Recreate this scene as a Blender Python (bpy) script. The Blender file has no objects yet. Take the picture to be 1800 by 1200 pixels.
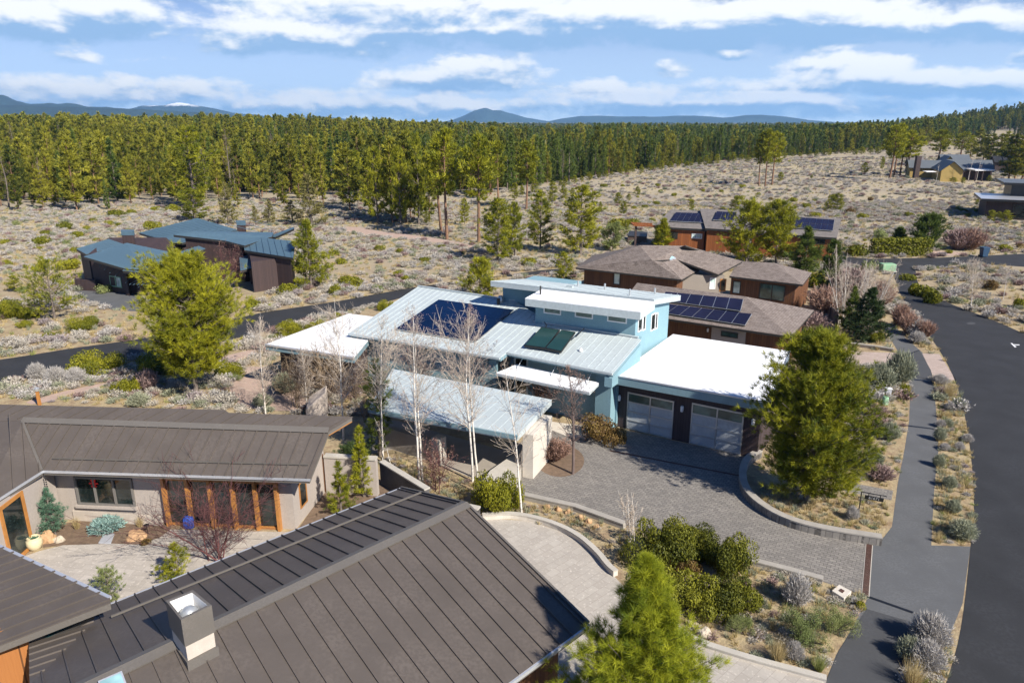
import bpy, bmesh, math, random
import numpy as np
from mathutils import Vector, Matrix, noise
R = math.radians
SC = bpy.context.scene
COL = SC.collection
rnd = random.Random(7)

# ------------------------------------------------------------------ camera
F = 1280.0; H = 16.0; TH = math.atan2(600 - 212, F)
cam_d = bpy.data.cameras.new('camera'); cam = bpy.data.objects.new('camera', cam_d); COL.objects.link(cam)
cam_d.sensor_width = 36; cam_d.lens = 36 * F / 1800; cam_d.clip_end = 30000; cam_d.clip_start = 0.3
cam.location = (0, 0, H); cam.rotation_euler = (math.pi / 2 - TH, 0, 0)
SC.camera = cam
CAM = Vector((0, 0, H))

def ray(px, py):
    u = (px - 900) / F; v = (py - 600) / F
    return Vector((u, math.cos(TH) - v * math.sin(TH), -(v * math.cos(TH) + math.sin(TH))))
def P(px, py, z=0.0):
    d = ray(px, py); t = (z - H) / d.z
    return CAM + d * t
def Vp(px, py, A, ang):
    n = Vector((-math.sin(R(ang)), math.cos(R(ang)), 0)); d = ray(px, py)
    return CAM + d * ((Vector(A) - CAM).dot(n) / d.dot(n))
def plane_eave(A, B, slope):
    e = (B - A); e.z = 0; e.normalize(); h = Vector((-e.y, e.x, 0))
    if h.y < 0: h = -h
    n = Vector((-slope * h.x, -slope * h.y, 1)).normalized()
    return (A.copy(), n)
def plane3(a, b, c):
    n = (b - a).cross(c - a).normalized()
    if n.z < 0: n = -n
    return (a.copy(), n)
def OP(px, py, pl, up=0.0):
    A, n = pl; A = A + n * up; d = ray(px, py)
    return CAM + d * ((A - CAM).dot(n) / d.dot(n))
def zat(pl, x, y):
    A, n = pl
    return A.z - ((x - A.x) * n.x + (y - A.y) * n.y) / n.z
def dirv(ang): return Vector((math.cos(R(ang)), math.sin(R(ang)), 0))

# ------------------------------------------------------------------ materials
MATS = {}
def newmat(name):
    m = bpy.data.materials.new(name); m.use_nodes = True; nt = m.node_tree
    return m, nt, nt.nodes['Principled BSDF']
def N(nt, t, **k):
    n = nt.nodes.new(t)
    for a, b in k.items():
        if a == 'inp':
            for i, v in b.items(): n.inputs[i].default_value = v
        else: setattr(n, a, b)
    return n
def L(nt, a, b): nt.links.new(a, b)
def c4(c): return (c[0], c[1], c[2], 1)
def mix(nt, f, a, b, bt='MIX'):
    n = nt.nodes.new('ShaderNodeMix'); n.data_type = 'RGBA'; n.blend_type = bt
    for i, v in ((0, f), (6, a), (7, b)):
        if hasattr(v, 'default_value') or hasattr(v, 'links'): L(nt, v, n.inputs[i])
        else: n.inputs[i].default_value = v if i == 0 else c4(v)
    return n.outputs[2]
def math_(nt, op, a, b=0.0, c=None):
    n = nt.nodes.new('ShaderNodeMath'); n.operation = op
    for i, v in enumerate((a, b) + ((c,) if c is not None else ())):
        if hasattr(v, 'links'): L(nt, v, n.inputs[i])
        else: n.inputs[i].default_value = v
    return n.outputs[0]
def ramp(nt, f, lo, hi, smooth=True):
    n = nt.nodes.new('ShaderNodeMapRange'); n.interpolation_type = 'SMOOTHSTEP' if smooth else 'LINEAR'
    L(nt, f, n.inputs[0]); n.inputs[1].default_value = lo; n.inputs[2].default_value = hi
    return n.outputs[0]
def pos(nt): return nt.nodes.new('ShaderNodeNewGeometry').outputs['Position']
def objc(nt): return nt.nodes.new('ShaderNodeTexCoord').outputs['Object']
def nz(nt, vec, scale, detail=3, rough=.55, dist=0.0):
    n = nt.nodes.new('ShaderNodeTexNoise'); n.inputs['Scale'].default_value = scale
    n.inputs['Detail'].default_value = detail; n.inputs['Roughness'].default_value = rough; n.inputs['Distortion'].default_value = dist
    L(nt, vec, n.inputs['Vector']); return n.outputs['Fac']
def bump(nt, b, h, s, d=.02):
    n = nt.nodes.new('ShaderNodeBump'); n.inputs['Strength'].default_value = s; n.inputs['Distance'].default_value = d
    L(nt, h, n.inputs['Height']); L(nt, n.outputs[0], b.inputs['Normal'])
def surf_uv(nt):
    g = nt.nodes.new('ShaderNodeNewGeometry')
    c = nt.nodes.new('ShaderNodeVectorMath'); c.operation = 'CROSS_PRODUCT'; L(nt, g.outputs['True Normal'], c.inputs[0]); c.inputs[1].default_value = (0.0001, 0.0002, 1)
    t = nt.nodes.new('ShaderNodeVectorMath'); t.operation = 'NORMALIZE'; L(nt, c.outputs[0], t.inputs[0])
    bb = nt.nodes.new('ShaderNodeVectorMath'); bb.operation = 'CROSS_PRODUCT'; L(nt, t.outputs[0], bb.inputs[0]); L(nt, g.outputs['True Normal'], bb.inputs[1])
    du = nt.nodes.new('ShaderNodeVectorMath'); du.operation = 'DOT_PRODUCT'; L(nt, g.outputs['Position'], du.inputs[0]); L(nt, t.outputs[0], du.inputs[1])
    dv = nt.nodes.new('ShaderNodeVectorMath'); dv.operation = 'DOT_PRODUCT'; L(nt, g.outputs['Position'], dv.inputs[0]); L(nt, bb.outputs[0], dv.inputs[1])
    cb = nt.nodes.new('ShaderNodeCombineXYZ'); L(nt, du.outputs['Value'], cb.inputs[0]); L(nt, dv.outputs['Value'], cb.inputs[1])
    return du.outputs['Value'], dv.outputs['Value'], cb.outputs[0]
def sm(name, col, rough=.6, metal=0.0, amt=.12, scale=1.5, bmp=0.0, bscale=40, spec=None, grime=0.0):
    m, nt, b = newmat(name)
    p = pos(nt); f = nz(nt, p, scale, 4)
    lo = tuple(x * (1 - amt) for x in col); hi = tuple(min(1, x * (1 + amt)) for x in col)
    c = mix(nt, ramp(nt, f, .3, .7), lo, hi)
    f2 = nz(nt, p, scale * 14, 3)
    c = mix(nt, ramp(nt, f2, .35, .65), c, tuple(x * .9 for x in col)) if amt > .02 else c
    if grime:
        g = ramp(nt, nz(nt, p, .5, 5, .7, .6), .5, .75)
        c = mix(nt, math_(nt, 'MULTIPLY', g, grime), c, tuple(x * .55 for x in col))
    L(nt, c, b.inputs['Base Color']); b.inputs['Roughness'].default_value = rough; b.inputs['Metallic'].default_value = metal
    if spec is not None: b.inputs['Specular IOR Level'].default_value = spec
    if bmp: bump(nt, b, nz(nt, p, bscale, 3), bmp)
    MATS[name] = m; return m
def boards(name, c1, c2, w=.15, rough=.7, horizontal=False):
    m, nt, b = newmat(name); u, v, uv = surf_uv(nt)
    if horizontal: u, v = v, u
    k = math_(nt, 'DIVIDE', u, w); fl = math_(nt, 'FLOOR', k); fr = math_(nt, 'FRACT', k)
    wn = nt.nodes.new('ShaderNodeTexWhiteNoise'); wn.noise_dimensions = '1D'; L(nt, fl, wn.inputs['W'])
    cb = nt.nodes.new('ShaderNodeCombineXYZ'); L(nt, math_(nt, 'MULTIPLY', u, 30), cb.inputs[0]); L(nt, math_(nt, 'MULTIPLY', v, 1.5), cb.inputs[1]); L(nt, fl, cb.inputs[2])
    g = nz(nt, cb.outputs[0], 1, 4)
    f = math_(nt, 'ADD', math_(nt, 'MULTIPLY', wn.outputs['Value'], .6), math_(nt, 'MULTIPLY', ramp(nt, g, .3, .7), .4))
    c = mix(nt, f, c1, c2)
    groove = math_(nt, 'LESS_THAN', fr, .07)
    c = mix(nt, groove, c, tuple(x * .35 for x in c1))
    L(nt, c, b.inputs['Base Color']); b.inputs['Roughness'].default_value = rough
    bump(nt, b, math_(nt, 'SUBTRACT', 1, groove), .5, .02)
    MATS[name] = m; return m
def shingles(name, c1, c2):
    m, nt, b = newmat(name); u, v, uv = surf_uv(nt)
    br = nt.nodes.new('ShaderNodeTexBrick'); L(nt, uv, br.inputs['Vector']); br.inputs['Scale'].default_value = 1
    br.inputs['Color1'].default_value = c4(c1); br.inputs['Color2'].default_value = c4(c2); br.inputs['Mortar'].default_value = c4(tuple(x * .45 for x in c1))
    br.inputs['Brick Width'].default_value = .33; br.inputs['Row Height'].default_value = .16; br.inputs['Mortar Size'].default_value = .012; br.inputs['Bias'].default_value = 0
    c = mix(nt, ramp(nt, nz(nt, pos(nt), 3, 5, .7), .35, .65), br.outputs['Color'], tuple(x * 1.35 for x in c2)); 
    c = mix(nt, .6, c, br.outputs['Color'])
    L(nt, c, b.inputs['Base Color']); b.inputs['Roughness'].default_value = .9
    bump(nt, b, br.outputs['Fac'], -.4, .02)
    MATS[name] = m; return m
def pavers(name, c1, c2, mortar, w=.22, h=.15, ang=0, ms=.012, wet=.0):
    m, nt, b = newmat(name); p = pos(nt)
    mp = nt.nodes.new('ShaderNodeMapping'); L(nt, p, mp.inputs[0]); mp.inputs['Rotation'].default_value = (0, 0, R(ang))
    br = nt.nodes.new('ShaderNodeTexBrick'); L(nt, mp.outputs[0], br.inputs['Vector']); br.inputs['Scale'].default_value = 1
    br.inputs['Color1'].default_value = c4(c1); br.inputs['Color2'].default_value = c4(c2); br.inputs['Mortar'].default_value = c4(mortar)
    br.inputs['Brick Width'].default_value = w; br.inputs['Row Height'].default_value = h; br.inputs['Mortar Size'].default_value = ms; br.inputs['Mortar Smooth'].default_value = .3
    sn = nt.nodes.new('ShaderNodeTexWhiteNoise')
    f = ramp(nt, nz(nt, p, .7, 5, .7), .3, .72)
    c = mix(nt, f, br.outputs['Color'], tuple((a + d) / 2 * .72 for a, d in zip(c1, c2)))
    c = mix(nt, .45, br.outputs['Color'], c)
    c = mix(nt, ramp(nt, nz(nt, p, 9, 3), .55, .75), c, tuple(x * 1.25 for x in c2))
    L(nt, c, b.inputs['Base Color']); b.inputs['Roughness'].default_value = .85
    bump(nt, b, br.outputs['Fac'], -.5, .01)
    MATS[name] = m; return m
def glass(name, col, rough=.06):
    m, nt, b = newmat(name)
    f = ramp(nt, nz(nt, pos(nt), .9, 3), .4, .65)
    L(nt, mix(nt, f, col, tuple(x * 2.2 + .01 for x in col)), b.inputs['Base Color'])
    b.inputs['Roughness'].default_value = rough; b.inputs['Specular IOR Level'].default_value = .8
    MATS[name] = m; return m
def foliage(name, dark, light, accent=None, trans=.25, rough=.6, var=.3):
    """tint comes from a per-leaf attribute (the leaf's own colour), plus per-plant variation"""
    m, nt, b = newmat(name)
    a = nt.nodes.new('ShaderNodeAttribute'); a.attribute_name = 'tint'
    oi = nt.nodes.new('ShaderNodeObjectInfo')
    f = math_(nt, 'ADD', a.outputs['Fac'], math_(nt, 'MULTIPLY', math_(nt, 'SUBTRACT', oi.outputs['Random'], .5), var))
    n = nt.nodes.new('ShaderNodeClamp'); L(nt, f, n.inputs[0])
    c = mix(nt, n.outputs[0], dark, light)
    if accent: c = mix(nt, ramp(nt, oi.outputs['Random'], .75, 1.0), c, accent)
    L(nt, c, b.inputs['Base Color']); b.inputs['Roughness'].default_value = rough; b.inputs['Specular IOR Level'].default_value = .25
    tr = nt.nodes.new('ShaderNodeBsdfTranslucent'); L(nt, c, tr.inputs[0])
    ms = nt.nodes.new('ShaderNodeMixShader'); ms.inputs[0].default_value = trans
    L(nt, b.outputs[0], ms.inputs[1]); L(nt, tr.outputs[0], ms.inputs[2])
    L(nt, ms.outputs[0], nt.nodes['Material Output'].inputs['Surface'])
    MATS[name] = m; return m

sm('asphalt', (.021, .022, .025), .85, amt=.34, scale=.6, bmp=.15, bscale=60)
sm('path_asphalt', (.098, .101, .106), .9, amt=.15, scale=.8, bmp=.15, bscale=60, grime=.25)
sm('patch_asphalt', (.055, .057, .062), .9, amt=.12, scale=.8)
sm('block_cap', (.33, .305, .27), .9, amt=.15, scale=3, grime=.3)
sm('grey_metal', (.12, .135, .15), .5, amt=.1, scale=.4)
sm('concrete', (.44, .41, .36), .85, amt=.12, scale=1.5, bmp=.1, grime=.35)
sm('stone_white', (.58, .53, .46), .8, amt=.1, scale=2, grime=.25)
sm('patio', (.30, .265, .225), .85, amt=.14, scale=1.2, grime=.3)
sm('blue_metal', (.45, .505, .515), .42, amt=.06, scale=.5, grime=.12)
sm('blue_fascia', (.17, .27, .315), .5, amt=.06, scale=.7)
sm('brown_metal', (.098, .083, .073), .5, .0, amt=.14, scale=.8, grime=.28, spec=.32)
sm('brown_cap', (.125, .113, .100), .5, amt=.08)
sm('slate_metal', (.085, .145, .19), .42, .1, amt=.1, scale=.2)
sm('white_membrane', (.80, .81, .82), .7, amt=.06, scale=.5, grime=.16)
sm('blue_stucco', (.20, .335, .39), .9, amt=.06, scale=1, bmp=.2, bscale=50)
sm('tan_stucco', (.37, .325, .29), .9, amt=.05, scale=1, bmp=.15, bscale=50)
sm('grey_stucco', (.25, .22, .19), .9, amt=.06)
sm('yellow_stucco', (.42, .30, .10), .9, amt=.08)
sm('plinth', (.47, .41, .35), .9, amt=.12, scale=4)
sm('stained_wall', (.085, .08, .078), .9, amt=.5, scale=1.2)
sm('aluminium', (.55, .57, .58), .35, .6, amt=.04)
sm('white_paint', (.75, .75, .75), .5, amt=.03)
sm('gutter', (.62, .64, .68), .3, .5, amt=.04)
sm('dark_frame', (.03, .028, .026), .5, amt=.1)
sm('grey_frame', (.16, .15, .14), .5, amt=.05)
sm('blue_frame', (.42, .5, .53), .5, amt=.05)
sm('black_metal', (.012, .012, .013), .4, amt=.1)
sm('rust', (.075, .035, .025), .8, amt=.4, scale=6)
sm('orange_wood', (.40, .175, .045), .55, amt=.2, scale=5)
sm('honey_wood', (.36, .16, .045), .55, amt=.2, scale=4)
sm('mulch', (.155, .105, .070), .95, amt=.35, scale=5, bmp=.8, bscale=25)
sm('pink_gravel', (.40, .29, .235), .95, amt=.15, scale=2, bmp=.3, bscale=50)
sm('rock', (.42, .36, .28), .9, amt=.3, scale=5, bmp=.5, bscale=12)
sm('orange_rock', (.42, .26, .14), .9, amt=.3, scale=5, bmp=.5, bscale=12)
sm('slab_rock', (.44, .38, .33), .9, amt=.35, scale=3, bmp=.7, bscale=6)
sm('utility_green', (.24, .42, .25), .6, amt=.06)
sm('bin_blue', (.03, .07, .13), .5, amt=.05)
sm('cloth_blue', (.03, .09, .45), .7, amt=.2, scale=8)
sm('cream_glaze', (.60, .52, .33), .3, amt=.04)
sm('red_petal', (.7, .02, .02), .5, amt=.1)
sm('flagstone', (.33, .34, .37), .8, amt=.15, scale=4)
sm('soil', (.20, .145, .095), .95, amt=.25, scale=3, bmp=.6, bscale=20)
boards('dark_boards', (.035, .022, .022), (.060, .036, .034), .16)
boards('garage_boards', (.040, .026, .028), (.058, .038, .040), .14)
boards('brown_boards', (.085, .034, .016), (.17, .072, .028), .18)
boards('orange_boards', (.22, .065, .018), (.36, .12, .032), .25)
boards('panel_wood', (.30, .115, .030), (.38, .155, .045), .55)
boards('fence_boards', (.10, .065, .05), (.16, .11, .09), .12)
shingles('shingles', (.125, .098, .084), (.20, .165, .145))
shingles('shingles_far', (.125, .112, .105), (.18, .16, .15))
glass('dark_glass', (.008, .012, .012)); glass('green_glass', (.04, .075, .065), .1); glass('sky_glass', (.20, .34, .36), .08)
glass('pale_glass', (.28, .36, .34), .15)
sm('frosted_glass', (.42, .45, .47), .35, amt=.16, scale=.6, spec=.6)
pavers('drive_pavers', (.16, .148, .135), (.245, .225, .20), (.07, .063, .058), .26, .15, 31)
pavers('light_pavers', (.36, .325, .285), (.42, .385, .34), (.27, .24, .21), .5, .33, -43, .008)
pavers('court_pavers', (.36, .325, .285), (.43, .39, .345), (.28, .25, .22), .42, .3, 10, .008)
pavers('tan_pavers', (.36, .28, .235), (.44, .35, .30), (.27, .21, .18), .4, .2, 8, .008)
def solar_mat(name, col, cell=1.0):
    m, nt, b = newmat(name)
    f = ramp(nt, nz(nt, pos(nt), .35, 2), .3, .7)
    L(nt, mix(nt, f, col, tuple(x * 1.5 for x in col)), b.inputs['Base Color'])
    b.inputs['Roughness'].default_value = .12; b.inputs['Specular IOR Level'].default_value = .35
    MATS[name] = m
solar_mat('solar_blue', (.002, .009, .034)); solar_mat('solar_dark', (.012, .012, .028)); solar_mat('collector', (.012, .035, .035))
foliage('pine_needles', (.065, .095, .010), (.40, .38, .020), trans=.22)
foliage('forest_needles', (.036, .056, .010), (.32, .30, .028), trans=.18, var=.75)
foliage('young_needles', (.10, .15, .012), (.46, .47, .03), trans=.3)
foliage('evergreen_leaves', (.045, .056, .008), (.25, .245, .02), trans=.15)
foliage('pine_needles_dark', (.028, .060, .014), (.16, .20, .03), trans=.2, var=.5)
foliage('fir_needles', (.014, .036, .014), (.070, .100, .028), trans=.2)
foliage('juniper_needles', (.13, .12, .035), (.30, .27, .09), trans=.2)
foliage('spruce_needles', (.045, .12, .075), (.16, .27, .18), trans=.2)
foliage('blue_spruce_needles', (.16, .27, .26), (.33, .45, .40), trans=.2)
foliage('dead_needles', (.10, .075, .05), (.20, .15, .11), trans=.1)
foliage('olive_leaves', (.065, .082, .006), (.32, .30, .018), trans=.2)
foliage('bronze_leaves', (.09, .045, .025), (.24, .17, .04), trans=.2)
foliage('light_leaves', (.12, .16, .05), (.30, .32, .12), trans=.2)
foliage('sage_leaves', (.31, .28, .24), (.60, .555, .48), accent=(.33, .28, .28), trans=.15, rough=.9)
foliage('sage_green', (.16, .175, .12), (.42, .43, .30), trans=.15, rough=.9)
foliage('pale_sage', (.30, .28, .26), (.56, .53, .50), trans=.15, rough=.9)
foliage('dry_grass', (.30, .23, .10), (.62, .50, .27), accent=(.25, .28, .08), trans=.2, rough=.9)
foliage('red_twigs', (.19, .11, .085), (.42, .27, .20), trans=.05)
foliage('mauve_twigs', (.17, .11, .10), (.36, .26, .24), trans=.05)
sm('pine_bark', (.20, .115, .070), .95, amt=.4, scale=3)
sm('grey_bark', (.16, .13, .11), .95, amt=.4, scale=3)
sm('brown_twig', (.13, .095, .085), .95, amt=.3, scale=3)
sm('red_bark', (.115, .045, .045), .95, amt=.3, scale=3)
sm('pale_twig', (.50, .42, .34), .95, amt=.2, scale=3)
sm('tan_twig', (.30, .22, .14), .95, amt=.3, scale=3)
def aspen_mat():
    m, nt, b = newmat('aspen_bark'); p = pos(nt)
    mp = nt.nodes.new('ShaderNodeMapping'); L(nt, p, mp.inputs[0]); mp.inputs['Scale'].default_value = (2, 2, 9)
    f = ramp(nt, nz(nt, mp.outputs[0], 1.4, 4, .7), .56, .66)
    c = mix(nt, f, (.62, .58, .52), (.10, .085, .07)); L(nt, c, b.inputs['Base Color']); b.inputs['Roughness'].default_value = .8
    MATS['aspen_bark'] = m
aspen_mat()

# ------------------------------------------------------------------ mesh builder
class MB:
    def __init__(s): s.v = []; s.f = []
    def add(s, vs, fs):
        o = len(s.v); s.v += [tuple(x) for x in vs]; s.f += [tuple(i + o for i in f) for f in fs]; return s
    def prism(s, top, bot):
        n = len(top); nx = sum((Vector(top[i]).x * Vector(top[(i + 1) % n]).y - Vector(top[(i + 1) % n]).x * Vector(top[i]).y) for i in range(n))
        if nx < 0: top = top[::-1]; bot = bot[::-1]
        return s.add(list(top) + list(bot), [tuple(range(n)), tuple(range(2 * n - 1, n - 1, -1))] + [(i, i + n, (i + 1) % n + n, (i + 1) % n) for i in range(n)])
    def slab(s, top, th): return s.prism([Vector(p) for p in top], [Vector(p) - Vector((0, 0, th)) for p in top])
    def column(s, foot, z0, z1): return s.prism([Vector((p[0], p[1], z1)) for p in foot], [Vector((p[0], p[1], z0)) for p in foot])
    def obox(s, c, ax, ay, az):
        c, ax, ay, az = map(Vector, (c, ax, ay, az))
        if ax.cross(ay).dot(az) < 0: ax, ay = ay, ax
        vs = [c + ax * i + ay * j + az * k for k in (-1, 1) for j in (-1, 1) for i in (-1, 1)]
        return s.add(vs, [(0, 2, 3, 1), (4, 5, 7, 6), (0, 1, 5, 4), (2, 6, 7, 3), (0, 4, 6, 2), (1, 3, 7, 5)])
    def bar(s, a, b, w, h, up=Vector((0, 0, 1))):
        a, b = Vector(a), Vector(b); d = b - a; l = d.length
        if l < 1e-5: return s
        d /= l; sd = d.cross(up)
        if sd.length < 1e-4: sd = d.cross(Vector((0, 1, 0)))
        sd.normalize(); u = sd.cross(d)
        return s.obox((a + b) / 2, d * l / 2, sd * w / 2, u * h / 2)
    def tube(s, pts, rad, n=8, cap=True):
        pts = [Vector(p) for p in pts]; rings = []
        for i, p in enumerate(pts):
            d = (pts[min(i + 1, len(pts) - 1)] - pts[max(i - 1, 0)]).normalized()
            a = d.cross(Vector((0, 0, 1))) if abs(d.z) < .95 else d.cross(Vector((1, 0, 0))); a.normalize(); b = a.cross(d)
            r = rad[i] if isinstance(rad, (list, tuple)) else rad
            rings.append([p + (a * math.cos(2 * math.pi * k / n) + b * math.sin(2 * math.pi * k / n)) * r for k in range(n)])
        vs = [q for r_ in rings for q in r_]; fs = []
        for i in range(len(pts) - 1):
            for k in range(n):
                fs.append((i * n + k, (i + 1) * n + k, (i + 1) * n + (k + 1) % n, i * n + (k + 1) % n))
        if cap: fs += [tuple(range(n)), tuple(range(len(vs) - 1, len(vs) - n - 1, -1))]
        return s.add(vs, fs)
    def lathe(s, c, prof, n=20):
        c = Vector(c); vs = [c + Vector((r * math.cos(2 * math.pi * k / n), r * math.sin(2 * math.pi * k / n), z)) for r, z in prof for k in range(n)]
        fs = [(i * n + k, i * n + (k + 1) % n, (i + 1) * n + (k + 1) % n, (i + 1) * n + k) for i in range(len(prof) - 1) for k in range(n)]
        return s.add(vs, fs + [tuple(range(len(vs) - n, len(vs)))])
    def build(s, name, mat, parent=None, smooth=False, bevel=0):
        off = Vector((0, 0, 0)); q = parent
        while q is not None: off += q.location; q = q.parent
        me = bpy.data.meshes.new(name); me.from_pydata([(x - off.x, y - off.y, z - off.z) for x, y, z in s.v], [], s.f); me.update()
        me.materials.append(MATS[mat] if isinstance(mat, str) else mat)
        if smooth:
            for p in me.polygons: p.use_smooth = True
        o = bpy.data.objects.new(name, me); COL.objects.link(o); o.parent = parent
        if bevel:
            md = o.modifiers.new('bevel', 'BEVEL'); md.width = bevel; md.segments = 1; md.limit_method = 'ANGLE'
        return o
def tag(o, label=None, cat=None, group=None, kind=None):
    if label: o['label'] = label
    if cat: o['category'] = cat
    if group: o['group'] = group
    if kind: o['kind'] = kind
    return o
def thing(name, label, cat, loc, group=None):
    o = bpy.data.objects.new(name, None); COL.objects.link(o); o.empty_display_size = .2; o.location = loc
    return tag(o, label, cat, group)
def box_mb(a, b, z0, z1, depth, inward=True):
    """wall piece from ground points a to b, thickness going away from camera"""
    a = Vector((a[0], a[1], 0)); b = Vector((b[0], b[1], 0)); d = (b - a).normalized(); n = Vector((-d.y, d.x, 0))
    if (CAM - a).dot(n) > 0: n = -n
    return MB().column([a, b, b + n * depth, a + n * depth], z0, z1)
def outn(a, b):
    a = Vector((a[0], a[1], 0)); b = Vector((b[0], b[1], 0)); d = (b - a).normalized(); n = Vector((-d.y, d.x, 0))
    if (Vector((0, 0, 0)) - a).dot(n) < 0: n = -n
    return d, n
def wallpt(a, b, px, py, off=0.0):
    d, n = outn(a, b); A = Vector((a[0], a[1], 0)) + n * off; r_ = ray(px, py)
    return CAM + r_ * ((A - CAM).dot(n) / r_.dot(n))
def window(parent, a, b, p0, p1, frame='grey_frame', pane='dark_glass', mull=0, fw=.07, name='window', off=0.0, dep=.04, sill=False, hm=0):
    """rectangular window on the wall through a,b seen between picture points p0 (upper left) and p1 (lower right)"""
    d, n = outn(a, b); q0 = wallpt(a, b, *p0, off); q1 = wallpt(a, b, *p1, off)
    A = Vector((a[0], a[1], 0)) + n * off
    t0 = (q0 - A).dot(d); t1 = (q1 - A).dot(d); z1 = q0.z; z0 = q1.z
    if t0 > t1: t0, t1 = t1, t0
    if z0 > z1: z0, z1 = z1, z0
    f = MB(); X = lambda t, z, o: A + d * t + Vector((0, 0, z)) + n * o
    def rect(mb, ta, tb, za, zb, o0, o1): mb.obox(X((ta + tb) / 2, (za + zb) / 2, (o0 + o1) / 2), d * (tb - ta) / 2, n * (o1 - o0) / 2, Vector((0, 0, (zb - za) / 2)))
    rect(f, t0, t1, z1 - fw, z1, .003, dep); rect(f, t0, t1, z0, z0 + fw, .003, dep)
    rect(f, t0, t0 + fw, z0 + fw, z1 - fw, .003, dep); rect(f, t1 - fw, t1, z0 + fw, z1 - fw, .003, dep)
    for i in range(mull):
        t = t0 + (t1 - t0) * (i + 1) / (mull + 1); rect(f, t - fw / 2, t + fw / 2, z0 + fw, z1 - fw, .003, dep)
    for i in range(hm):
        z = z0 + (z1 - z0) * (i + 1) / (hm + 1); rect(f, t0 + fw, t1 - fw, z - fw / 2, z + fw / 2, .004, dep - .004)
    o = f.build(name, frame, parent)
    g = MB(); rect(g, t0 + fw, t1 - fw, z0 + fw, z1 - fw, .004, .014); g.build('pane', pane, o)
    if sill:
        s = MB(); rect(s, t0 - .08, t1 + .08, z0 - .12, z0 - .002, .003, dep + .08); s.build('sill', 'tan_stucco', o)
    return o
def seams(poly, a, b, spacing, mat, parent, name='standing_seams', h=.045, w=.03, phase=.3):
    """ribs parallel to a->b clipped to planar polygon"""
    poly = [Vector(p) for p in poly]; n = (poly[1] - poly[0]).cross(poly[2] - poly[0]).normalized()
    if n.z < 0: n = -n
    d = (Vector(b) - Vector(a)); d -= n * d.dot(n); d.normalize(); e = n.cross(d); o = poly[0]; mb = MB()
    q = [((p - o).dot(e), (p - o).dot(d)) for p in poly]; lo = min(x[0] for x in q); hi = max(x[0] for x in q)
    t = lo + spacing * phase
    while t < hi - .02:
        xs = []
        for i in range(len(q)):
            (x0, y0), (x1, y1) = q[i], q[(i + 1) % len(q)]
            if (x0 - t) * (x1 - t) < 0: xs.append(y0 + (y1 - y0) * (t - x0) / (x1 - x0))
        xs.sort()
        for k in range(0, len(xs) - 1, 2):
            if xs[k + 1] - xs[k] > .1:
                mb.obox(o + e * t + d * (xs[k] + xs[k + 1]) / 2 + n * h / 2, d * (xs[k + 1] - xs[k]) / 2, e * w / 2, n * h / 2)
        t += spacing
    if mb.v:
        tgt = parent if parent is not None and parent.type == 'MESH' else LAST_ROOF[0]
        s_ = mb.build(name, mat, parent if parent.type == 'EMPTY' else parent.parent)
        bm = bmesh.new(); bm.from_mesh(tgt.data); bm.from_mesh(s_.data); bm.to_mesh(tgt.data); bm.free(); me = s_.data; bpy.data.objects.remove(s_); bpy.data.meshes.remove(me)
        return tgt
LAST_ROOF = [None]
def shrink(poly, f):
    c = sum((Vector(p) for p in poly), Vector()) / len(poly)
    return [c + (Vector(p) - c) * f for p in poly]
def roof(parent, pts, mat, th=.22, fascia=None, name='roof', seam=None, sp=.5, wallm=None, wf=.9, zb=0.0, gut=None, sh=.04, sw=.03):
    """roof slab from world corner points; optional ribs (indices i->j give direction) and walls below"""
    pts = [Vector(p) for p in pts]
    up = pts; mb = MB()
    mb.slab(up, .03); o = mb.build(name, mat, parent); LAST_ROOF[0] = o
    MB().slab([p - Vector((0, 0, .032)) for p in shrink(up, .996)], th).build('fascia', fascia or mat, parent)
    if seam: seams(pts, pts[seam[0]], pts[seam[1]], sp, seam[2] if len(seam) > 2 else mat, o, h=sh, w=sw)
    if wallm:
        w = shrink(up, wf)
        MB().prism([p - Vector((0, 0, th + .03)) for p in w], [Vector((p.x, p.y, zb)) for p in w]).build('wall', wallm, parent)
    return o
def inpoly(x, y, poly):
    c = False; n = len(poly)
    for i in range(n):
        x0, y0 = poly[i][0], poly[i][1]; x1, y1 = poly[(i + 1) % n][0], poly[(i + 1) % n][1]
        if (y0 > y) != (y1 > y) and x < (x1 - x0) * (y - y0) / (y1 - y0) + x0: c = not c
    return c
HAZE = 0.00007
# ------------------------------------------------------------------ terrain
EDGE = [P(*q) for q in ((-700, 395), (-300, 385), (0, 374), (100, 366), (200, 361), (330, 358), (430, 354), (520, 356), (600, 350), (700, 346), (800, 344), (900, 336), (1000, 322), (1100, 304), (1200, 291), (1300, 281), (1380, 275), (1470, 269), (1560, 267), (1620, 262), (1680, 250), (1760, 246), (1850, 250), (2100, 256))]
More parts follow.
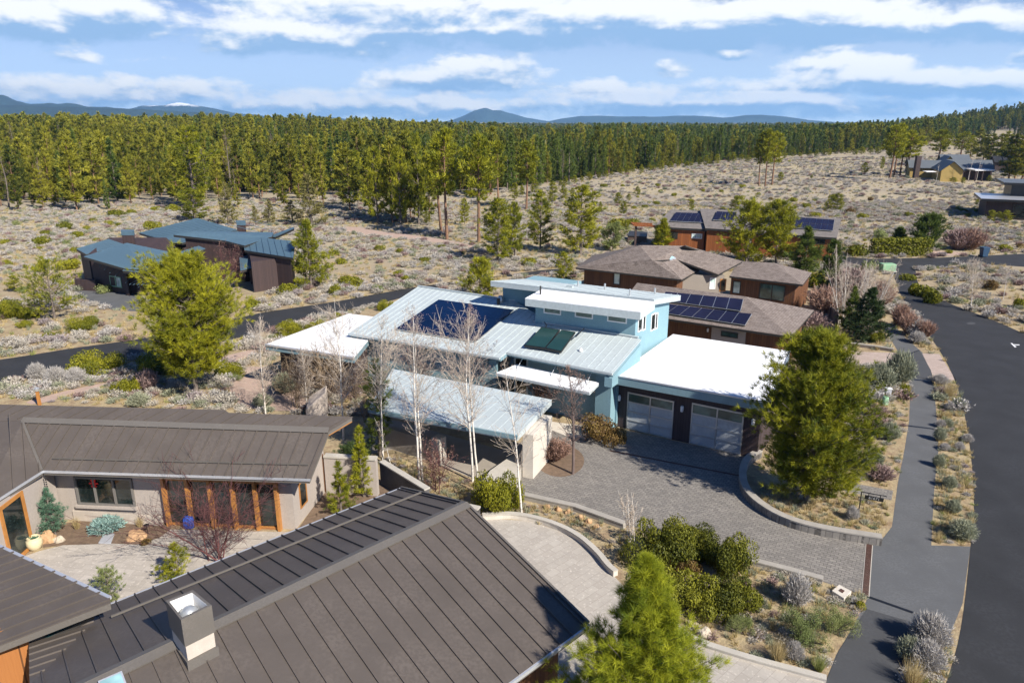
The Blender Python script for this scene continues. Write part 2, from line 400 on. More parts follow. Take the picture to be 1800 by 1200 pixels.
# angular lookup: distance along view ray to the forest edge, so that the land drops behind it
EA = [math.atan2(p.x, p.y) for p in EDGE]; ED = [math.hypot(p.x, p.y) for p in EDGE]
def edged(x, y):
    return float(np.interp(math.atan2(x, y), EA, ED)) if y > 1 else 1e5
def sstep(a, b, x): t = min(1, max(0, (x - a) / (b - a))); return t * t * (3 - 2 * t)
def terr(x, y):
    if y < 60: return 0.0
    r = math.hypot(x, y); e = edged(x, y); s = r - e; an = x / y
    z = 0.0
    left = 1 - sstep(-.35, .05, an); z -= (5.0 - 3 * left) * sstep(8, 60, s) * (1 - sstep(.30, .5, an))
    z += (4 + 4.5 * left) * (.5 * sstep(50, 260, s) + .5 * sstep(160, 520, s)) * (1 - sstep(.30, .5, an))
    z -= 6 * sstep(500, 900, s) * (1 - left)
    # butte on the right
    bx, by = 650.0, 770.0
    z += 36 * math.exp(-(((x - bx) / 130) ** 2 + ((y - by) / 200) ** 2))
    z += 2.5 * sstep(330, 560, r) * sstep(.42, .6, an)
    return z
def terr_np(x, y): return np.array([terr(a, b) for a, b in zip(x, y)])
def make_ground():
    ys = [-60, -20, 0, 20, 40, 60]; y = 60
    while y < 9000: y += max(6, y * .05); ys.append(y)
    ts = np.linspace(-1.35, 1.35, 141)
    vs = []; fs = []
    for y in ys:
        wy = max(y, 90)
        for t in ts: vs.append((t * wy, y, terr(t * wy, y)))
    n = len(ts)
    for i in range(len(ys) - 1):
        for j in range(n - 1): fs.append((i * n + j, i * n + j + 1, (i + 1) * n + j + 1, (i + 1) * n + j))
    m, nt, b = newmat('scrub_ground'); p = pos(nt)
    f1 = ramp(nt, nz(nt, p, .08, 5, .65), .35, .65); f2 = ramp(nt, nz(nt, p, 1.1, 6, .75), .35, .62); f3 = ramp(nt, nz(nt, p, 9, 5, .8), .4, .6)
    dirt = (.275, .195, .125); straw = (.42, .34, .205); grey = (.36, .325, .285); green = (.22, .21, .11)
    sx = nt.nodes.new('ShaderNodeSeparateXYZ'); L(nt, p, sx.inputs[0])
    far = ramp(nt, sx.outputs[1], 45, 110)
    near = mix(nt, f2, dirt, straw)
    field = mix(nt, f2, (.40, .335, .24), (.33, .30, .25)); field = mix(nt, math_(nt, 'MULTIPLY', f1, .75), field, (.47, .39, .24)); field = mix(nt, math_(nt, 'MULTIPLY', ramp(nt, nz(nt, p, .035, 5, .6), .48, .6), .5), field, (.29, .255, .225))
    c = mix(nt, far, near, field)
    c = mix(nt, math_(nt, 'MULTIPLY', f3, .35), c, (.16, .12, .08))
    c = mix(nt, math_(nt, 'MULTIPLY', ramp(nt, nz(nt, p, .35, 4), .55, .7), .45), c, green)
    L(nt, c, b.inputs['Base Color']); b.inputs['Roughness'].default_value = .95; b.inputs['Specular IOR Level'].default_value = .1
    bump(nt, b, nz(nt, p, 6, 5, .7), .7, .08)
    MATS['scrub_ground'] = m
    tag(MB().add(vs, fs).build('ground', 'scrub_ground', smooth=True), kind='structure')
make_ground()
def pp(l, z=0.0): return [P(x, y, z) for x, y in l]
def smooth_poly(pts, closed=True, k=2):
    for _ in range(k):
        q = []
        n = len(pts)
        for i in range(n if closed else n - 1):
            a, b = pts[i], pts[(i + 1) % n]; q += [a * .75 + b * .25, a * .25 + b * .75]
        if not closed: q = [pts[0]] + q + [pts[-1]]
        pts = q
    return pts
def sheet(name, pts, mat, z=.004, th=0.06):
    """slightly raised sheet (top face + skirt down into the ground)"""
    pts = [Vector((p[0], p[1], z)) for p in pts]; bm = bmesh.new()
    vs = [bm.verts.new(p) for p in pts]; f = bm.faces.new(vs)
    if f.normal.z < 0: f.normal_flip()
    f.normal_update()
    if f.normal.z < 0: f.normal_flip()
    bmesh.ops.triangulate(bm, faces=[f]); me = bpy.data.meshes.new(name); bm.to_mesh(me); bm.free(); me.materials.append(MATS[mat])
    o = bpy.data.objects.new(name, me); COL.objects.link(o); return tag(o, kind='structure')
EXCL = []
def road(name, l, mat, z, sm_=0, world=None):
    pts = world or pp(l)
    if sm_: pts = smooth_poly(pts, True, sm_)
    EXCL.append([(p.x, p.y) for p in pts]); return sheet(name, pts, mat, z)
STREET = [(1640, 1260), (1668, 1190), (1692, 1100), (1706, 960), (1714, 900), (1708, 800), (1693, 710), (1672, 650), (1645, 605), (1612, 560), (1590, 530), (1578, 508), (1574, 490), (1560, 468), (1610, 470), (1610, 490), (1622, 512), (1665, 532), (1740, 560), (1800, 586), (1900, 640), (2100, 760), (2400, 1260)]
road('street', STREET, 'asphalt', .008, 2)
road('cross_street', [(1432, 447), (1530, 455), (1650, 453), (1720, 450), (1800, 446), (1950, 440), (1950, 466), (1800, 469), (1753, 466), (1690, 463), (1663, 469), (1600, 471), (1507, 467), (1430, 462)], 'asphalt', .012)
road('back_street', [(-150, 655), (-60, 642), (0, 632), (60, 623), (120, 613), (237, 597), (350, 574), (462, 549), (530, 539), (596, 529), (660, 517), (727, 505), (823, 492), (950, 475), (1000, 471), (1010, 478), (950, 483), (882, 487), (780, 503), (700, 525), (613, 549), (540, 563), (470, 582), (380, 603), (300, 618), (237, 631), (100, 656), (0, 672), (-150, 700)], 'asphalt', .008)
road('footpath', [(1440, 1225), (1470, 1150), (1500, 1100), (1522, 1058), (1526, 1045), (1534, 957), (1550, 948), (1568, 925), (1578, 850), (1590, 790), (1598, 740), (1600, 690), (1594, 650), (1580, 620), (1563, 592), (1554, 572), (1568, 567), (1590, 592), (1622, 620), (1634, 645), (1641, 668), (1647, 740), (1650, 790), (1643, 850), (1640, 900), (1637, 958), (1706, 960), (1692, 1060), (1670, 1115), (1630, 1083), (1606, 1130), (1590, 1180), (1575, 1225)], 'path_asphalt', .004)
road('path_patch', [(1583, 628), (1616, 615), (1636, 650), (1641, 668), (1600, 664)], 'patch_asphalt', .012)
road('path_patch', [(1524, 1070), (1610, 1095), (1592, 1150), (1570, 1230), (1442, 1222), (1475, 1142)], 'patch_asphalt', .012)
road('driveway', [(935, 770), (960, 752), (1000, 757), (1050, 768), (1100, 772), (1102, 756), (1326, 806), (1310, 818), (1301, 842), (1307, 868), (1330, 895), (1380, 925), (1450, 943), (1528, 956), (1521, 1047), (1440, 1020), (1325, 988), (1240, 965), (1110, 925), (1010, 893), (920, 873), (895, 862), (905, 845), (925, 800)], 'drive_pavers', .008)
road('neighbour_driveway', [(1470, 617), (1575, 620), (1590, 650), (1480, 650)], 'tan_pavers', .008)
road('neighbour_driveway', [(1621, 621), (1651, 622), (1681, 669), (1642, 664)], 'tan_pavers', .008)
road('paver_walk', [(1464, 858), (1500, 849), (1570, 862), (1567, 879), (1510, 868)], 'drive_pavers', .006)
road('forecourt', [(830, 905), (862, 911), (930, 915), (990, 935), (1045, 970), (1072, 1000), (1082, 1015), (1140, 1075), (1205, 1122), (1300, 1155), (1450, 1195), (1440, 1260), (900, 1300), (700, 1000)], 'light_pavers', .006)
road('courtyard', [(20, 985), (70, 968), (110, 958), (160, 955), (200, 955), (240, 957), (280, 945), (300, 930), (520, 935), (560, 940), (500, 1100), (200, 1160), (60, 1080), (-40, 1000)], 'court_pavers', .006)
road('planting_bed', [(80, 925), (160, 912), (300, 920), (300, 930), (280, 945), (240, 957), (200, 955), (110, 958), (75, 962)], 'mulch', .008)
road('planting_bed', [(520, 935), (600, 820), (690, 850), (700, 880), (640, 900), (560, 940)], 'mulch', .008)
road('front_walk', [(935, 762), (948, 738), (1000, 745), (1030, 748), (1055, 765), (1045, 772), (1000, 768), (960, 752)], 'stone_white', .012)
road('patio', [(640, 735), (700, 740), (880, 790), (935, 770), (905, 845), (895, 862), (850, 848), (760, 812), (690, 790), (640, 800)], 'patio', .006)
road('far_driveway', [(120, 512), (165, 510), (250, 517), (252, 548), (200, 545), (150, 530)], 'path_asphalt', .006)
road('far_driveway', [(-40, 622), (0, 617), (35, 612), (40, 616), (0, 625)], 'path_asphalt', .014)
for l in ([(40, 706), (110, 688), (190, 671), (200, 676), (120, 695), (60, 712)], [(385, 628), (450, 612), (470, 616), (430, 630), (392, 640)], [(410, 655), (450, 640), (500, 660), (540, 700), (560, 722), (430, 722), (400, 690)],
          [(600, 398), (640, 400), (660, 406), (740, 415), (840, 432), (838, 437), (740, 422), (650, 415), (605, 408)], [(1640, 440), (1700, 444), (1700, 449), (1635, 449)], [(1590, 442), (1640, 445), (1640, 451), (1580, 451)]):
    road('gravel_path', l, 'pink_gravel', .005, 1)
# round mulch island
isl = [P(985 + 42 * math.cos(a), 810 + 28 * math.sin(a)) for a in [i * 2 * math.pi / 28 for i in range(28)]]
sheet('island_bed', isl, 'mulch', .016)
# road marking, white arrow head
mk = MB(); a = P(1777, 604); b = P(1791, 607); c = P(1784, 611)
tag(sheet('road_marking', [P(1776, 603), P(1780, 603.5), P(1781, 605.2), P(1792, 605.6), P(1792, 607), P(1782, 606.6), P(1787, 609.5), P(1784, 611)], 'white_paint', .014), kind='structure')
tag(sheet('manhole_cover', [P(1707 + 8 * math.cos(i * .4), 568.5 + 2.2 * math.sin(i * .4)) for i in range(16)], 'patch_asphalt', .014), kind='structure')
for l in (((1525, 1046.5), (1523, 1049.5), (1604, 1078), (1606, 1075)), ((1583, 627.5), (1583, 629), (1616, 616), (1616, 614.5)), ((1597, 665.5), (1597, 667.5), (1641, 671), (1641, 669)), ((1594, 747), (1594, 749), (1649, 755.5), (1649, 754))):
    sheet('path_joint', pp(l), 'black_metal', .016)
U = -31.0; W = 59.0
def xy(p): return (p.x, p.y)
# ================================================================== pale blue house in the middle
house = thing('blue_house', 'pale blue house with white flat garage roof, metal roofs and solar panels in the middle', 'house', P(1000, 745))
uu, vv = dirv(U), dirv(W)
# garage
gz = 3.2
g_fl, g_fr, g_bl, g_br = P(1080, 660, gz), P(1352, 708, gz), P(1183, 587, gz), P(1389, 617, gz)
gd = (g_fr - g_fl).normalized(); gh = Vector((-gd.y, gd.x, 0))
MB().slab([g_fl, g_fr, g_br, g_bl], .05).build('flat_roof', 'white_membrane', house)
MB().slab([p - Vector((0, 0, .052)) for p in shrink([g_fl, g_fr, g_br, g_bl], .998)], .42).build('fascia', 'blue_fascia', house)
for a, b in ((g_fl, g_fr), (g_fr, g_br)):
    MB().bar(a + Vector((0, 0, .012)), b + Vector((0, 0, .012)), .06, .05).build('roof_edge', 'gutter', house)
ga, gb = P(1083, 749), P(1330, 806.5)
gdir = (gb - ga).normalized(); gn = Vector((-gdir.y, gdir.x, 0))
MB().column([ga, gb, gb + gn * 7.2, ga + gn * 7.2], 0, 2.76).build('wall', 'garage_boards', house)
def garage_door(pl, pr):
    a, b = xy(ga), xy(gb); d, n = outn(a, b)
    q0 = wallpt(a, b, *pl[0]); q1 = wallpt(a, b, *pl[1]); A = Vector((a[0], a[1], 0))
    t0 = (q0 - A).dot(d); t1 = (q1 - A).dot(d); z1 = q0.z
    X = lambda t, z, o: A + d * t + n * o + Vector((0, 0, z))
    f = MB(); g = MB(); g2 = MB()
    def rc(mb, ta, tb, za, zb, o0, o1): mb.obox(X((ta + tb) / 2, (za + zb) / 2, (o0 + o1) / 2), d * (tb - ta) / 2, n * (o1 - o0) / 2, Vector((0, 0, (zb - za) / 2)))
    w = .07; rows = 4; tm = (t0 + t1) / 2
    for t in (t0, tm - w / 2, t1 - w): rc(f, t, t + w, .02, z1, .004, .05)
    for i in range(rows + 1):
        z = .02 + (z1 - .04) * i / rows
        if i == 0: rc(f, t0 + w, t1 - w, .02, .1, .004, .046)
        elif i == rows: rc(f, t0 + w, t1 - w, z1 - .08, z1, .004, .046)
        else: rc(f, t0 + w, t1 - w, z - w / 2, z + w / 2, .004, .046)
    o = f.build('garage_door', 'aluminium', house)
    for i in range(rows):
        for k in range(2):
            za = .02 + (z1 - .04) * i / rows + .04; zb = .02 + (z1 - .04) * (i + 1) / rows - .04
            q = MB(); rc(q, (t0 if k == 0 else tm) + w * .6, (tm if k == 0 else t1) - w * .6, za - .005, zb + .005, .006, .022)
            q.build('pane', 'frosted_glass' if i < 3 else 'green_glass', o)
garage_door(((1104, 688), (1186, 700)), None); garage_door(((1217, 707), (1309, 724)), None)
for px, py in ((1090, 698), (1200, 717), (1325, 740)):
    q = wallpt(xy(ga), xy(gb), px, py); d, n = outn(xy(ga), xy(gb)); c = q + n * .1
    o = MB().lathe(c + Vector((0, 0, -.16)), [(.07, 0), (.085, .03), (.085, .26), (.05, .32), (.001, .33)], 12).build('wall_lamp', 'white_paint', house, True)
    MB().obox(q + n * .025, d * .05, n * .022, Vector((0, 0, .07))).build('bracket', 'aluminium', o)
# main roofs (one slope, front eave stepped)
C_ll, C_lr = P(893, 618, 3.6), P(1078, 655, 3.6)
PC = plane_eave(C_ll, C_lr, .22)
C_ur = OP(1127, 597, PC); B_ul = OP(735, 503.5, PC); B_ll = OP(614, 585, PC); B_lr = OP(880, 628, PC)
top_m = OP(915, 530, PC)
mid_low = OP(884, 628, PC); mid_hi = C_ll
main_pts = [B_ll, B_lr, OP(893, 618.5, PC), C_lr, C_ur, OP(1110, 589, PC), OP(940, 566, PC), OP(948, 555, PC), OP(905, 529, PC), B_ul]
o = MB().slab(main_pts, .04).build('metal_roof', 'blue_metal', house)
sea = seams(main_pts, C_lr, C_ur, .46, 'blue_metal', o, h=.022, w=.014)
MB().slab([p - Vector((0, 0, .042)) for p in shrink(main_pts, .997)], .20).build('fascia', 'blue_fascia', house)
for a, b in ((B_ll, B_lr), (OP(893, 618.5, PC), C_lr)):
    off = Vector((0, 0, -.05)) + (a - b).cross(Vector((0, 0, 1))).normalized() * -.0
    gm = MB(); dd = (b - a).normalized(); nn = Vector((dd.y, -dd.x, 0)); gm.bar(a + nn * .08 + off, b + nn * .08 + off, .13, .12); gm.build('gutter', 'blue_metal', house)
MB().bar(B_ul + Vector((0, 0, .05)), OP(905, 529, PC) + Vector((0, 0, .05)), .12, .08).build('ridge_cap', 'blue_metal', house)
MB().bar(OP(938, 565, PC) + Vector((0, 0, .05)), OP(1122, 594, PC) + Vector((0, 0, .05)), .16, .06).build('flashing', 'blue_metal', house)
# walls beneath main roof
wl = shrink([B_ll, OP(884, 626, PC), OP(915, 530, PC), B_ul], .9)
MB().prism([p - Vector((0, 0, .3)) for p in wl], [Vector((p.x, p.y, 0)) for p in wl]).build('wall', 'blue_stucco', house)
c1 = C_ll + vv * 1.2; c2 = C_lr + vv * 1.3 - uu * .25; c3 = C_ur - uu * .25 + vv * .8; c4_ = c1 + vv * 5
MB().prism([Vector((p.x, p.y, zat(PC, p.x, p.y) - .26)) for p in (c1, c2, c3, c4_)], [Vector((p.x, p.y, 0)) for p in (c1, c2, c3, c4_)]).build('wall', 'blue_stucco', house)
# end wall of the low roof above the garage and the corner pier
e0 = OP(1079, 657, PC) - uu * .3 ; e1 = OP(1127, 598, PC) - uu * .2
MB().prism([e0 + uu * .22 - Vector((0, 0, .26)), e1 + uu * .2 - Vector((0, 0, .26)), e1 - uu * .1 - Vector((0, 0, .26)), e0 - uu * .2 - Vector((0, 0, .26))], [Vector((p.x, p.y, 2.8)) for p in (e0 + uu * .22, e1 + uu * .2, e1 - uu * .1, e0 - uu * .2)]).build('wall', 'blue_stucco', house)
pr = P(1083, 748) - vv * .9; pier = [pr, pr - uu * .9, pr - uu * .9 + vv * 2.2, pr + vv * 2.2]
MB().column(pier, 0, 3.28).build('pier', 'blue_stucco', house)
# entry window wall between the pier and the breezeway
wa, wb = c1 - uu * .2, pr - uu * .9 + vv * 1.4
fr = MB(); gl = MB(); dW = (wb - wa); dW.z = 0; Ln = dW.length; dW.normalize(); nW = Vector((dW.y, -dW.x, 0))
wa0 = Vector((wa.x, wa.y, 0)) + nW * .12
for i in range(8): fr.bar(wa0 + dW * Ln * i / 7, wa0 + dW * Ln * i / 7 + Vector((0, 0, 3.0)), .08, .1, Vector((0, 1, 0)))
for z in (.1, 2.1, 2.95): fr.bar(wa0 + Vector((0, 0, z)), wa0 + dW * Ln + Vector((0, 0, z)), .08, .09)
o = fr.build('window_wall', 'blue_frame', house); gl.column([wa0 - nW * .03, wa0 + dW * Ln - nW * .03, wa0 + dW * Ln - nW * .05, wa0 - nW * .05], .1, 2.95).build('pane', 'dark_glass', o)
# white awning with hanger rods
aw = [P(908, 640, 2.9), P(1053, 672, 2.9), P(1036, 689, 2.75), P(872, 655, 2.75)]
o = MB().slab(aw, .05).build('awning', 'white_membrane', house)
MB().slab([p - Vector((0, 0, .052)) for p in shrink(aw, 1.004)], .12).build('edge', 'blue_metal', o)
for f in (.1, .5, .9):
    b = aw[0].lerp(aw[1], f) * .6 + aw[3].lerp(aw[2], f) * .4; MB().tube([b, b + vv * 1.1 + Vector((0, 0, .75))], .018, 5).build('hanger_rod', 'gutter', o)
# solar array and collectors
def panels(parent, plane, ul, ur, lr, ll, rows, cols, mat, up=.14, name='solar_panel', frame='black_metal', gap=.02):
    A, B_, C_, D = [OP(*q, plane, up) for q in (ul, ur, lr, ll)]; n = plane[1]
    if gap > .03:
        bk_ = [p - n * .03 for p in (A, B_, C_, D)]; MB().prism(bk_, [p - n * .03 for p in bk_]).build('panel_rack', 'aluminium', parent)
    arr = None
    for i in range(rows):
        for j in range(cols):
            def bl(s, t): return (A.lerp(B_, s)).lerp(D.lerp(C_, s), t)
            s0, s1, t0, t1 = j / cols, (j + 1) / cols, i / rows, (i + 1) / rows
            g = gap / 2; e = gap
            q = [bl(s0 + g / cols, t0 + e / rows * .5), bl(s1 - g / cols, t0 + e / rows * .5), bl(s1 - g / cols, t1 - e / rows * .5), bl(s0 + g / cols, t1 - e / rows * .5)]
            o = MB().prism(q, [p - n * .045 for p in q]).build(name, mat, parent)
            if arr is None: arr = o
    # thin pale frame lines between rows
    fm = MB()
    for i in range(rows + 1):
        a_, b_ = A.lerp(D, i / rows), B_.lerp(C_, i / rows); fm.bar(a_ - n * .06, b_ - n * .06, .03, .05)
    fm.build('panel_rail', 'aluminium' if rows > 1 else frame, parent)
array_ = MB().slab([OP(x, y, PC, .03) for x, y in ((773, 528), (898, 545), (836, 596), (700, 576))], .02).build('solar_array', 'black_metal', house)
panels(array_, PC, (771, 526), (903, 544), (836, 599), (696, 577), 3, 6, 'solar_blue', gap=.012)
for q in (((953, 581), (985, 586), (958, 612), (921, 607)), ((988, 586), (1012, 590), (986, 618), (958, 612))):
    A, B_, C_, D = [OP(*t, PC, .22) for t in q]; A += PC[1] * .25; B_ += PC[1] * .25
    o = MB().prism([A, B_, C_, D], [p - PC[1] * .1 for p in (A, B_, C_, D)]).build('solar_collector', 'black_metal', house)
    i4 = shrink([A, B_, C_, D], .93); MB().prism([p + PC[1] * .012 for p in i4], [p + PC[1] * .001 for p in i4]).build('pane', 'collector', o)
for q in (((955, 583), (961, 571), (957, 566)), ((1012, 592), (1021, 583), (1027, 577))):
    MB().tube([OP(x, y, PC, .3) for x, y in q], .03, 5).build('pipe', 'black_metal', house)
for x, y in ((1021, 617),): MB().lathe(OP(x, y, PC), [(.12, 0), (.12, .06), (.05, .14), (.05, .2)], 10).build('roof_vent', 'white_paint', house)
t = OP(876, 535, PC); MB().tube([t, t + Vector((0, 0, .4))], .1, 8).build('roof_vent', 'dark_frame', house); MB().lathe(t + Vector((.15, .3, 0)), [(.18, 0), (.2, .1), (.2, .42), (.12, .5), (.02, .52)], 14).build('turbine_vent', 'aluminium', house, True)
# tower
TF = OP(1116, 590, PC); TL = OP(941, 567, PC); TLx = TF + (TL - TF).normalized() * (TL - TF).length
TB = Vp(1173, 589, TF, 56); tz = 5.95
dT = Vector((TF.x - TL.x, TF.y - TL.y, 0)).normalized(); hT = TB - TF; hT.z = 0; dep = hT.length
TBL = TL + hT
box = [Vector((p.x, p.y, 0)) for p in (TL, TF, TB, TBL)]
rz1, rz2 = 6.25, 6.45
MB().prism([Vector((TL.x, TL.y, 5.85)), Vector((TF.x, TF.y, 5.85)), Vector((TB.x, TB.y, 5.75)), Vector((TBL.x, TBL.y, 5.75))], [Vector((p.x, p.y, 2.9)) for p in box]).build('tower_wall', 'blue_stucco', house)
LB = OP(884, 527, PC); LB2 = LB + dT * 3.5
MB().prism([Vector((p.x, p.y, 5.8)) for p in (LB, LB2, LB2 + hT * .8, LB + hT * .8)], [Vector((p.x, p.y, 2.9)) for p in (LB, LB2, LB2 + hT * .8, LB + hT * .8)]).build('tower_wall', 'blue_stucco', house)
wr = [P(923, 524, 6.1), P(1126, 548, 6.1), P(1152, 530, 6.25), P(952, 508, 6.25)]
MB().slab(wr, .04).build('flat_roof', 'white_membrane', house)
MB().slab([p - Vector((0, 0, .042)) for p in shrink(wr, .999)], .42).build('fascia', 'blue_metal', house)
m_fl, m_fr = P(862, 494, 6.35), P(1150, 526, 6.35)
m_br = Vp(1197, 519, m_fr, 57); m_bl = Vp(934, 489, m_fl, 57)
# front edge of the metal roof sits just behind the white one
MR = [m_fl, m_fr, m_br, m_bl]
o = MB().slab(MR, .05).build('metal_roof', 'blue_metal', house); seams(MR, m_fr, m_br, .45, 'blue_metal', o, h=.022, w=.014)
MB().slab([p - Vector((0, 0, .052)) for p in shrink(MR, .998)], .28).build('fascia', 'blue_metal', house)
plm = plane3(*MR[:3])
for x, y in ((1016, 503), (1063, 509), (1107, 519), (1151, 517)):
    q = OP(x, y, plm); MB().tube([q, q + Vector((0, 0, .38))], .06, 8).build('roof_vent', 'aluminium', house)
q = OP(1002, 505, plm); MB().obox(q + Vector((0, 0, .06)), uu * .2, vv * .12, (0, 0, .06)).build('roof_vent', 'blue_metal', house)
q = P(950, 517, 6.2); MB().tube([q, q + Vector((0, 0, .5))], .05, 8).build('roof_vent', 'dark_frame', house)
# tower windows, front (3) and side (2 pairs)
for (x0, y0, x1, y1) in ((956, 538, 986.5, 554), (1011, 544, 1042.5, 561), (1068, 551, 1102, 569)):
    window(house, xy(TL), xy(TF), (x0, y0), (x1, y1), 'white_paint', 'green_glass', fw=.07)
def sidewin(a, b, x0, yt, x1, yb, frame='white_paint', pane='dark_glass'):
    A = Vector((a.x, a.y, 0)); d = Vector((b.x - a.x, b.y - a.y, 0)).normalized(); n = Vector((d.y, -d.x, 0)); n0 = n * .01
    def hit(px, py):
        r_ = ray(px, py); return CAM + r_ * ((A - CAM).dot(n) / r_.dot(n))
    q0 = hit(x0, yt); q1 = hit(x1, yb); ts = sorted(((q0 - A).dot(d), (q1 - A).dot(d))); zs = sorted((q0.z, q1.z))
    f = MB(); w = .06
    X = lambda t, z, o: A + d * t + n * o + Vector((0, 0, z))
    for ta, tb, za, zb in ((ts[0], ts[1], zs[1] - w, zs[1]), (ts[0], ts[1], zs[0], zs[0] + w), (ts[0], ts[0] + w, zs[0] + w, zs[1] - w), (ts[1] - w, ts[1], zs[0] + w, zs[1] - w)):
        f.obox(X((ta + tb) / 2, (za + zb) / 2, .02), d * (tb - ta) / 2, n * .018, Vector((0, 0, (zb - za) / 2)))
    o = f.build('window', frame, house); g = MB(); g.obox(X(sum(ts) / 2, sum(zs) / 2, .01), d * ((ts[1] - ts[0]) / 2 - w), n * .006, Vector((0, 0, (zs[1] - zs[0]) / 2 - w))); g.build('pane', pane, o)
sidewin(TF, TB, 1121.5, 557, 1128, 580); sidewin(TF, TB, 1144.5, 553, 1151, 578); sidewin(TF, TB, 1130, 555, 1133.5, 579); sidewin(TF, TB, 1151.5, 551, 1154.5, 577)
# left low white wing
wz = 3.0
Wp = [P(466, 605, wz), P(622, 628, wz), P(655, 588, wz + .1), P(700, 562, wz + .1), P(613, 551, wz)]
MB().slab(Wp, .05).build('flat_roof', 'white_membrane', house); MB().slab([p - Vector((0, 0, .052)) for p in shrink(Wp, .997)], .3).build('fascia', 'blue_fascia', house)
MB().bar(Wp[0] + Vector((0, 0, -.03)), Wp[1] + Vector((0, 0, -.03)), .1, .1).build('gutter', 'gutter', house)
ww = [P(492, 655), P(640, 690), P(660, 640), P(610, 600)]
wp2 = shrink(Wp, .84); MB().column([wp2[0], wp2[1], wp2[2], wp2[3], wp2[4]], 0, 2.64).build('wall', 'dark_boards', house)

# ---------------------------------------------------------------- detached entry canopy in front of the blue house
kz = 2.65
K = [P(690, 648, kz), P(970, 702, kz), P(910, 764, kz - .1), P(648, 716, kz - .1)]
can = thing('entry_canopy', 'long pale blue metal canopy on a white stone pier in front of the blue house', 'canopy', P(800, 790))
o = MB().slab(K, .04).build('canopy_roof', 'blue_metal', can); seams(K, K[2], K[1], .46, 'blue_metal', o, h=.02, w=.013)
MB().slab([p - Vector((0, 0, .042)) for p in shrink(K, .998)], .26).build('fascia', 'blue_metal', can)
MB().bar(K[3] - Vector((0, 0, .12)), K[2] - Vector((0, 0, .12)), .12, .2).build('gutter', 'blue_fascia', can)
kd = (K[1] - K[2]).normalized(); ke = (K[3] - K[2]).normalized(); kd.z = 0; ke.z = 0
b0 = P(918, 838); px_ = [b0, b0 - ke * .55, b0 - ke * .55 + kd * 2.5, b0 + kd * 2.5]
MB().column(px_, 0, kz - .42).build('pier', 'stone_white', can, bevel=.01)
# low garden walls beside the patio
lw = thing('garden_wall', 'low tan garden wall ending in a square pillar under the canopy edge', 'wall', P(778, 812))
a = P(776, 810); b = P(672, 778); dd = (b - a).normalized(); nn = Vector((-dd.y, dd.x, 0))
MB().column([a, b, b + nn * .3, a + nn * .3], 0, 1.1).build('wall', 'patio', lw); MB().column([a - dd * .25 - nn * .1, a + dd * .25 - nn * .1, a + dd * .25 + nn * .42, a - dd * .25 + nn * .42], 0, 1.35).build('pillar', 'concrete', lw)
ent = thing('entry_plinth', 'sloping pale concrete plinth at the foot of the white stone pier', 'plinth', P(880, 855))
e = [P(925, 800), P(912, 858), P(850, 862), P(862, 845)]; MB().column(e, 0, .55).build('plinth_block', 'concrete', ent)

# ================================================================== brown roofed house in the foreground
bh = thing('brown_roofed_house', 'large house with dark brown standing seam roofs round a paved courtyard, nearest the camera', 'house', P(300, 1000))
# --- front gable wing
zr, zl, ze = 4.3, 3.0, 3.0
R1 = P(820, 885, zr); R2 = P(110, 1223, zr)
R2 = R1 + (R2 - R1) * 1.06
E1 = P(705, 857, zl); E2 = P(190, 1060, zl); F1 = P(1035, 1095, ze); F2 = P(880, 1200, ze)
rd = (R2 - R1).normalized()
F3 = F1 + rd * (R2 - R1).length
PL = plane3(R1, R2, E1); PR = plane3(R1, R2, F1)
E2 = OP(192, 1062, PL); V2 = OP(40, 1215, PL); V3 = OP(22, 1238, PL)
left_pts = [R1, E1, E2, V2, V3, R2]
roof(bh, left_pts, 'brown_metal', .2, 'brown_cap', 'metal_roof')
seams(left_pts, E1, R1, .5, 'brown_metal', bh, h=.05, w=.03, phase=.2)
roof(bh, [R1, F1, F3, R2], 'brown_metal', .2, 'brown_cap', 'metal_roof'); seams([R1, F1, F3, R2], F1, R1, .5, 'brown_metal', bh, h=.05, w=.03, phase=.35)
for s, pl in ((1, PL), (-1, PR)):
    side = (E1 - R1).normalized() if s == 1 else (F1 - R1).normalized()
    MB().bar(R1 + side * .11 + pl[1] * .05, R2 + side * .11 + pl[1] * .05, .24, .04, pl[1]).build('ridge_cap', 'brown_cap', bh)
MB().bar(OP(740, 865, PL, .09), OP(195, 1083, PL, .09), .05, .05).build('snow_guard', 'brown_cap', bh)
MB().bar(E1 + Vector((0, 0, -.02)), E2 + Vector((0, 0, -.02)), .05, .07).build('gutter', 'gutter', bh)
MB().bar(F1 + Vector((0, 0, -.06)), F3 + Vector((0, 0, -.06)), .11, .1).build('gutter', 'gutter', bh)
MB().bar(R1 + Vector((0, 0, .03)), F1 + Vector((0, 0, .03)), .07, .06).build('rake_trim', 'brown_cap', bh); MB().bar(R1 + Vector((0, 0, .03)), E1 + Vector((0, 0, .03)), .07, .06).build('rake_trim', 'brown_cap', bh)
iw = [F1 + rd * .5 + (R1 - F1).normalized() * .7, E1 + rd * .5 + (R1 - E1).normalized() * .7]; fr0 = Vector((iw[0].x, iw[0].y, 0)); el0 = Vector((iw[1].x, iw[1].y, 0)); Lw = (R2 - R1).length - 1
rm = R1 + rd * .5
MB().prism([fr0 + Vector((0, 0, 2.75)), fr0 + rd * Lw + Vector((0, 0, 2.75)), el0 + rd * Lw + Vector((0, 0, 2.75)), el0 + Vector((0, 0, 2.75))], [fr0, fr0 + rd * Lw, el0 + rd * Lw, el0]).build('wall', 'brown_boards', bh)
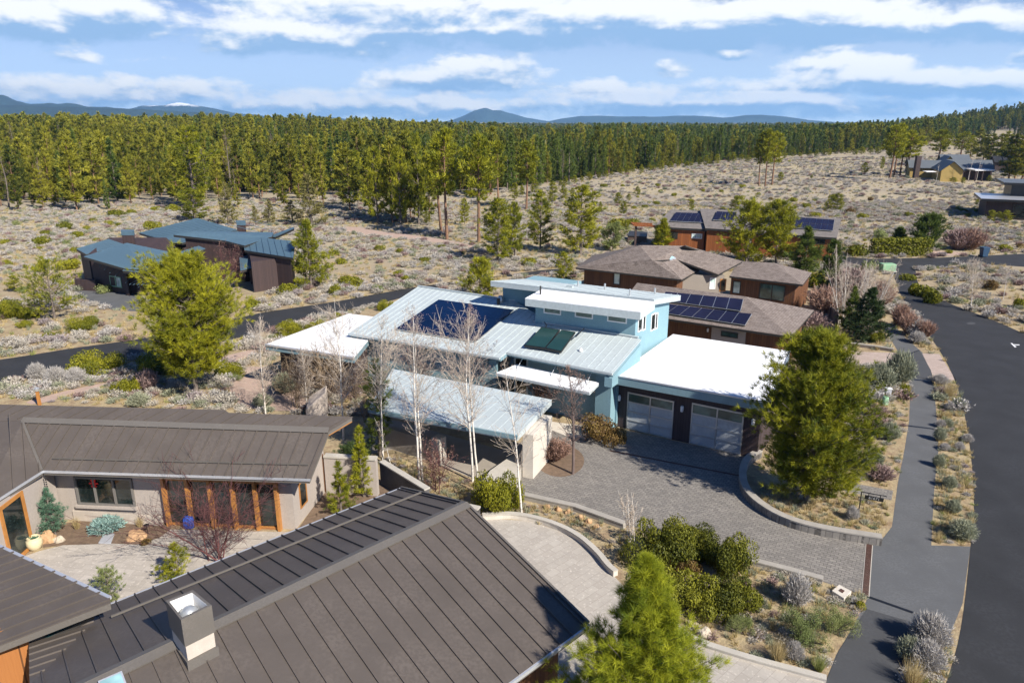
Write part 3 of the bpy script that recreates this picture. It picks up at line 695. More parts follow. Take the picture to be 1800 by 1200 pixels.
# chimney on the ridge
def corner(px, py, z): return P(px, py, z)
ctz = 5.45
T = [P(291, 1055, ctz), P(318, 1089, ctz), P(372, 1063, ctz), P(339, 1036, ctz)]
cl = MB()
inn = shrink(T, .84)
ch = MB()
for i in range(4):
    a, b, c, d = T[i], T[(i + 1) % 4], inn[(i + 1) % 4], inn[i]
    ch.prism([a, b, c, d], [p - Vector((0, 0, .72)) for p in (a, b, c, d)])
chim = ch.build('chimney', 'brown_cap', bh)
l2 = shrink(inn, .985)
lin = MB()
for i in range(4):
    a, b = inn[i], inn[(i + 1) % 4]; c, d = l2[(i + 1) % 4], l2[i]
    lin.prism([p - Vector((0, 0, .02)) for p in (a, b, c, d)], [p - Vector((0, 0, .7)) for p in (a, b, c, d)])
lin.build('liner', 'white_paint', chim)
sh = shrink(T, .93)
MB().prism([p - Vector((0, 0, .725)) for p in sh], [p - Vector((0, 0, 1.12)) for p in sh]).build('chimney_base', 'plinth', chim)
MB().prism([p - Vector((0, 0, 1.125)) for p in shrink(T, 1.04)], [p - Vector((0, 0, 2.3)) for p in shrink(T, 1.04)]).build('flashing', 'brown_cap', chim)
cc = sum(T, Vector()) / 4 - Vector((0, 0, .7)); MB().lathe(cc, [(.13, 0), (.13, .3), (.2, .3), (.2, .5), (.1, .6), (.01, .62)], 16).build('flue_cap', 'aluminium', chim, True)
# skylight at the lower frame edge
sk = [OP(x, y, PR, .18) for x, y in ((172, 1196), (214, 1178), (228, 1215), (180, 1235))]
o = MB().prism(sk, [p - PR[1] * .18 for p in sk]).build('skylight', 'gutter', bh); si = shrink(sk, .85); MB().prism([p + PR[1] * .01 for p in si], [p + PR[1] * .001 for p in si]).build('pane', 'sky_glass', o)
# --- courtyard wing A (back) with the windows
PA = plane3(P(75, 826, 2.75), P(545, 841, 2.75), P(578, 757, 4.0))
A_e1, A_e2, A_r2, A_r1 = OP(75, 826, PA), OP(545, 841, PA), OP(578, 757, PA), OP(40, 739, PA)
ApL = [A_e1, A_e2, A_r2, A_r1]
roof(bh, ApL, 'brown_metal', .18, 'brown_cap', 'metal_roof'); seams(ApL, A_e2, A_r2, .46, 'brown_metal', bh, h=.055, w=.035)
MB().bar(OP(92, 805, PA, .07), OP(542, 816, PA, .07), .04, .05).build('snow_guard', 'brown_cap', bh)
B_e2 = P(620, 732, 4.35); ang_ = (B_e2 - A_r2)
PA2 = plane3(A_r1, A_r2, B_e2); B_e1 = OP(-60, 709, PA2); B_m = OP(395, 720, PA2); B_m2 = OP(402, 725, PA2)
bk = [A_r1, A_r2, B_e2, B_m2, B_m, B_e1, OP(-60, 741, PA2)]
roof(bh, bk, 'brown_metal', .16, 'brown_cap', 'metal_roof'); seams([A_r1, A_r2, B_e2, B_e1], A_r2, B_e2, .46, 'brown_metal', bh, h=.04, w=.03)
MB().bar(A_r1 + PA[1] * .05, A_r2 + PA[1] * .05, .26, .05, PA[1]).build('ridge_cap', 'brown_cap', bh)
# soffit boards below the raised back slope
MB().slab([p - Vector((0, 0, .2)) for p in shrink([A_r2, B_e2, B_e2 + (A_r1 - A_r2) * .12, A_r2 + (A_r1 - A_r2) * .12], .97)], .03).build('soffit', 'honey_wood', bh)
MB().bar(A_e1 + Vector((0, 0, -.05)), A_e2 + Vector((0, 0, -.05)), .09, .09).build('gutter', 'gutter', bh)
# --- wing A2 (left)
L_e2 = OP(75, 826, PA); L_e1 = P(-40, 899, 2.75); L_r = A_r1; L_r1 = P(-60, 744, 4.0)
roof(bh, [L_e1, L_e2, L_r, L_r1], 'brown_metal', .18, 'brown_cap', 'metal_roof')
PA3 = plane3(L_e1, L_e2, L_r); seams([L_e1, L_e2, L_r, L_r1], L_e1, L_r1, .46, 'brown_metal', bh, h=.055, w=.035)
MB().bar(A_e1 + PA[1] * .06, A_r1 + PA[1] * .06, .1, .05, PA[1]).build('valley_trim', 'brown_cap', bh)
MB().bar(L_e1 + Vector((0, 0, -.05)), L_e2 + Vector((0, 0, -.05)), .09, .09).build('gutter', 'gutter', bh)
# walls of the courtyard
wA = P(108, 912); wB = P(520, 930); wC = P(574, 862); wD = P(58, 962); 
dA = (wB - wA).normalized(); nA = Vector((-dA.y, dA.x, 0))
MB().column([wA, wB, wC, wA + (wC - wB)], 0, 2.58).build('wall', 'tan_stucco', bh)
MB().column([wA + dA * .6 - nA * .06, P(287, 923) - nA * .06, P(287, 923) - nA * .004, wA + dA * .6 - nA * .004], 0, .45).build('plinth', 'plinth', bh)
window(bh, xy(wA), xy(wB), (130, 836), (240, 889), 'grey_frame', 'dark_glass', 2, .08, off=0, dep=.08, sill=True)
# red flower standing behind the window pane is built as a small cluster on the sill line
fl = wallpt(xy(wA), xy(wB), 166, 848); fo = thing('potted_amaryllis', 'red flower in the courtyard window of the brown roofed house', 'flower', fl)
fm = MB(); dF, nF = outn(xy(wA), xy(wB))
for i in range(6):
    an = i * 1.05; q = fl + nF * .06; d1 = dF * math.cos(an) + Vector((0, 0, math.sin(an)))
    fm.obox(q + d1 * .1, d1 * .09, d1.cross(nF) * .035, nF * .012)
fm.build('petals', 'red_petal', fo); MB().tube([fl + nF * .05, fl + nF * .05 - Vector((0, 0, .5))], .012, 5).build('stem', 'sage_green', fo)
# glazed wall with wooden posts
ga_, gb_ = P(296, 924), P(500, 930); dG = (gb_ - ga_).normalized(); nG = Vector((dG.y, -dG.x, 0))
for i, (xt, yt, xb) in enumerate(((290, 838, 305), (333, 839, 343), (372, 840, 381), (413, 841, 418), (451, 842, 458), (487, 843, 496))):
    q = wallpt(xy(wA), xy(wB), (xt + xb) / 2, 900)
    q.z = 0; w_ = .12
    MB().column([q - dA * w_ / 2, q + dA * w_ / 2, q + dA * w_ / 2 - nA * .22, q - dA * w_ / 2 - nA * .22], 0, 2.56).build('post', 'orange_wood', bh)
q0 = wallpt(xy(wA), xy(wB), 300, 900); q1 = wallpt(xy(wA), xy(wB), 492, 900); q0.z = q1.z = 0
MB().column([q0 - nA * .004, q1 - nA * .004, q1 - nA * .02, q0 - nA * .02], .06, 2.5).build('glazing', 'dark_glass', bh)
for z in (.06, 2.1): MB().bar(q0 - nA * .05 + Vector((0, 0, z)), q1 - nA * .05 + Vector((0, 0, z)), .08, .1).build('rail', 'orange_wood', bh)
sidewin_p = (wB, wC)
hs = house; house = bh
sidewin(wB, wC, 524, 851, 540, 880, 'honey_wood'); 
house = hs
# gate and garden walls at the right end
gw = thing('garden_wall', 'tan rendered garden wall running right from the brown roofed house behind small pines', 'wall', P(600, 870))
a = P(574, 866); b = P(664, 872); dd = (b - a).normalized(); nn = Vector((-dd.y, dd.x, 0))
MB().column([a, b, b + nn * .25, a + nn * .25], 0, 1.75).build('wall', 'tan_stucco', gw); MB().column([a - nn * .05, b - nn * .05, b + nn * .3, a + nn * .3], 1.753, 1.83).build('coping', 'concrete', gw)
gt = thing('wooden_gate', 'narrow brown wooden gate between the house end and the tan garden wall', 'gate', P(572, 868))
a2 = P(556, 866); MB().column([a2, a - dd * .05, a - dd * .05 + nn * .06, a2 + nn * .06], .05, 1.9).build('gate_panel', 'brown_boards', gt); MB().tube([a2 + dd * .1 - nn * .03 + Vector((0, 0, .9)), a2 + dd * .1 - nn * .03 + Vector((0, 0, 1.1))], .02, 6).build('handle', 'black_metal', gt)
rw = thing('retaining_wall', 'dark stained concrete retaining wall stepping down beside the bare birches', 'wall', P(700, 880))
w0, w1, w2 = P(667, 813, 1.1), P(747, 862, 1.1), P(840, 897, .7)
for p, q, h_ in ((w0, w1, 1.1), (w1, w2, .7)):
    dd = (q - p); dd.z = 0; dd.normalize(); nn = Vector((-dd.y, dd.x, 0))
    MB().column([p, q, q + nn * .22, p + nn * .22], 0, h_).build('wall_section', 'stained_wall', rw); MB().column([p - nn * .03, q - nn * .03, q + nn * .27, p + nn * .27], h_ + .003, h_ + .07).build('coping', 'concrete', rw)
# A2 wall with the glazed door
a, b = P(42, 978), P(110, 914); 
MB().column([P(-30, 1040), b, b + Vector((-6, 1, 0)), P(-30, 1040) + Vector((-6, 0, 0))], 0, 2.58).build('wall', 'tan_stucco', bh)
house = bh
def facewin(parent, a, b, t0, t1, z0, z1, frame, pane, fw=.1, dep=.06, name='window', mid=0):
    a = Vector((a.x, a.y, 0)); d = (Vector((b.x, b.y, 0)) - a).normalized(); n = Vector((d.y, -d.x, 0))
    f = MB(); X = lambda t, z, o: a + d * t + n * o + Vector((0, 0, z))
    def rc(mb, ta, tb, za, zb, o0, o1): mb.obox(X((ta + tb) / 2, (za + zb) / 2, (o0 + o1) / 2), d * (tb - ta) / 2, n * (o1 - o0) / 2, Vector((0, 0, (zb - za) / 2)))
    rc(f, t0, t1, z1 - fw, z1, .004, dep); rc(f, t0, t1, z0, z0 + fw, .004, dep); rc(f, t0, t0 + fw, z0 + fw, z1 - fw, .004, dep); rc(f, t1 - fw, t1, z0 + fw, z1 - fw, .004, dep)
    for i in range(mid): t = t0 + (t1 - t0) * (i + 1) / (mid + 1); rc(f, t - fw / 2, t + fw / 2, z0 + fw, z1 - fw, .004, dep)
    o = f.build(name, frame, parent); g = MB(); rc(g, t0 + fw, t1 - fw, z0 + fw, z1 - fw, .006, .02); g.build('pane', pane, o); return o
a0 = P(-30, 1040); Ld = (Vector((b.x, b.y, 0)) - Vector((a0.x, a0.y, 0))).length
tt = [(P(x, y) - a0).length for x, y in ((22, 996), (60, 960))]
facewin(bh, a0, b, tt[0], tt[1], .03, 2.45, 'orange_wood', 'dark_glass', .14, name='glazed_door')
# --- roof C3 (left, near the camera)
zc = 4.1
C_a, C_b = P(-60, 931, zc), P(193, 1049, zc)
dC = (C_b - C_a).normalized(); C_c = P(192, 1060, zc - .12)
C_d = P(-60, 1153, zc - .12) 
PCc = plane3(C_a, C_b, P(0, 1132, zc - .35)); C_d2 = OP(-60, 1156, PCc); C_c2 = OP(194, 1058, PCc)
c3 = [C_a, C_b, C_c2, C_d2]
roof(bh, c3, 'brown_metal', .18, 'brown_cap', 'metal_roof'); seams(c3, C_d2, C_c2, .42, 'brown_metal', bh, h=.04, w=.05)
MB().bar(C_a + Vector((0, 0, -.03)), C_b + Vector((0, 0, -.03)), .09, .08).build('gutter', 'gutter', bh)
# lower roof between C3 and the front wing, with wooden wall
zv = 3.0
V = [OP(192, 1062, PL), P(172, 1084, zv - .1), OP(40, 1215, PL), P(62, 1190, zv), P(50, 1100, zv + .2)]
Lr = [OP(194, 1063, PL), OP(60, 1198, PL), P(60, 1190, 2.7), P(50, 1120, 3.15), P(120, 1078, 3.3)]
roof(bh, [OP(193, 1064, PL), OP(52, 1204, PL), P(50, 1112, 3.1)], 'brown_metal', .15, 'brown_cap', 'metal_roof')
seams([OP(193, 1064, PL), OP(52, 1204, PL), P(50, 1112, 3.1)], P(50, 1150, 3.05), P(150, 1108, 3.05), .42, 'brown_metal', bh, h=.04, w=.04)
q = [P(-60, 1165, 3.3), P(50, 1122, 3.3)]
MB().prism([Vector((p.x, p.y, 3.8)) for p in (q[0], q[1], q[1] + Vector((-.5, 1.6, 0)), q[0] + Vector((-.5, 1.6, 0)))], [Vector((p.x, p.y, 0)) for p in (q[0], q[1], q[1] + Vector((-.5, 1.6, 0)), q[0] + Vector((-.5, 1.6, 0)))]).build('wall', 'panel_wood', bh)
q = [P(62, 1112, 3.3), P(70, 1134, 3.1), P(166, 1086, 3.25), P(150, 1078, 3.35)]
o = MB().slab([p + Vector((0, 0, .08)) for p in q], .1).build('skylight', 'dark_frame', bh); MB().slab([p + Vector((0, 0, .09)) for p in shrink(q, .85)], .008).build('pane', 'collector', o)

# ================================================================== shingle roofed house behind the garage
sh_ = thing('shingle_house', 'low brown timber house with brown shingle hip roofs and solar panels behind the garage', 'house', P(1290, 600))
def S(x, y, z): return P(x, y, z)
def froof(parent, faces, mat, th=.22, name='roof', walls=None, wf=.9, fascia='dark_frame'):
    for f in faces:
        MB().slab(f, th).build(name, mat, parent)
z0 = 2.8
a, b, c = S(1170, 559, z0), S(1391, 591, z0), S(1431, 545, z0)
pf = plane_eave(a, b, .30); r1 = OP(1310, 521, pf); r0 = OP(1120, 497, pf)
a2 = OP(1080, 545, pf); a2.z = z0; a2 = a + (a - b) * .45
mir = lambda p, r: Vector((2 * r.x - p.x, 2 * r.y - p.y, z0))
faces = [[a2, b, r1, r0], [b, c, r1], [c, r1, r0, c + (a2 - b)]]
for f in faces: roof(sh_, f, 'shingles', .14, 'dark_frame')
fo_ = [a2 * .95 + c * .05, b * .93 + r1 * .07, c * .93 + r1 * .07, c + (a2 - b) * .98]
db = (a2 - b).normalized(); dc = (c - b).normalized()
foot = [b + db * .6 + dc * .6, c + db * .6 - dc * .6, c + (a2 - b) * .98 - dc * .6, a2 + dc * .6]
MB().column(foot, 0, 2.62).build('wall', 'brown_boards', sh_)
fa, fb = foot[3], foot[0]
dd, nn = outn(xy(fa), xy(fb)); q0 = wallpt(xy(fa), xy(fb), 1251, 590); q1 = wallpt(xy(fa), xy(fb), 1311, 590); q0.z = q1.z = 0
MB().column([q0, q1, q1 + nn * .12, q0 + nn * .12], 0, 2.6).build('wall', 'tan_stucco', sh_)
window(sh_, xy(fa), xy(fb), (1268, 581), (1297, 595), 'dark_frame', 'green_glass', 0, .06, off=.12)
q = wallpt(xy(fa), xy(fb), 1244, 583, .1); MB().lathe(q, [(.06, 0), (.08, .2), (.02, .28)], 8).build('wall_lamp', 'white_paint', sh_)
panels(sh_, pf, (1170, 512), (1307, 525), (1302, 546), (1160, 527), 1, 6, 'solar_dark', up=.15, gap=.06)
panels(sh_, pf, (1172, 533), (1322, 551), (1310, 571), (1150, 547), 1, 7, 'solar_dark', up=.15, gap=.06)
# upper part
A_ = S(1012, 470, 2.8); Bq = S(1198, 491, 2.8); E_ = S(1124, 431, 5.0); Cq = S(1166, 460, 4.0); Dq = S(1146, 457, 4.1); Fq = S(1229, 474, 2.95); Kq = S(1206, 432, 4.9); Jq = S(1305, 459, 3.9); Gq = S(1262, 484, 2.9); Hq = S(1290, 477, 2.9)
roof(sh_, [A_, Bq, Cq, Dq, E_], 'shingles', .14, 'dark_frame')
roof(sh_, [Cq, Bq, Fq, S(1190, 456, 3.95)], 'shingles', .14, 'dark_frame')
X_ = S(1190, 456, 3.95); G2 = S(1262, 482, 2.95)
roof(sh_, [E_, Dq, X_, Kq], 'shingles', .14, 'dark_frame'); roof(sh_, [Kq, X_, G2, Jq], 'shingles', .14, 'dark_frame'); roof(sh_, [X_, Fq + Vector((0, .4, .1)), G2], 'shingles', .14, 'dark_frame')
roof(sh_, [A_, E_, S(1042, 449, 2.8)], 'shingles', .14, 'dark_frame')
roof(sh_, [S(1180, 440, 4.4), S(1205, 431, 5.1), S(1245, 445, 4.3)], 'shingles', .1, 'dark_frame')
l_, m_ = S(1282, 485, 2.8), S(1411, 500, 2.8); pl3 = plane_eave(l_, m_, .3); n_, o_ = OP(1361, 462, pl3), OP(1300, 459, pl3); q_ = S(1427, 479, 2.8)
roof(sh_, [l_, m_, n_, o_], 'shingles', .14, 'dark_frame'); roof(sh_, [m_, q_, n_], 'shingles', .14, 'dark_frame'); roof(sh_, [q_, n_, o_, q_ + (l_ - m_)], 'shingles', .14, 'dark_frame')
def inset_col(parent, pts, f, z1, mat): MB().column(shrink(pts, f), 0, z1).build('wall', mat, parent)
w1_ = Vector((A_.x, A_.y, 0)); w2_ = Vector((Bq.x, Bq.y, 0)); dd = (w2_ - w1_).normalized(); nn = Vector((-dd.y, dd.x, 0))
MB().column([w1_ + dd * .6 + nn * .6, w2_ - dd * .6 + nn * .6, w2_ - dd * .6 + nn * 7, w1_ + dd * .6 + nn * 7], 0, 2.6).build('wall', 'brown_boards', sh_)
fa, fb = w1_ + dd * .6 + nn * .6, w2_ - dd * .6 + nn * .6
window(sh_, xy(fa), xy(fb), (1079, 478), (1090, 501), 'dark_frame', 'pale_glass', 0, .08)
w3_, w4_ = Vector((l_.x, l_.y, 0)), Vector((m_.x, m_.y, 0)); dd = (w4_ - w3_).normalized(); nn = Vector((-dd.y, dd.x, 0))
MB().column([w3_ + nn * .6, w4_ - dd * .7 + nn * .6, w4_ - dd * .7 + nn * 5.5, w3_ + nn * 5.5], 0, 2.6).build('wall', 'brown_boards', sh_)
fa, fb = w3_ + nn * .6, w4_ - dd * .7 + nn * .6
window(sh_, xy(fa), xy(fb), (1289, 493), (1301, 517), 'dark_frame', 'pale_glass', 0, .08); window(sh_, xy(fa), xy(fb), (1336, 497), (1378, 530), 'dark_frame', 'green_glass', 1, .08)
# stucco gable between
w5 = Vector((Bq.x, Bq.y, 0)) + Vector((.3, 2.2, 0)); w6 = Vector((l_.x, l_.y, 0)) + Vector((-.2, .8, 0)); dd = (w6 - w5).normalized(); nn = Vector((-dd.y, dd.x, 0))
MB().column([w5, w6, w6 + nn * 3, w5 + nn * 3], 0, 2.7).build('wall', 'grey_stucco', sh_)
window(sh_, xy(w5), xy(w6), (1248, 488), (1257, 508), 'white_paint', 'pale_glass', 0, .08); 
q = P(1262, 512); MB().tube([q, q + Vector((0, 0, 2.7))], .14, 8).build('column', 'stone_white', sh_); 
window(sh_, xy(w5), xy(w6), (1266, 490), (1275, 512), 'honey_wood', 'dark_glass', 0, .1)
for q, gl_ in (((1156, 449), (1165, 443)),): pass
pE = plane3(A_, Bq, E_)
for q in (((1156, 444), (1165, 442.5), (1188, 453), (1178, 457)), ((1131, 471), (1134, 464), (1151, 465), (1146, 473))):
    s_ = [OP(x, y, pE if q[0][1] > 460 else plane3(E_, X_, Kq), .14) for x, y in q]
    o = MB().slab(s_, .16).build('skylight', 'gutter', sh_); MB().slab([p + Vector((0, 0, .01)) for p in shrink(s_, .86)], .008).build('pane', 'sky_glass', o)
# ================================================================== dark slate roofed house on the left
dh = thing('slate_roofed_house', 'dark brown timber house with blue grey metal roofs across the back street', 'house', P(330, 515))
def Q(x, y, z): return P(100 + x / 3.913, 370 + y / 3.913, z)
def R_(pts, wallm='dark_boards', wf=.9, seam=(0, 1), sp=.6): return roof(dh, pts, 'slate_metal', .22, 'dark_frame', 'metal_roof', seam=seam, sp=sp, wallm=wallm, wf=wf, sh=.04, sw=.03)
R_([Q(133, 262, 3.4), Q(355, 195, 4.0), Q(470, 235, 3.9), Q(200, 300, 3.3)], wf=.86)
R_([Q(183, 316, 3.7), Q(482, 222, 4.4), Q(812, 292, 3.2), Q(575, 405, 2.9), Q(480, 402, 2.9)], seam=(3, 2), wallm=None)
R_([Q(815, 293, 3.15), Q(975, 243, 3.7), Q(1022, 262, 3.6), Q(575, 425, 2.75), Q(452, 413, 2.75), Q(460, 402, 2.85)], wallm=None, seam=(3, 2), sp=.5)
PM = plane3(Q(183, 316, 3.7), Q(482, 222, 4.4), Q(812, 292, 3.2))
ft = [P(168, 508), P(222, 517), P(244, 517), P(262, 512), P(330, 490), P(300, 474), P(200, 474)]
MB().prism([Vector((p.x, p.y, max(2.3, min(zat(PM, p.x, p.y) - .34, 3.6 if i_ in (0, 6, 5) else 2.45)))) for i_, p in enumerate(ft)], ft).build('wall', 'dark_boards', dh)
MB().column([P(222, 519), P(228, 520), P(232, 517), P(226, 516)], 0, 2.4).build('porch_pillar', 'dark_boards', dh); MB().column([P(243, 520), P(248, 520), P(250, 517), P(245, 517)], 0, 2.4).build('porch_pillar', 'dark_boards', dh)
MB().column([P(134, 510), P(170, 512), P(170, 510), P(134, 508)], 0, 1.1).build('deck_screen', 'dark_boards', dh)
window(dh, xy(P(170, 508)), xy(P(222, 517)), (192, 484), (215, 506), 'utility_green', 'pale_glass', 1, .09)
R_([Q(565, 153, 3.6), Q(965, 52, 4.8), Q(1240, 132, 4.4), Q(860, 222, 3.2), Q(800, 222, 3.1)], wf=.84, seam=(3, 2), sp=.7)
R_([Q(800, 166, 4.6), Q(945, 142, 4.9), Q(1490, 150, 4.4), Q(1480, 178, 4.3), Q(1290, 240, 3.9), Q(1150, 205, 4.2)], wf=.8, seam=(4, 3), sp=.6)
R_([Q(1455, 178, 3.9), Q(1630, 112, 4.9), Q(1632, 122, 4.9), Q(1500, 182, 3.9)], wallm=None, seam=None)
R_([Q(1275, 173, 4.3), Q(1640, 212, 4.2), Q(1625, 325, 3.4), Q(1290, 272, 3.5)], wf=.88, seam=(3, 0), sp=.6)
R_([Q(1255, 322, 2.6), Q(1335, 300, 2.8), Q(1348, 392, 2.2), Q(1262, 412, 2.1)], wallm=None, seam=(3, 0))
MB().column([P(447, 514), P(506, 505), P(512, 480), P(440, 478)], 0, 3.0).build('wall', 'dark_boards', dh)
def chimney(parent, x0, x1, yt, yb, z1, mat='dark_boards', h=1.6):
    a = P(x0, yt, z1); b = P(x1, yt, z1); w = (b - a).length
    f = [a, b, b + Vector((-w * .35, w * .8, 0)), a + Vector((-w * .35, w * .8, 0))]
    o = MB().column(f, z1 - h - 1.5, z1 - .45).build('chimney', mat, parent); MB().column(shrink(f, 1.06), z1 - .448, z1).build('cap', 'slate_metal', o)
chimney(dh, 213, 234, 406, 430, 5.15); chimney(dh, 416, 431, 389, 406, 5.2)
# ================================================================== orange timber house, far middle
oh = thing('orange_timber_house', 'long low house with orange timber walls, grey roof and three solar arrays', 'house', P(1320, 437))
def ohroof(f, wallm='orange_boards', wf=.9): roof(oh, f, 'shingles_far', .25, 'dark_frame', wallm=wallm, wf=wf)
def seg(el, er, tl, tr):
    a, b = S(*el), S(*er); pl = plane_eave(a, b, .33); return [a, b, OP(*tr, pl), OP(*tl, pl)]
s1 = seg((1150, 398, 3.0), (1243, 403, 3.0), (1178, 369), (1252, 371)); s2 = seg((1240, 401, 3.2), (1320, 406, 3.2), (1230, 367), (1322, 371)); s3 = seg((1315, 407, 3.0), (1471, 418, 3.0), (1320, 376), (1479, 384))
for f in (s1, s2, s3): ohroof(f)
for f, ps, cols in ((s1, ((1188, 373), (1248, 375), (1241, 391), (1178, 388)), 6), (s2, ((1260, 371), (1293, 373), (1290, 388), (1253, 386)), 3), (s3, ((1337, 377), (1364, 379), (1362, 393), (1334, 390)), 2), (s3, ((1396, 381), (1467, 386), (1464, 405), (1388, 399)), 7)):
    panels(oh, plane3(*f[:3]), ps[0], ps[1], ps[2], ps[3], 2, cols, 'solar_dark', up=.2, gap=.05)
wa_, wb_ = shrink(s3, .9)[0], shrink(s3, .9)[1]
window(oh, xy(wa_), xy(wb_), (1432, 416), (1450, 430), 'dark_frame', 'dark_glass', 1, .1)
wa_, wb_ = shrink(s1, .9)[0], shrink(s1, .9)[1]
window(oh, xy(wa_), xy(wb_), (1179, 407), (1191, 420), 'dark_frame', 'dark_glass', 0, .1); window(oh, xy(wa_), xy(wb_), (1216, 410), (1234, 420), 'white_paint', 'pale_glass', 1, .1)
q = MB(); pa, pb = S(1247, 401, 2.8), S(1282, 405, 2.8)
for i in range(8): t = pa.lerp(pb, i / 7); q.bar(t, t + Vector((-.4, -1.5, 0)), .12, .2)
q.bar(pa + Vector((-.4, -1.2, -.2)), pb + Vector((-.4, -1.2, -.2)), .15, .25)
q.build('pergola', 'orange_boards', oh)
q = MB(); pa = shrink(s1, .97)[0]; pb = pa + Vector((-2.6, 1.0, 0)); q.bar(pa, pb, .22, .22); q.bar(pa + Vector((0, 2, 0)), pb + Vector((0, 2, 0)), .22, .22); q.bar(pb, pb + Vector((0, 2, 0)), .15, .2); q.build('porch_beam', 'orange_boards', oh)
MB().column([pb + Vector((.2, 0, 0)), pb + Vector((.45, 0, 0)), pb + Vector((.45, .25, 0)), pb + Vector((.2, .25, 0))], 0, pb.z - .1).build('porch_post', 'dark_boards', oh)
# hot tub box left of it
tb = thing('spa_tub', 'dark square spa tub with open lid on the terrace by the orange timber house', 'hot tub', P(1120, 428))
f = [P(1103, 427), P(1136, 429), P(1137, 420), P(1106, 418)]; MB().column(f, 0, .9).build('tub_shell', 'fence_boards', tb); MB().slab([Vector((p.x, p.y, 1.0)) for p in shrink(f, 1.03)], .08).build('tub_lid', 'dark_frame', tb)
# ================================================================== yellow house and neighbours, far right
yh = thing('yellow_house', 'yellow ochre house with blue metal roofs far away in the sagebrush', 'house', P(1680, 318))
def gable(parent, px, py, wpx, dep, h, rise, wallm, roofm, ridge='x', dx=0.0, dy=0.0, ov=.5, flat=False):
    """simple gabled volume standing on the ground with its front left corner seen at px,py"""
    a = P(px, py) + Vector((dx, dy, 0)); w = wpx * mpp_(a); X = Vector((.94, -.34, 0)); Y = Vector((.34, .94, 0)); c = [a, a + X * w, a + X * w + Y * dep, a + Y * dep]
    MB().column(c, 0, h).build('wall', wallm, parent); z = Vector((0, 0, h + .01)); up = Vector((0, 0, h + rise + .01))
    if ridge == 'x':
        m0, m1 = a + Y * dep / 2 - X * ov, a + X * (w + ov) + Y * dep / 2; k = ov * rise / (dep / 2)
        e = Vector((0, 0, -k))
        roof(parent, [a - X * ov - Y * ov + z + e, c[1] + X * ov - Y * ov + z + e, m1 + up, m0 + up], roofm, .15, 'dark_frame'); roof(parent, [c[3] - X * ov + Y * ov + z + e, c[2] + X * ov + Y * ov + z + e, m1 + up, m0 + up], roofm, .15, 'dark_frame')
        for s_, q in ((0, a), (1, c[1])):
            o = X * (.02 if s_ == 0 else -.12); MB().prism([q + z + o, q + Y * dep + z + o, q + Y * dep / 2 + up + o - Vector((0, 0, .18))], [q + z + o + X * .1, q + Y * dep + z + o + X * .1, q + Y * dep / 2 + up + o + X * .1 - Vector((0, 0, .18))]).build('gable_wall', wallm, parent)
    else:
        m0, m1 = a + X * w / 2 - Y * ov, a + X * w / 2 + Y * (dep + ov); k = ov * rise / (w / 2); e = Vector((0, 0, -k))
        roof(parent, [a - X * ov - Y * ov + z + e, m0 + up, m1 + up, c[3] - X * ov + Y * ov + z + e], roofm, .15, 'dark_frame'); roof(parent, [c[1] + X * ov - Y * ov + z + e, m0 + up, m1 + up, c[2] + X * ov + Y * ov + z + e], roofm, .15, 'dark_frame')
        MB().add([a + z, c[1] + z, a + X * w / 2 + up - Vector((0, 0, .2)), a + z + Y * .1, c[1] + z + Y * .1, a + X * w / 2 + Y * .1 + up - Vector((0, 0, .2))], [(0, 1, 2), (5, 4, 3), (0, 3, 4, 1), (1, 4, 5, 2), (2, 5, 3, 0)]).build('gable_wall', wallm, parent)
    return a, w
def mpp_(p): return (Vector(p) - CAM).length / F
gable(yh, 1614, 314, 40, 8, 3.0, 1.8, 'yellow_stucco', 'grey_metal', 'x', dy=5)
a, w = gable(yh, 1652, 319, 28, 13, 3.2, 2.2, 'yellow_stucco', 'grey_metal', 'y')
for t, ww in ((.2, 1.0), (.42, .9)):
    q = a + Vector((w * t, 0, 0)); fq = MB().obox(q + Vector((0, -.03, 1.6)), (ww / 2, 0, 0), (0, .025, 0), (0, 0, 1.0)).build('window', 'dark_frame', yh); MB().obox(q + Vector((0, -.07, 1.6)), (ww / 2 - .12, 0, 0), (0, .01, 0), (0, 0, .88)).build('pane', 'dark_glass', fq)
q = a + Vector((w * .82, -.03, 2.1)); MB().obox(q, (.8, 0, 0), (0, .025, 0), (0, 0, .6)).build('window', 'dark_frame', yh)
gable(yh, 1680, 317, 54, 9, 2.9, 2.4, 'dark_boards', 'grey_metal', 'x', dy=3.5)
gable(yh, 1702, 316, 34, 8, 4.2, 2.0, 'tan_stucco', 'grey_metal', 'x', dy=14)
gable(yh, 1684, 316, 14, 8, 4.6, 1.5, 'yellow_stucco', 'grey_metal', 'y', dy=8.5)
q = P(1722, 318); MB().slab([q + Vector((-2, -.5, 3)), q + Vector((3.4, -.5, 3)), q + Vector((3.4, 4, 3.2)), q + Vector((-2, 4, 3.2))], .25).build('porch_roof', 'white_paint', yh)
for x in (1690, 1702, 1713, 1725, 1739): q = P(x, 319); MB().tube([q, q + Vector((0, 0, 2.8))], .16, 6).build('porch_post', 'dark_boards', yh)
q = P(1608, 316) + Vector((3, 6, 0)); MB().column([q, q + Vector((1.3, 0, 0)), q + Vector((1.3, 1.2, 0)), q + Vector((0, 1.2, 0))], 0, 6.2).build('chimney', 'dark_boards', yh)
q = P(1626, 318); MB().slab([q + Vector((0, 0, 2.5)), q + Vector((2.8, 0, 2.5)), q + Vector((2.8, 2, 2.6)), q + Vector((0, 2, 2.6))], .15).build('awning', 'white_paint', yh)
fh = thing('far_brown_house', 'small dark brown house just left of the yellow house behind tall pines', 'house', P(1600, 306))
gable(fh, 1597, 305, 18, 8, 3.0, 1.8, 'dark_boards', 'shingles_far', 'x')
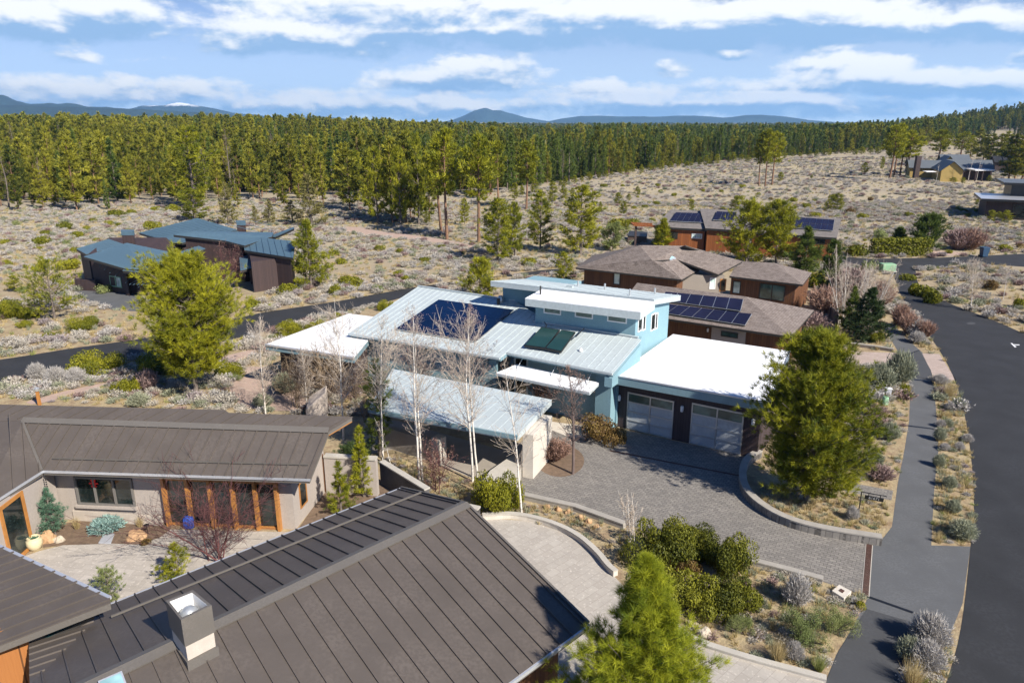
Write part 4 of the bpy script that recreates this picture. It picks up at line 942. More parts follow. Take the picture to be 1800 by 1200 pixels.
fh = thing('far_cream_house', 'tiny cream walled house with dark roof right of the yellow house', 'house', P(1760, 300))
gable(fh, 1748, 300, 16, 8, 3.0, 1.6, 'dark_boards', 'dark_frame', 'x'); gable(fh, 1763, 300, 9, 6, 3.6, 1.2, 'yellow_stucco', 'dark_frame', 'x')
kh = thing('black_modern_house', 'dark modern house with flat grey roofs at the right edge of the sagebrush', 'house', P(1770, 385))
a = P(1729, 384); X = Vector((.9, -.436, 0)) ; Y = Vector((.436, .9, 0))
MB().column([a, a + X * 22, a + X * 22 + Y * 9, a + Y * 9], 0, 3.0).build('wall', 'dark_boards', kh); rf = [a - X * 1 - Y * 1.2, a + X * 23 - Y * 1.2, a + X * 23 + Y * 10, a - X * 1 + Y * 10]
MB().slab([p + Vector((0, 0, 3.45)) for p in rf], .05).build('flat_roof', 'gutter', kh); MB().slab([p + Vector((0, 0, 3.398)) for p in rf], .38).build('fascia', 'black_metal', kh)
b = a + X * 4 + Y * 6; MB().column([b, b + X * 20, b + X * 20 + Y * 8, b + Y * 8], 0, 5.3).build('wall', 'black_metal', kh); rf = [b - X * 1.4 - Y * 1.4, b + X * 21 - Y * 1.4, b + X * 21 + Y * 9, b - X * 1.4 + Y * 9]
MB().slab([p + Vector((0, 0, 5.8)) for p in rf], .05).build('flat_roof', 'grey_metal', kh); MB().slab([p + Vector((0, 0, 5.748)) for p in rf], .38).build('fascia', 'black_metal', kh)
c = b + X * 5 + Y * 1; MB().column([c, c + X * 2, c + X * 2 + Y * 1.4, c + Y * 1.4], 5, 8.0).build('chimney', 'black_metal', kh)
for i in range(3): q = a + X * (5 + i * 2.6) - Y * .04; f_ = MB().obox(q + Vector((0, 0, 1.4)), X * 1.15, Y * .03, (0, 0, 1.15)).build('window', 'dark_frame', kh); MB().obox(q + Vector((0, 0, 1.4)) - Y * .04, X * 1.05, Y * .008, (0, 0, 1.05)).build('pane', 'dark_glass', f_)
# ================================================================== plant generators
def mesh_from(name, v, f, mats, tint=None, nside=None):
    me = bpy.data.meshes.new(name); v = np.asarray(v, dtype=np.float32).reshape(-1, 3); f = np.asarray(f, dtype=np.int32)
    me.vertices.add(len(v)); me.vertices.foreach_set('co', v.ravel()); k = f.shape[1]
    me.loops.add(f.size); me.loops.foreach_set('vertex_index', f.ravel()); me.polygons.add(len(f))
    me.polygons.foreach_set('loop_start', np.arange(0, f.size, k, dtype=np.int32)); me.polygons.foreach_set('loop_total', np.full(len(f), k, dtype=np.int32))
    if tint is not None:
        a = me.attributes.new('tint', 'FLOAT', 'POINT'); a.data.foreach_set('value', np.asarray(tint, dtype=np.float32))
    me.update(); me.validate(); me.materials.append(MATS[mats]); return me
def unit(v): return v / np.maximum(1e-9, np.linalg.norm(v, axis=-1, keepdims=True))
def needles(C, D, T, n, length, width, spread, g):
    """n thin triangles around each tuft centre C pointing about D"""
    Nn = len(C); c = np.repeat(C, n, 0); d = np.repeat(D, n, 0)
    d = unit(d + g.normal(0, spread, (Nn * n, 3))); s = unit(np.cross(d, g.normal(0, 1, (Nn * n, 3))))
    l = length * g.uniform(.65, 1.15, (Nn * n, 1)); c = c + g.normal(0, length * .12, c.shape)
    v = np.stack([c - s * width / 2, c + s * width / 2, c + d * l], 1).reshape(-1, 3)
    f = np.arange(len(v)).reshape(-1, 3); t = np.repeat(np.repeat(T, n) + g.normal(0, .06, Nn * n), 3)
    return v, f, t
def tubes(segs, n):
    """segs: array (m, 8): p0 p1 r0 r1 ->  quads"""
    S_ = np.asarray(segs, dtype=float); p0 = S_[:, :3]; p1 = S_[:, 3:6]; r0 = S_[:, 6:7]; r1 = S_[:, 7:8]
    d = unit(p1 - p0); h = np.where(np.abs(d[:, 2:3]) < .9, [[0, 0, 1.]], [[1., 0, 0]]); a = unit(np.cross(d, h)); b = np.cross(a, d)
    vs = []
    for k in range(n):
        w = a * math.cos(2 * math.pi * k / n) + b * math.sin(2 * math.pi * k / n); vs.append(p0 + w * r0)
    for k in range(n):
        w = a * math.cos(2 * math.pi * k / n) + b * math.sin(2 * math.pi * k / n); vs.append(p1 + w * r1)
    v = np.stack(vs, 1).reshape(-1, 3); base = np.arange(len(S_))[:, None] * 2 * n
    f = np.concatenate([base + np.array([[k, (k + 1) % n, (k + 1) % n + n, k + n]]) for k in range(n)], 0)
    return v, f
CL = .6
def conifer(name, h, r, seed, bark, leaf, whorls=26, per=6, ntuft=10, nn=10, ln=.22, wd=.02, base=.12, shape='pine', up=.25, bare_r=None, gap=.12, spread=.55, trunk_r=None, droop=0.0):
    g = np.random.default_rng(seed); segs = []; C = []; D = []; T = []
    tr = trunk_r or h * .014 + .03; bend = g.normal(0, .012 * h, 2); K = 9
    def ax(t): return np.array([bend[0] * math.sin(t * 2.6), bend[1] * math.sin(t * 3.1), t * h])
    for i in range(K): t0, t1 = i / K, (i + 1) / K; segs.append([*ax(t0), *ax(t1), tr * (1 - t0) ** .8 + .008, tr * (1 - t1) ** .8 + .006])
    lobes = g.uniform(.58, 1.25, (6, 8))
    for i in range(whorls):
        t = base + (1 - base) * (i + g.uniform(0, .8)) / whorls; s = (t - base) / (1 - base)
        if shape == 'pine': prof = (math.sin(math.pi * min(1, (s * .82 + .16))) ** .6) * (1 if s < .6 else 1 - .25 * (s - .6))
        elif shape == 'tall': prof = (min(1, s * 3.2 + .35)) * (1 - s ** 2.2) ** .7 * .95 + .06
        elif shape == 'cone': prof = (1 - s) ** .85 * min(1, .6 + s * 4) + .04
        else: prof = math.sin(math.pi * min(1, s * .9 + .12)) ** .5
        for j in range(per):
            if g.random() < gap: continue
            az = g.uniform(0, 2 * math.pi); lb = lobes[int(s * 5.99), int(az / (2 * math.pi) * 8) % 8]
            L_ = r * prof * lb * g.uniform(.75, 1.1)
            if L_ < .05 * r: L_ = .05 * r
            tilt = up + .5 * s + g.normal(0, .12) - droop
            d = np.array([math.cos(az) * math.cos(tilt), math.sin(az) * math.cos(tilt), math.sin(tilt)]); p = ax(min(t, .985))
            q = p + d * L_ * .55 - np.array([0, 0, L_ * .05]); e = q + (d + np.array([0, 0, .22])) * L_ * .45
            br = max(.006, L_ * .014); segs += [[*p, *q, br, br * .6], [*q, *e, br * .6, br * .25]]
            tb = g.beta(2, 2) * .75 + .12
            m = max(2, int(ntuft * (L_ / r + .2)))
            for k in range(m):
                w = g.uniform(.35, 1.02) ** .8; base_p = p + (q - p) * min(1, w / .55) if w < .55 else q + (e - q) * (w - .55) / .45
                off = g.normal(0, 1, 3) * np.array([1, 1, .6]) * L_ * .17 * (.35 + w * .6); C.append(base_p + off * CL)
                D.append(unit(d * .6 + off / (L_ * .2 + .01) * .4 + np.array([0, 0, .45]))); T.append(tb + g.normal(0, .12))
    C.append(ax(1.0)); D.append(np.array([0, 0, 1.])); T.append(.8)
    v, f, t = needles(np.array(C), np.array(D), np.array(T), nn, ln, wd, spread, g)
    tv, tf = tubes(segs, 6 if whorls > 22 else 5)
    return mesh_from('trunk', tv, tf, bark), mesh_from('crown', v, f, leaf, t)
def shrub_mesh(name, seed, leaf, n=1500, ls=.1, lumps=7, flat=.6, hollow=.55, tint_sp=.2, far=.55, rr0=.36, rr1=.58):
    """unit shrub: radius 1, height about flat*1.2"""
    g = np.random.default_rng(seed); cs = []; rs = []
    for i in range(lumps):
        a = g.uniform(0, 6.28); rr = g.uniform(.1, far); cs.append([rr * math.cos(a), rr * math.sin(a), flat * g.uniform(.25 if far < .6 else .10, .62)]); rs.append(g.uniform(rr0, rr1))
    cs = np.array(cs); rs = np.array(rs); idx = g.integers(0, lumps, n); d = unit(g.normal(0, 1, (n, 3))); rad = rs[idx] * g.uniform(hollow, 1.06, n) ** .6
    p = cs[idx] + d * rad[:, None] * np.array([1, 1, flat * 1.05]); keep = p[:, 2] > .01; p = p[keep]; d = d[keep]; lt = g.uniform(-tint_sp, tint_sp, lumps)[idx][keep]
    m = len(p); nrm = unit(d + g.normal(0, .55, (m, 3))); a = unit(np.cross(nrm, g.normal(0, 1, (m, 3)))); b = np.cross(nrm, a); s = ls * g.uniform(.6, 1.2, (m, 1))
    v = np.stack([p - a * s * .5, p + b * s * .32, p + a * s * .5, p - b * s * .32], 1).reshape(-1, 3); f = np.arange(len(v)).reshape(-1, 4)
    t = np.repeat(.45 + lt + g.normal(0, .13, m), 4)
    segs = []
    for i in range(lumps): segs.append([0, 0, 0, *cs[i], .03, .015])
    tv, tf = tubes(segs, 5)
    return mesh_from('stems', tv, tf, 'grey_bark'), mesh_from('foliage', v, f, leaf, t)
def blades_mesh(name, seed, leaf, n=160, h=1.0, r=.8, w=.05, lean=.9, tip=True, jit=.2, multi=1):
    g = np.random.default_rng(seed); az = g.uniform(0, 6.28, n); le = g.uniform(0, lean, n); L_ = h * g.uniform(.55, 1.1, n)
    d = np.stack([np.cos(az) * np.sin(le), np.sin(az) * np.sin(le), np.cos(le)], 1); b = np.stack([np.cos(az) * r * .25 * g.random(n), np.sin(az) * r * .25 * g.random(n), np.zeros(n)], 1)
    vs = []; ts = []
    T = .5 + g.normal(0, .2, n)
    s = unit(np.cross(d, g.normal(0, 1, (n, 3)))) * w
    vs.append(np.stack([b - s * .4, b + s * .4, b + d * L_[:, None]], 1)); ts.append(np.repeat(T, 3))
    for m in range(multi):   # little sprays at the outer half
        q = b + d * (L_ * g.uniform(.4, 1.0, n))[:, None]; dd = unit(d + g.normal(0, .5, (n, 3))); s2 = unit(np.cross(dd, g.normal(0, 1, (n, 3)))) * w * 1.1
        vs.append(np.stack([q - s2, q + s2, q + dd * h * .22], 1)); ts.append(np.repeat(T + g.normal(0, .15, n), 3))
    v = np.concatenate(vs).reshape(-1, 3); return mesh_from('foliage', v, np.arange(len(v)).reshape(-1, 3), leaf, np.concatenate(ts))
def bare_mesh(h, seed, bark, spread=.5, nb=22, r0=None, lean=.02, start=.25, twig=6, up=.9, buds=None, stems=1, curve=.5):
    g = np.random.default_rng(seed); big = []; small = []; r0 = r0 or h * .0068
    tips = []
    def branch(p, d, L_, r, lvl):
        K = 4 if lvl < 2 else 2; q = p.copy(); dd = d.copy(); rr = r
        for k in range(K):
            dd = unit(dd + g.normal(0, .10, 3) + np.array([0, 0, curve * .12])); n_ = q + dd * L_ / K; r2 = max(.006, rr * .74)
            (big if lvl < 1 else small).append([*q, *n_, rr, r2])
            if lvl < 2:
                for _ in range(twig if lvl == 1 and False else (2 if lvl == 1 else 3)):
                    if g.random() < .85:
                        s = unit(np.cross(dd, g.normal(0, 1, 3))); nd = unit(dd * g.uniform(.55, .9) + s * g.uniform(.5, .8)); f_ = g.random()
                        branch(q + (n_ - q) * f_, nd, L_ * g.uniform(.28, .5), r2 * .55, lvl + 1)
            elif lvl == 2 and twig > 4:
                s = unit(np.cross(dd, g.normal(0, 1, 3))); small.append([*q, *(q + unit(dd + s * .7) * L_ * .45), .006, .003])
            q = n_; rr = r2
        tips.append(q)
    for st in range(stems):
        base = np.array([0, 0, 0.]) if stems == 1 else g.normal(0, .12, 3) * np.array([1, 1, 0]); ld = unit(np.array([*g.normal(0, lean + (.18 if stems > 1 else 0), 2), 1.])); K = 12; q = base; hh = h * (1 if st == 0 else g.uniform(.6, .95)); rr0 = r0 * (1 if st == 0 else .7)
        for k in range(K):
            ld = unit(ld + g.normal(0, .03, 3) * np.array([1, 1, 0])); n_ = q + ld * hh / K; ra, rb = rr0 * (1 - k / K) ** .9 + .004, rr0 * (1 - (k + 1) / K) ** .9 + .004
            big.append([*q, *n_, ra, rb]); t = (k + .5) / K
            if t > start:
                for _ in range(max(1, int(round(nb / stems / (K * (1 - start)))))):
                    az = g.uniform(0, 6.28); tl = up * g.uniform(.7, 1.2); d = np.array([math.cos(az) * math.cos(tl), math.sin(az) * math.cos(tl), math.sin(tl)])
                    prof = math.sin(math.pi * min(1, (t - start) / (1 - start) * .8 + .25)); branch(q + (n_ - q) * g.random(), d, h * spread * prof * g.uniform(.6, 1.1), rb * .45, 1)
            q = n_
    v1, f1 = tubes(big, 6); v2, f2 = tubes(small, 3)
    bud = None
    if buds:
        tp = np.array(tips); tp = np.repeat(tp, 3, 0) + g.normal(0, .05, (len(tp) * 3, 3)); dd = unit(g.normal(0, 1, tp.shape)); bud = needles(tp, dd, np.full(len(tp), .5), 1, .06, .03, .5, g)
        bud = mesh_from('buds', bud[0], bud[1], buds, bud[2])
    return mesh_from('trunk', v1, f1, bark), mesh_from('branches', v2, f2, bark if bark != 'aspen_bark' else 'pale_twig'), bud

PROTO = {}
def place(kind, meshes, name, label, cat, loc, sx, sz=None, rot=None, group=None, parts=('trunk', 'crown')):
    """a thing (Empty) with its part meshes; parts share mesh data with their kind"""
    r_ = bpy.data.objects.new(name, None); r_.empty_display_size = .2; COL.objects.link(r_); r_.location = loc
    r_.rotation_euler = (0, 0, rnd.uniform(0, 6.28) if rot is None else rot); r_.scale = (sx, sx, sz if sz is not None else sx)
    tag(r_, label, cat, group)
    for nm, me in zip(parts, meshes):
        if me is None: continue
        o = bpy.data.objects.new(nm, me)
        if nm == 'buds': o['kind'] = 'stuff'
        COL.objects.link(o); o.parent = r_
    return r_
def single(name, me, label, cat, loc, sx, sz=None, rot=None, group=None):
    o = bpy.data.objects.new(name, me); COL.objects.link(o); o.location = loc; o.scale = (sx, sx, sz if sz is not None else sx); o.rotation_euler = (0, 0, rnd.uniform(0, 6.28) if rot is None else rot)
    return tag(o, label, cat, group)
def height_at(px, py_base, py_top):
    b = P(px, py_base); d = ray(px, py_top); return (CAM + d * (b.y / d.y)).z
def on_terrain(px, py):
    p = P(px, py)
    if p.y > 100:
        z = terr(p.x, p.y)
        for _ in range(3): p = P(px, py, z); z = terr(p.x, p.y)
    return p
def mpp(p): return (Vector(p) - CAM).length / F   # metres per photo pixel there

# ------------------------------------------------------------------ near conifers (each its own mesh)
def near_tree(name, label, px, yb, yt, wpx, seed, leaf='pine_needles', bark='grey_bark', cat='tree', hpx=None, base_pt=None, **kw):
    b = base_pt or P(px, yb); d = ray(px if base_pt is None else hpx, yt); h = (CAM + d * (b.y / d.y)).z; r = wpx / 2 * mpp(b + Vector((0, 0, h * .4)))
    me = conifer(name, h, r, seed, bark, leaf, **kw); return place(name, me, name, label, cat, b, 1, 1, 0)
near_tree('ponderosa_pine', 'rounded yellow green pine by the back street, left of the blue house', 345, 692, 460, 168, 11, whorls=38, per=9, ntuft=22, nn=18, ln=.30, wd=.026, base=.15, gap=.1)
near_tree('ponderosa_pine', 'big dense pine standing right of the garage doors inside the curved wall', 1417, 880, 600, 180, 12, whorls=42, per=11, ntuft=24, nn=18, ln=.26, wd=.022, base=.06, gap=.08)
near_tree('ponderosa_pine', 'bright green young pine cut by the bottom edge of the photo beside the brown roof', 1110, 1330, 985, 275, 13, leaf='young_needles', whorls=40, per=10, ntuft=16, nn=46, ln=.24, wd=.009, base=.05, shape='cone', gap=.06, spread=.7, up=.4)
near_tree('pine_tree', 'dark green pine against the end wall of the slate roofed house', 547, 506, 388, 84, 14, leaf='pine_needles', whorls=24, per=7, ntuft=14, nn=9, ln=.34, wd=.05, base=.05, shape='cone')
near_tree('pine_tree', 'pine rising behind the top edge of the blue house metal roof', 845, 532, 458, 62, 15, whorls=18, per=6, ntuft=10, nn=9, ln=.34, wd=.045, base=.05)
near_tree('spruce_tree', 'dark green conical spruce beside the footpath and bare white birches', 1522, 598, 508, 78, 16, leaf='fir_needles', whorls=26, per=8, ntuft=15, nn=9, ln=.22, wd=.04, base=.02, shape='cone', gap=.04, up=.1)
near_tree('spruce_tree', 'lighter spruce half hidden behind the dark spruce by the footpath', 1492, 585, 505, 40, 17, leaf='pine_needles_dark', whorls=18, per=6, ntuft=10, nn=9, ln=.24, wd=.04, base=.05, shape='cone')
near_tree('spruce_tree', 'small blue green spruce with bare stem in front of the courtyard window', 97, 940, 858, 52, 18, leaf='spruce_needles', whorls=24, per=7, ntuft=10, nn=9, ln=.11, wd=.013, base=.12, shape='cone', up=.15, gap=.05)
near_tree('young_pine', 'small yellow green pine in the middle of the courtyard', 315, 1022, 955, 62, 19, whorls=16, per=6, ntuft=9, nn=10, ln=.13, wd=.016, base=.03, shape='cone')
near_tree('young_pine', 'tiny light green two topped pine at the corner of the left roof', 195, 1056, 1003, 56, 20, leaf='light_leaves', whorls=13, per=5, ntuft=7, nn=10, ln=.12, wd=.015, base=.03, shape='pine')
near_tree('young_pine', 'narrow pine against the tan garden wall at the right end of the courtyard', 600, 905, 812, 48, 21, whorls=20, per=6, ntuft=9, nn=10, ln=.15, wd=.018, base=.03, shape='cone')
near_tree('young_pine', 'tall narrow pine where the tan garden wall meets the dark retaining wall', 640, 872, 750, 52, 22, whorls=26, per=6, ntuft=10, nn=10, ln=.16, wd=.02, base=.03, shape='cone')
near_tree('juniper_tree', 'slender dark juniper between birches left of the entry canopy', 668, 800, 632, 62, 23, leaf='pine_needles_dark', whorls=26, per=6, ntuft=9, nn=9, ln=.2, wd=.025, base=.08, shape='tall')
near_tree('young_pine', 'small pine sapling behind the low roof end near the white birches', 625, 812, 790, 60, 24, leaf='fir_needles', whorls=9, per=7, ntuft=12, nn=9, ln=.2, wd=.03, base=.02, shape='round')
near_tree('young_pine', 'pale open young pine among the shrubs left of the big rounded pine', 97, 562, 462, 92, 25, whorls=17, per=6, ntuft=10, nn=9, ln=.32, wd=.042, base=.1, gap=.25)
0 and near_tree('dwarf_blue_spruce', 'low silvery blue spruce mound below the courtyard window', 188, 932, 897, 58, 26, leaf='blue_spruce_needles', whorls=9, per=12, ntuft=12, nn=10, ln=.1, wd=.014, base=.1, shape='round', gap=.0, up=.1)
near_tree('pine_tree', 'left one of the tall pines in front of the orange timber house', 1310, 470, 360, 76, 27, whorls=26, per=7, ntuft=13, nn=8, ln=.42, wd=.06, base=.1)
near_tree('pine_tree', 'middle one of the tall pines in front of the orange timber house', 1363, 470, 360, 74, 28, whorls=26, per=7, ntuft=13, nn=8, ln=.42, wd=.06, base=.15)
near_tree('pine_tree', 'darker shorter pine right of the two tall pines by the orange house', 1413, 482, 400, 64, 29, leaf='pine_needles_dark', whorls=24, per=7, ntuft=13, nn=8, ln=.38, wd=.06, base=.04, shape='cone')
near_tree('pine_tree', 'dark slender pine behind the bare white birches at the junction', 1452, 520, 425, 46, 30, leaf='pine_needles_dark', whorls=22, per=6, ntuft=11, nn=8, ln=.36, wd=.055, base=.05, shape='tall')
near_tree('pine_tree', 'bushy pine at the left corner of the orange timber house terrace', 1165, 441, 386, 46, 31, whorls=18, per=7, ntuft=12, nn=8, ln=.4, wd=.07, base=.03, shape='cone')
near_tree('juniper_tree', 'pale yellow green juniper left of the spa tub', 1077, 440, 395, 38, 32, leaf='light_leaves', whorls=14, per=6, ntuft=10, nn=8, ln=.4, wd=.06, base=.05, shape='round')
near_tree('pine_tree', 'conical dark green pine left of the clipped hedge', 1579, 430, 402, 30, 33, leaf='pine_needles_dark', whorls=14, per=7, ntuft=10, nn=7, ln=.45, wd=.09, base=.02, shape='cone')
near_tree('pine_tree', 'wide dark pine above the right end of the clipped hedge', 1627, 438, 382, 50, 34, leaf='pine_needles_dark', whorls=18, per=7, ntuft=12, nn=7, ln=.5, wd=.09, base=.04)

# ------------------------------------------------------------------ mid and forest conifers from shared kinds (unit height 1)
KIND = {}
def kind(nm, n, leaf, bark, **kw):
    KIND[nm] = []
    for i in range(n):
        me = conifer(nm, 10, kw.get('r', 2.0), 100 + i * 7 + len(nm) * 31, bark, leaf, **{k: v for k, v in kw.items() if k != 'r'}); KIND[nm].append(me)
kind('bushy', 4, 'pine_needles', 'grey_bark', r=2.6, whorls=22, per=6, ntuft=12, nn=7, ln=.48, wd=.085, base=.08, gap=.12)
kind('tall', 4, 'pine_needles', 'pine_bark', r=2.0, whorls=22, per=6, ntuft=9, nn=6, ln=.5, wd=.10, base=.42, shape='pine', gap=.2, trunk_r=.22, up=.1)
kind('forest', 6, 'forest_needles', 'pine_bark', r=1.9, whorls=20, per=5, ntuft=9, nn=5, ln=.6, wd=.14, base=.13, shape='tall', gap=.12, trunk_r=.13, up=.05)
kind('fir', 4, 'pine_needles_dark', 'grey_bark', r=1.6, whorls=24, per=6, ntuft=8, nn=5, ln=.5, wd=.13, base=.06, shape='cone', gap=.1, up=-.05)
kind('juniper', 3, 'juniper_needles', 'grey_bark', r=3.0, whorls=20, per=6, ntuft=12, nn=6, ln=.5, wd=.1, base=.04, shape='cone', gap=.15)
kind('dead', 2, 'dead_needles', 'grey_bark', r=1.3, whorls=20, per=5, ntuft=2, nn=3, ln=.4, wd=.04, base=.25, shape='tall', gap=.2, trunk_r=.16)
def mid(kd, px, yb, yt, w, name, label, cat='tree', group=None):
    b = on_terrain(px, yb); h = max(.6, (CAM + ray(px, yt) * (b.y / ray(px, yt).y)).z - b.z); ms = rnd.choice(KIND[kd]); r0 = {'bushy': 2.6, 'tall': 2.0, 'forest': 1.9, 'fir': 1.6, 'juniper': 3.0, 'dead': 1.3}[kd]
    sx = (w / 2 * mpp(b)) / r0; return place(kd, ms, name, label, cat, b, sx, h / 10, group=group)
for px, yb, yt, w, lb in ((875, 462, 352, 66, 'dense pine beyond the back street, just right of the tallest bare trunked one'), (905, 456, 358, 42, 'thinner pine right of the dense pine beyond the back street'), (950, 440, 338, 52, 'open crowned darker pine in the middle of the pines beyond the back street'), (1020, 449, 330, 84, 'widest pine beyond the back street, left of the spa tub'), (991, 503, 445, 44, 'small pine by the road just above the tower roof end'), (548, 398, 308, 0, '')):
    if lb and w: mid('bushy', px, yb, yt, w, 'pine_tree', lb)
mid('juniper', 548, 397, 308, 74, 'juniper_tree', 'large golden brown juniper above the slate roofed house')
mid('juniper', 475, 393, 350, 32, 'juniper_tree', 'small round pale juniper right of the slate house chimney'); mid('juniper', 450, 395, 362, 24, 'juniper_tree', 'smallest pale juniper, left neighbour of the small round one'); mid('juniper', 515, 391, 352, 44, 'juniper_tree', 'squat juniper leaning against the large golden brown one')
mid('bushy', 343, 390, 333, 52, 'pine_tree', 'bright pine directly above the peak of the slate house roof'); mid('juniper', 402, 397, 322, 46, 'pine_tree', 'sparse pale pine above the right side of the slate house roof')
mid('bushy', 345, 368, 228, 74, 'ponderosa_pine', 'massive dense pine at the forest edge above the slate roofed house')
for px, yb, yt, w, lb in ((842, 426, 242, 58, 'tallest lone pine with long bare trunk left of the dense pine'), (786, 421, 232, 56, 'tall pine with reddish bare trunk, right end of the central clump'), (776, 408, 240, 50, 'tall pine standing close behind the reddish trunked one'), (925, 368, 252, 40, 'solitary slim pine with bare trunk in front of the dark firs'), (876, 352, 250, 34, 'slim pine between the tallest lone pine and the solitary slim pine'),
    (1334, 327, 234, 22, 'left trunk of the trio of tall pines in the open field'), (1345, 328, 230, 26, 'middle trunk of the trio of tall pines in the open field'), (1357, 325, 233, 28, 'right trunk of the trio of tall pines in the open field'),
    (1563, 316, 224, 34, 'left pine of the tall group left of the yellow house'), (1571, 311, 220, 28, 'thin second pine of the tall group left of the yellow house'), (1582, 308, 235, 26, 'third pine of the tall group left of the yellow house'), (1594, 309, 232, 34, 'right pine of the tall group left of the yellow house'),
    (1646, 292, 230, 32, 'pine right behind the roof of the yellow house'), (1689, 284, 233, 26, 'slim pine on the slope above the yellow house')):
    mid('tall', px, yb, yt, w, 'ponderosa_pine', lb)
for i, (px, yb, yt, w) in enumerate(((665, 394, 262, 46), (690, 391, 246, 50), (714, 392, 236, 56), (736, 395, 240, 46), (650, 376, 268, 40), (755, 393, 262, 38), (704, 398, 262, 40), (722, 385, 232, 44), (615, 372, 262, 46), (630, 366, 268, 40))):
    mid('forest' if i % 3 else 'bushy', px, yb, yt, w, 'ponderosa_pine', 'tall pine in the dense central clump beside the gravel path', group='pines of the central clump')
for px, yb, yt, w in ((1717, 276, 228, 24), (1738, 292, 236, 26), (1752, 292, 236, 26), (1772, 319, 238, 40), (1783, 319, 240, 34), (1796, 317, 238, 34), (1765, 285, 232, 30), (1728, 282, 238, 26), (1705, 278, 240, 20), (1810, 305, 236, 40)):
    mid('forest', px, yb, yt, w, 'ponderosa_pine', 'dark pine in the grove right of the yellow house', group='grove right of the yellow house')
for px, yb, yt, w in ((1086, 360, 339, 16), (1096, 378, 354, 18), (1120, 343, 328, 12), (990, 351, 324, 16), (971, 358, 320, 20), (1006, 348, 331, 12), (939, 342, 315, 16), (1105, 353, 341, 10), (905, 352, 322, 18), (917, 346, 326, 12), (1055, 372, 355, 9), (1215, 371, 352, 12), (1292, 372, 345, 22), (1231, 325, 315, 6), (1371, 319, 303, 12), (1427, 314, 308, 6), (1519, 306, 286, 14), (1550, 298, 276, 8), (1470, 371, 341, 24), (1455, 371, 351, 16), (1741, 391, 370, 14), (1766, 391, 370, 18), (1682, 372, 362, 8), (1100, 405, 388, 14), (888, 420, 398, 10), (817, 396, 350, 20), (751, 395, 372, 18), (28, 512, 485, 22), (1755, 388, 372, 10), (1692, 323, 312, 8), (1738, 319, 308, 8), (1675, 321, 312, 12)):
    mid('bushy', px, yb, yt, w, 'young_pine', 'young pine standing alone among the sagebrush of the open field', group='young pines scattered over the field')
# line of young pines along the forest edge on the ridge
xs = 985
while xs < 1600:
    yb = float(np.interp(xs, [985, 1100, 1200, 1300, 1380, 1470, 1600], [326, 306, 293, 283, 277, 271, 269])); mid('bushy', xs + rnd.uniform(-3, 3), yb + rnd.uniform(-1, 3), yb - rnd.uniform(7, 16), rnd.uniform(8, 14), 'young_pine', 'young light green pine in the row along the dark forest edge', group='young pines along the forest edge'); xs += rnd.uniform(9, 16)

# ------------------------------------------------------------------ forest
g = np.random.default_rng(5); pts = []
for ring0, ring1, sp in ((0, 90, 4.3), (90, 240, 5.2), (240, 520, 8), (520, 1300, 15), (1300, 4000, 36)):
    y = 90
    e_ = 110 + ring0
    ymax = 560 + ring1
    x0 = -ymax * 1.05; x1 = ymax * 1.05
    ny = int((ymax - 90) / sp); nx = int((x1 - x0) / sp)
    if ring1 > 600: pass
    gx, gy = np.meshgrid(np.arange(nx) * sp + x0, np.arange(ny) * sp + 90); gx = (gx + g.uniform(-.48, .48, gx.shape) * sp).ravel(); gy = (gy + g.uniform(-.48, .48, gy.shape) * sp).ravel()
    m = (np.abs(gx / gy) < 1.05); gx, gy = gx[m], gy[m]; rr = np.hypot(gx, gy); ed = np.interp(np.arctan2(gx, gy), EA, ED); s = rr - ed
    # a clearing with pale slope behind the yellow house, small clearings elsewhere
    m = (s >= (ring0 if ring0 else -13)) & (s < ring1); gx, gy, s = gx[m], gy[m], s[m]; pts += [(a, b, c) for a, b, c in zip(gx, gy, s)]
keep = []
for a, b, s in pts:
    n1 = noise.noise(Vector((a * .012, b * .012, 3.1)))
    if n1 > .30 and s > 18 and a / b < .42: continue
    if s < 0 and (a / b > -.02 or g.random() < .82): continue
    if s < 25 and g.random() < .25: continue
    keep.append((a, b, s))
pts = keep
def vis(a, b, s): return math.hypot(a, b) + s * 2.2 - (60 if s < 14 else 0)
pts.sort(key=lambda q: vis(*q))
IND = [q for q in pts if abs(q[0] / q[1]) < .73 and q[2] < 60][:205]; ids = set(IND)
REST = [q for q in pts if q not in ids]
def forest_kind(a, b, s):
    an = a / b; n2 = noise.noise(Vector((a * .01, b * .01, 9))) + noise.noise(Vector((a * .08, b * .08, 1))) * .7
    darkp = .18 + .62 * sstep(-.25, .12, an) * (1 - .5 * sstep(.45, .6, an)) * (1 if s > 0 else 0)
    u_ = g.random()
    if u_ < .035: return 'dead'
    return 'fir' if (g.random() + n2 * .4 < darkp) else 'forest'
def fheight(a, b, s):
    n2 = noise.noise(Vector((a * .02, b * .02, 5)))
    if g.random() < .07: return float(g.uniform(12.0, 16.0))
    if g.random() < .2: return float(g.uniform(4.0, 7.0))
    return float(np.clip(g.normal(9.0 + 1.6 * sstep(0, 90, s), 2.2) + n2 * 2.0, 4.5, 14.5)) * (1.0 if s < 400 else 1.05)
for a, b, s in IND:
    k = forest_kind(a, b, s); h = fheight(a, b, s); an = a / b
    reg = 'left' if an < -.33 else 'middle' if an < .1 else 'right'
    nmk = {'dead': ('dead_pine', 'grey half bare dead pine'), 'fir': ('fir_tree', 'dark narrow conifer'), 'forest': ('ponderosa_pine', 'tall olive green pine')}[k]
    place(k, rnd.choice(KIND[k]), nmk[0], '%s in the forest front, %s part of the photo' % (nmk[1], reg), 'tree', (a, b, terr(a, b) - .1), h / 10 * rnd.uniform(.7, 1.05), h / 10, group='%s forest edge trees, %s' % (nmk[0].replace('_', ' '), reg))
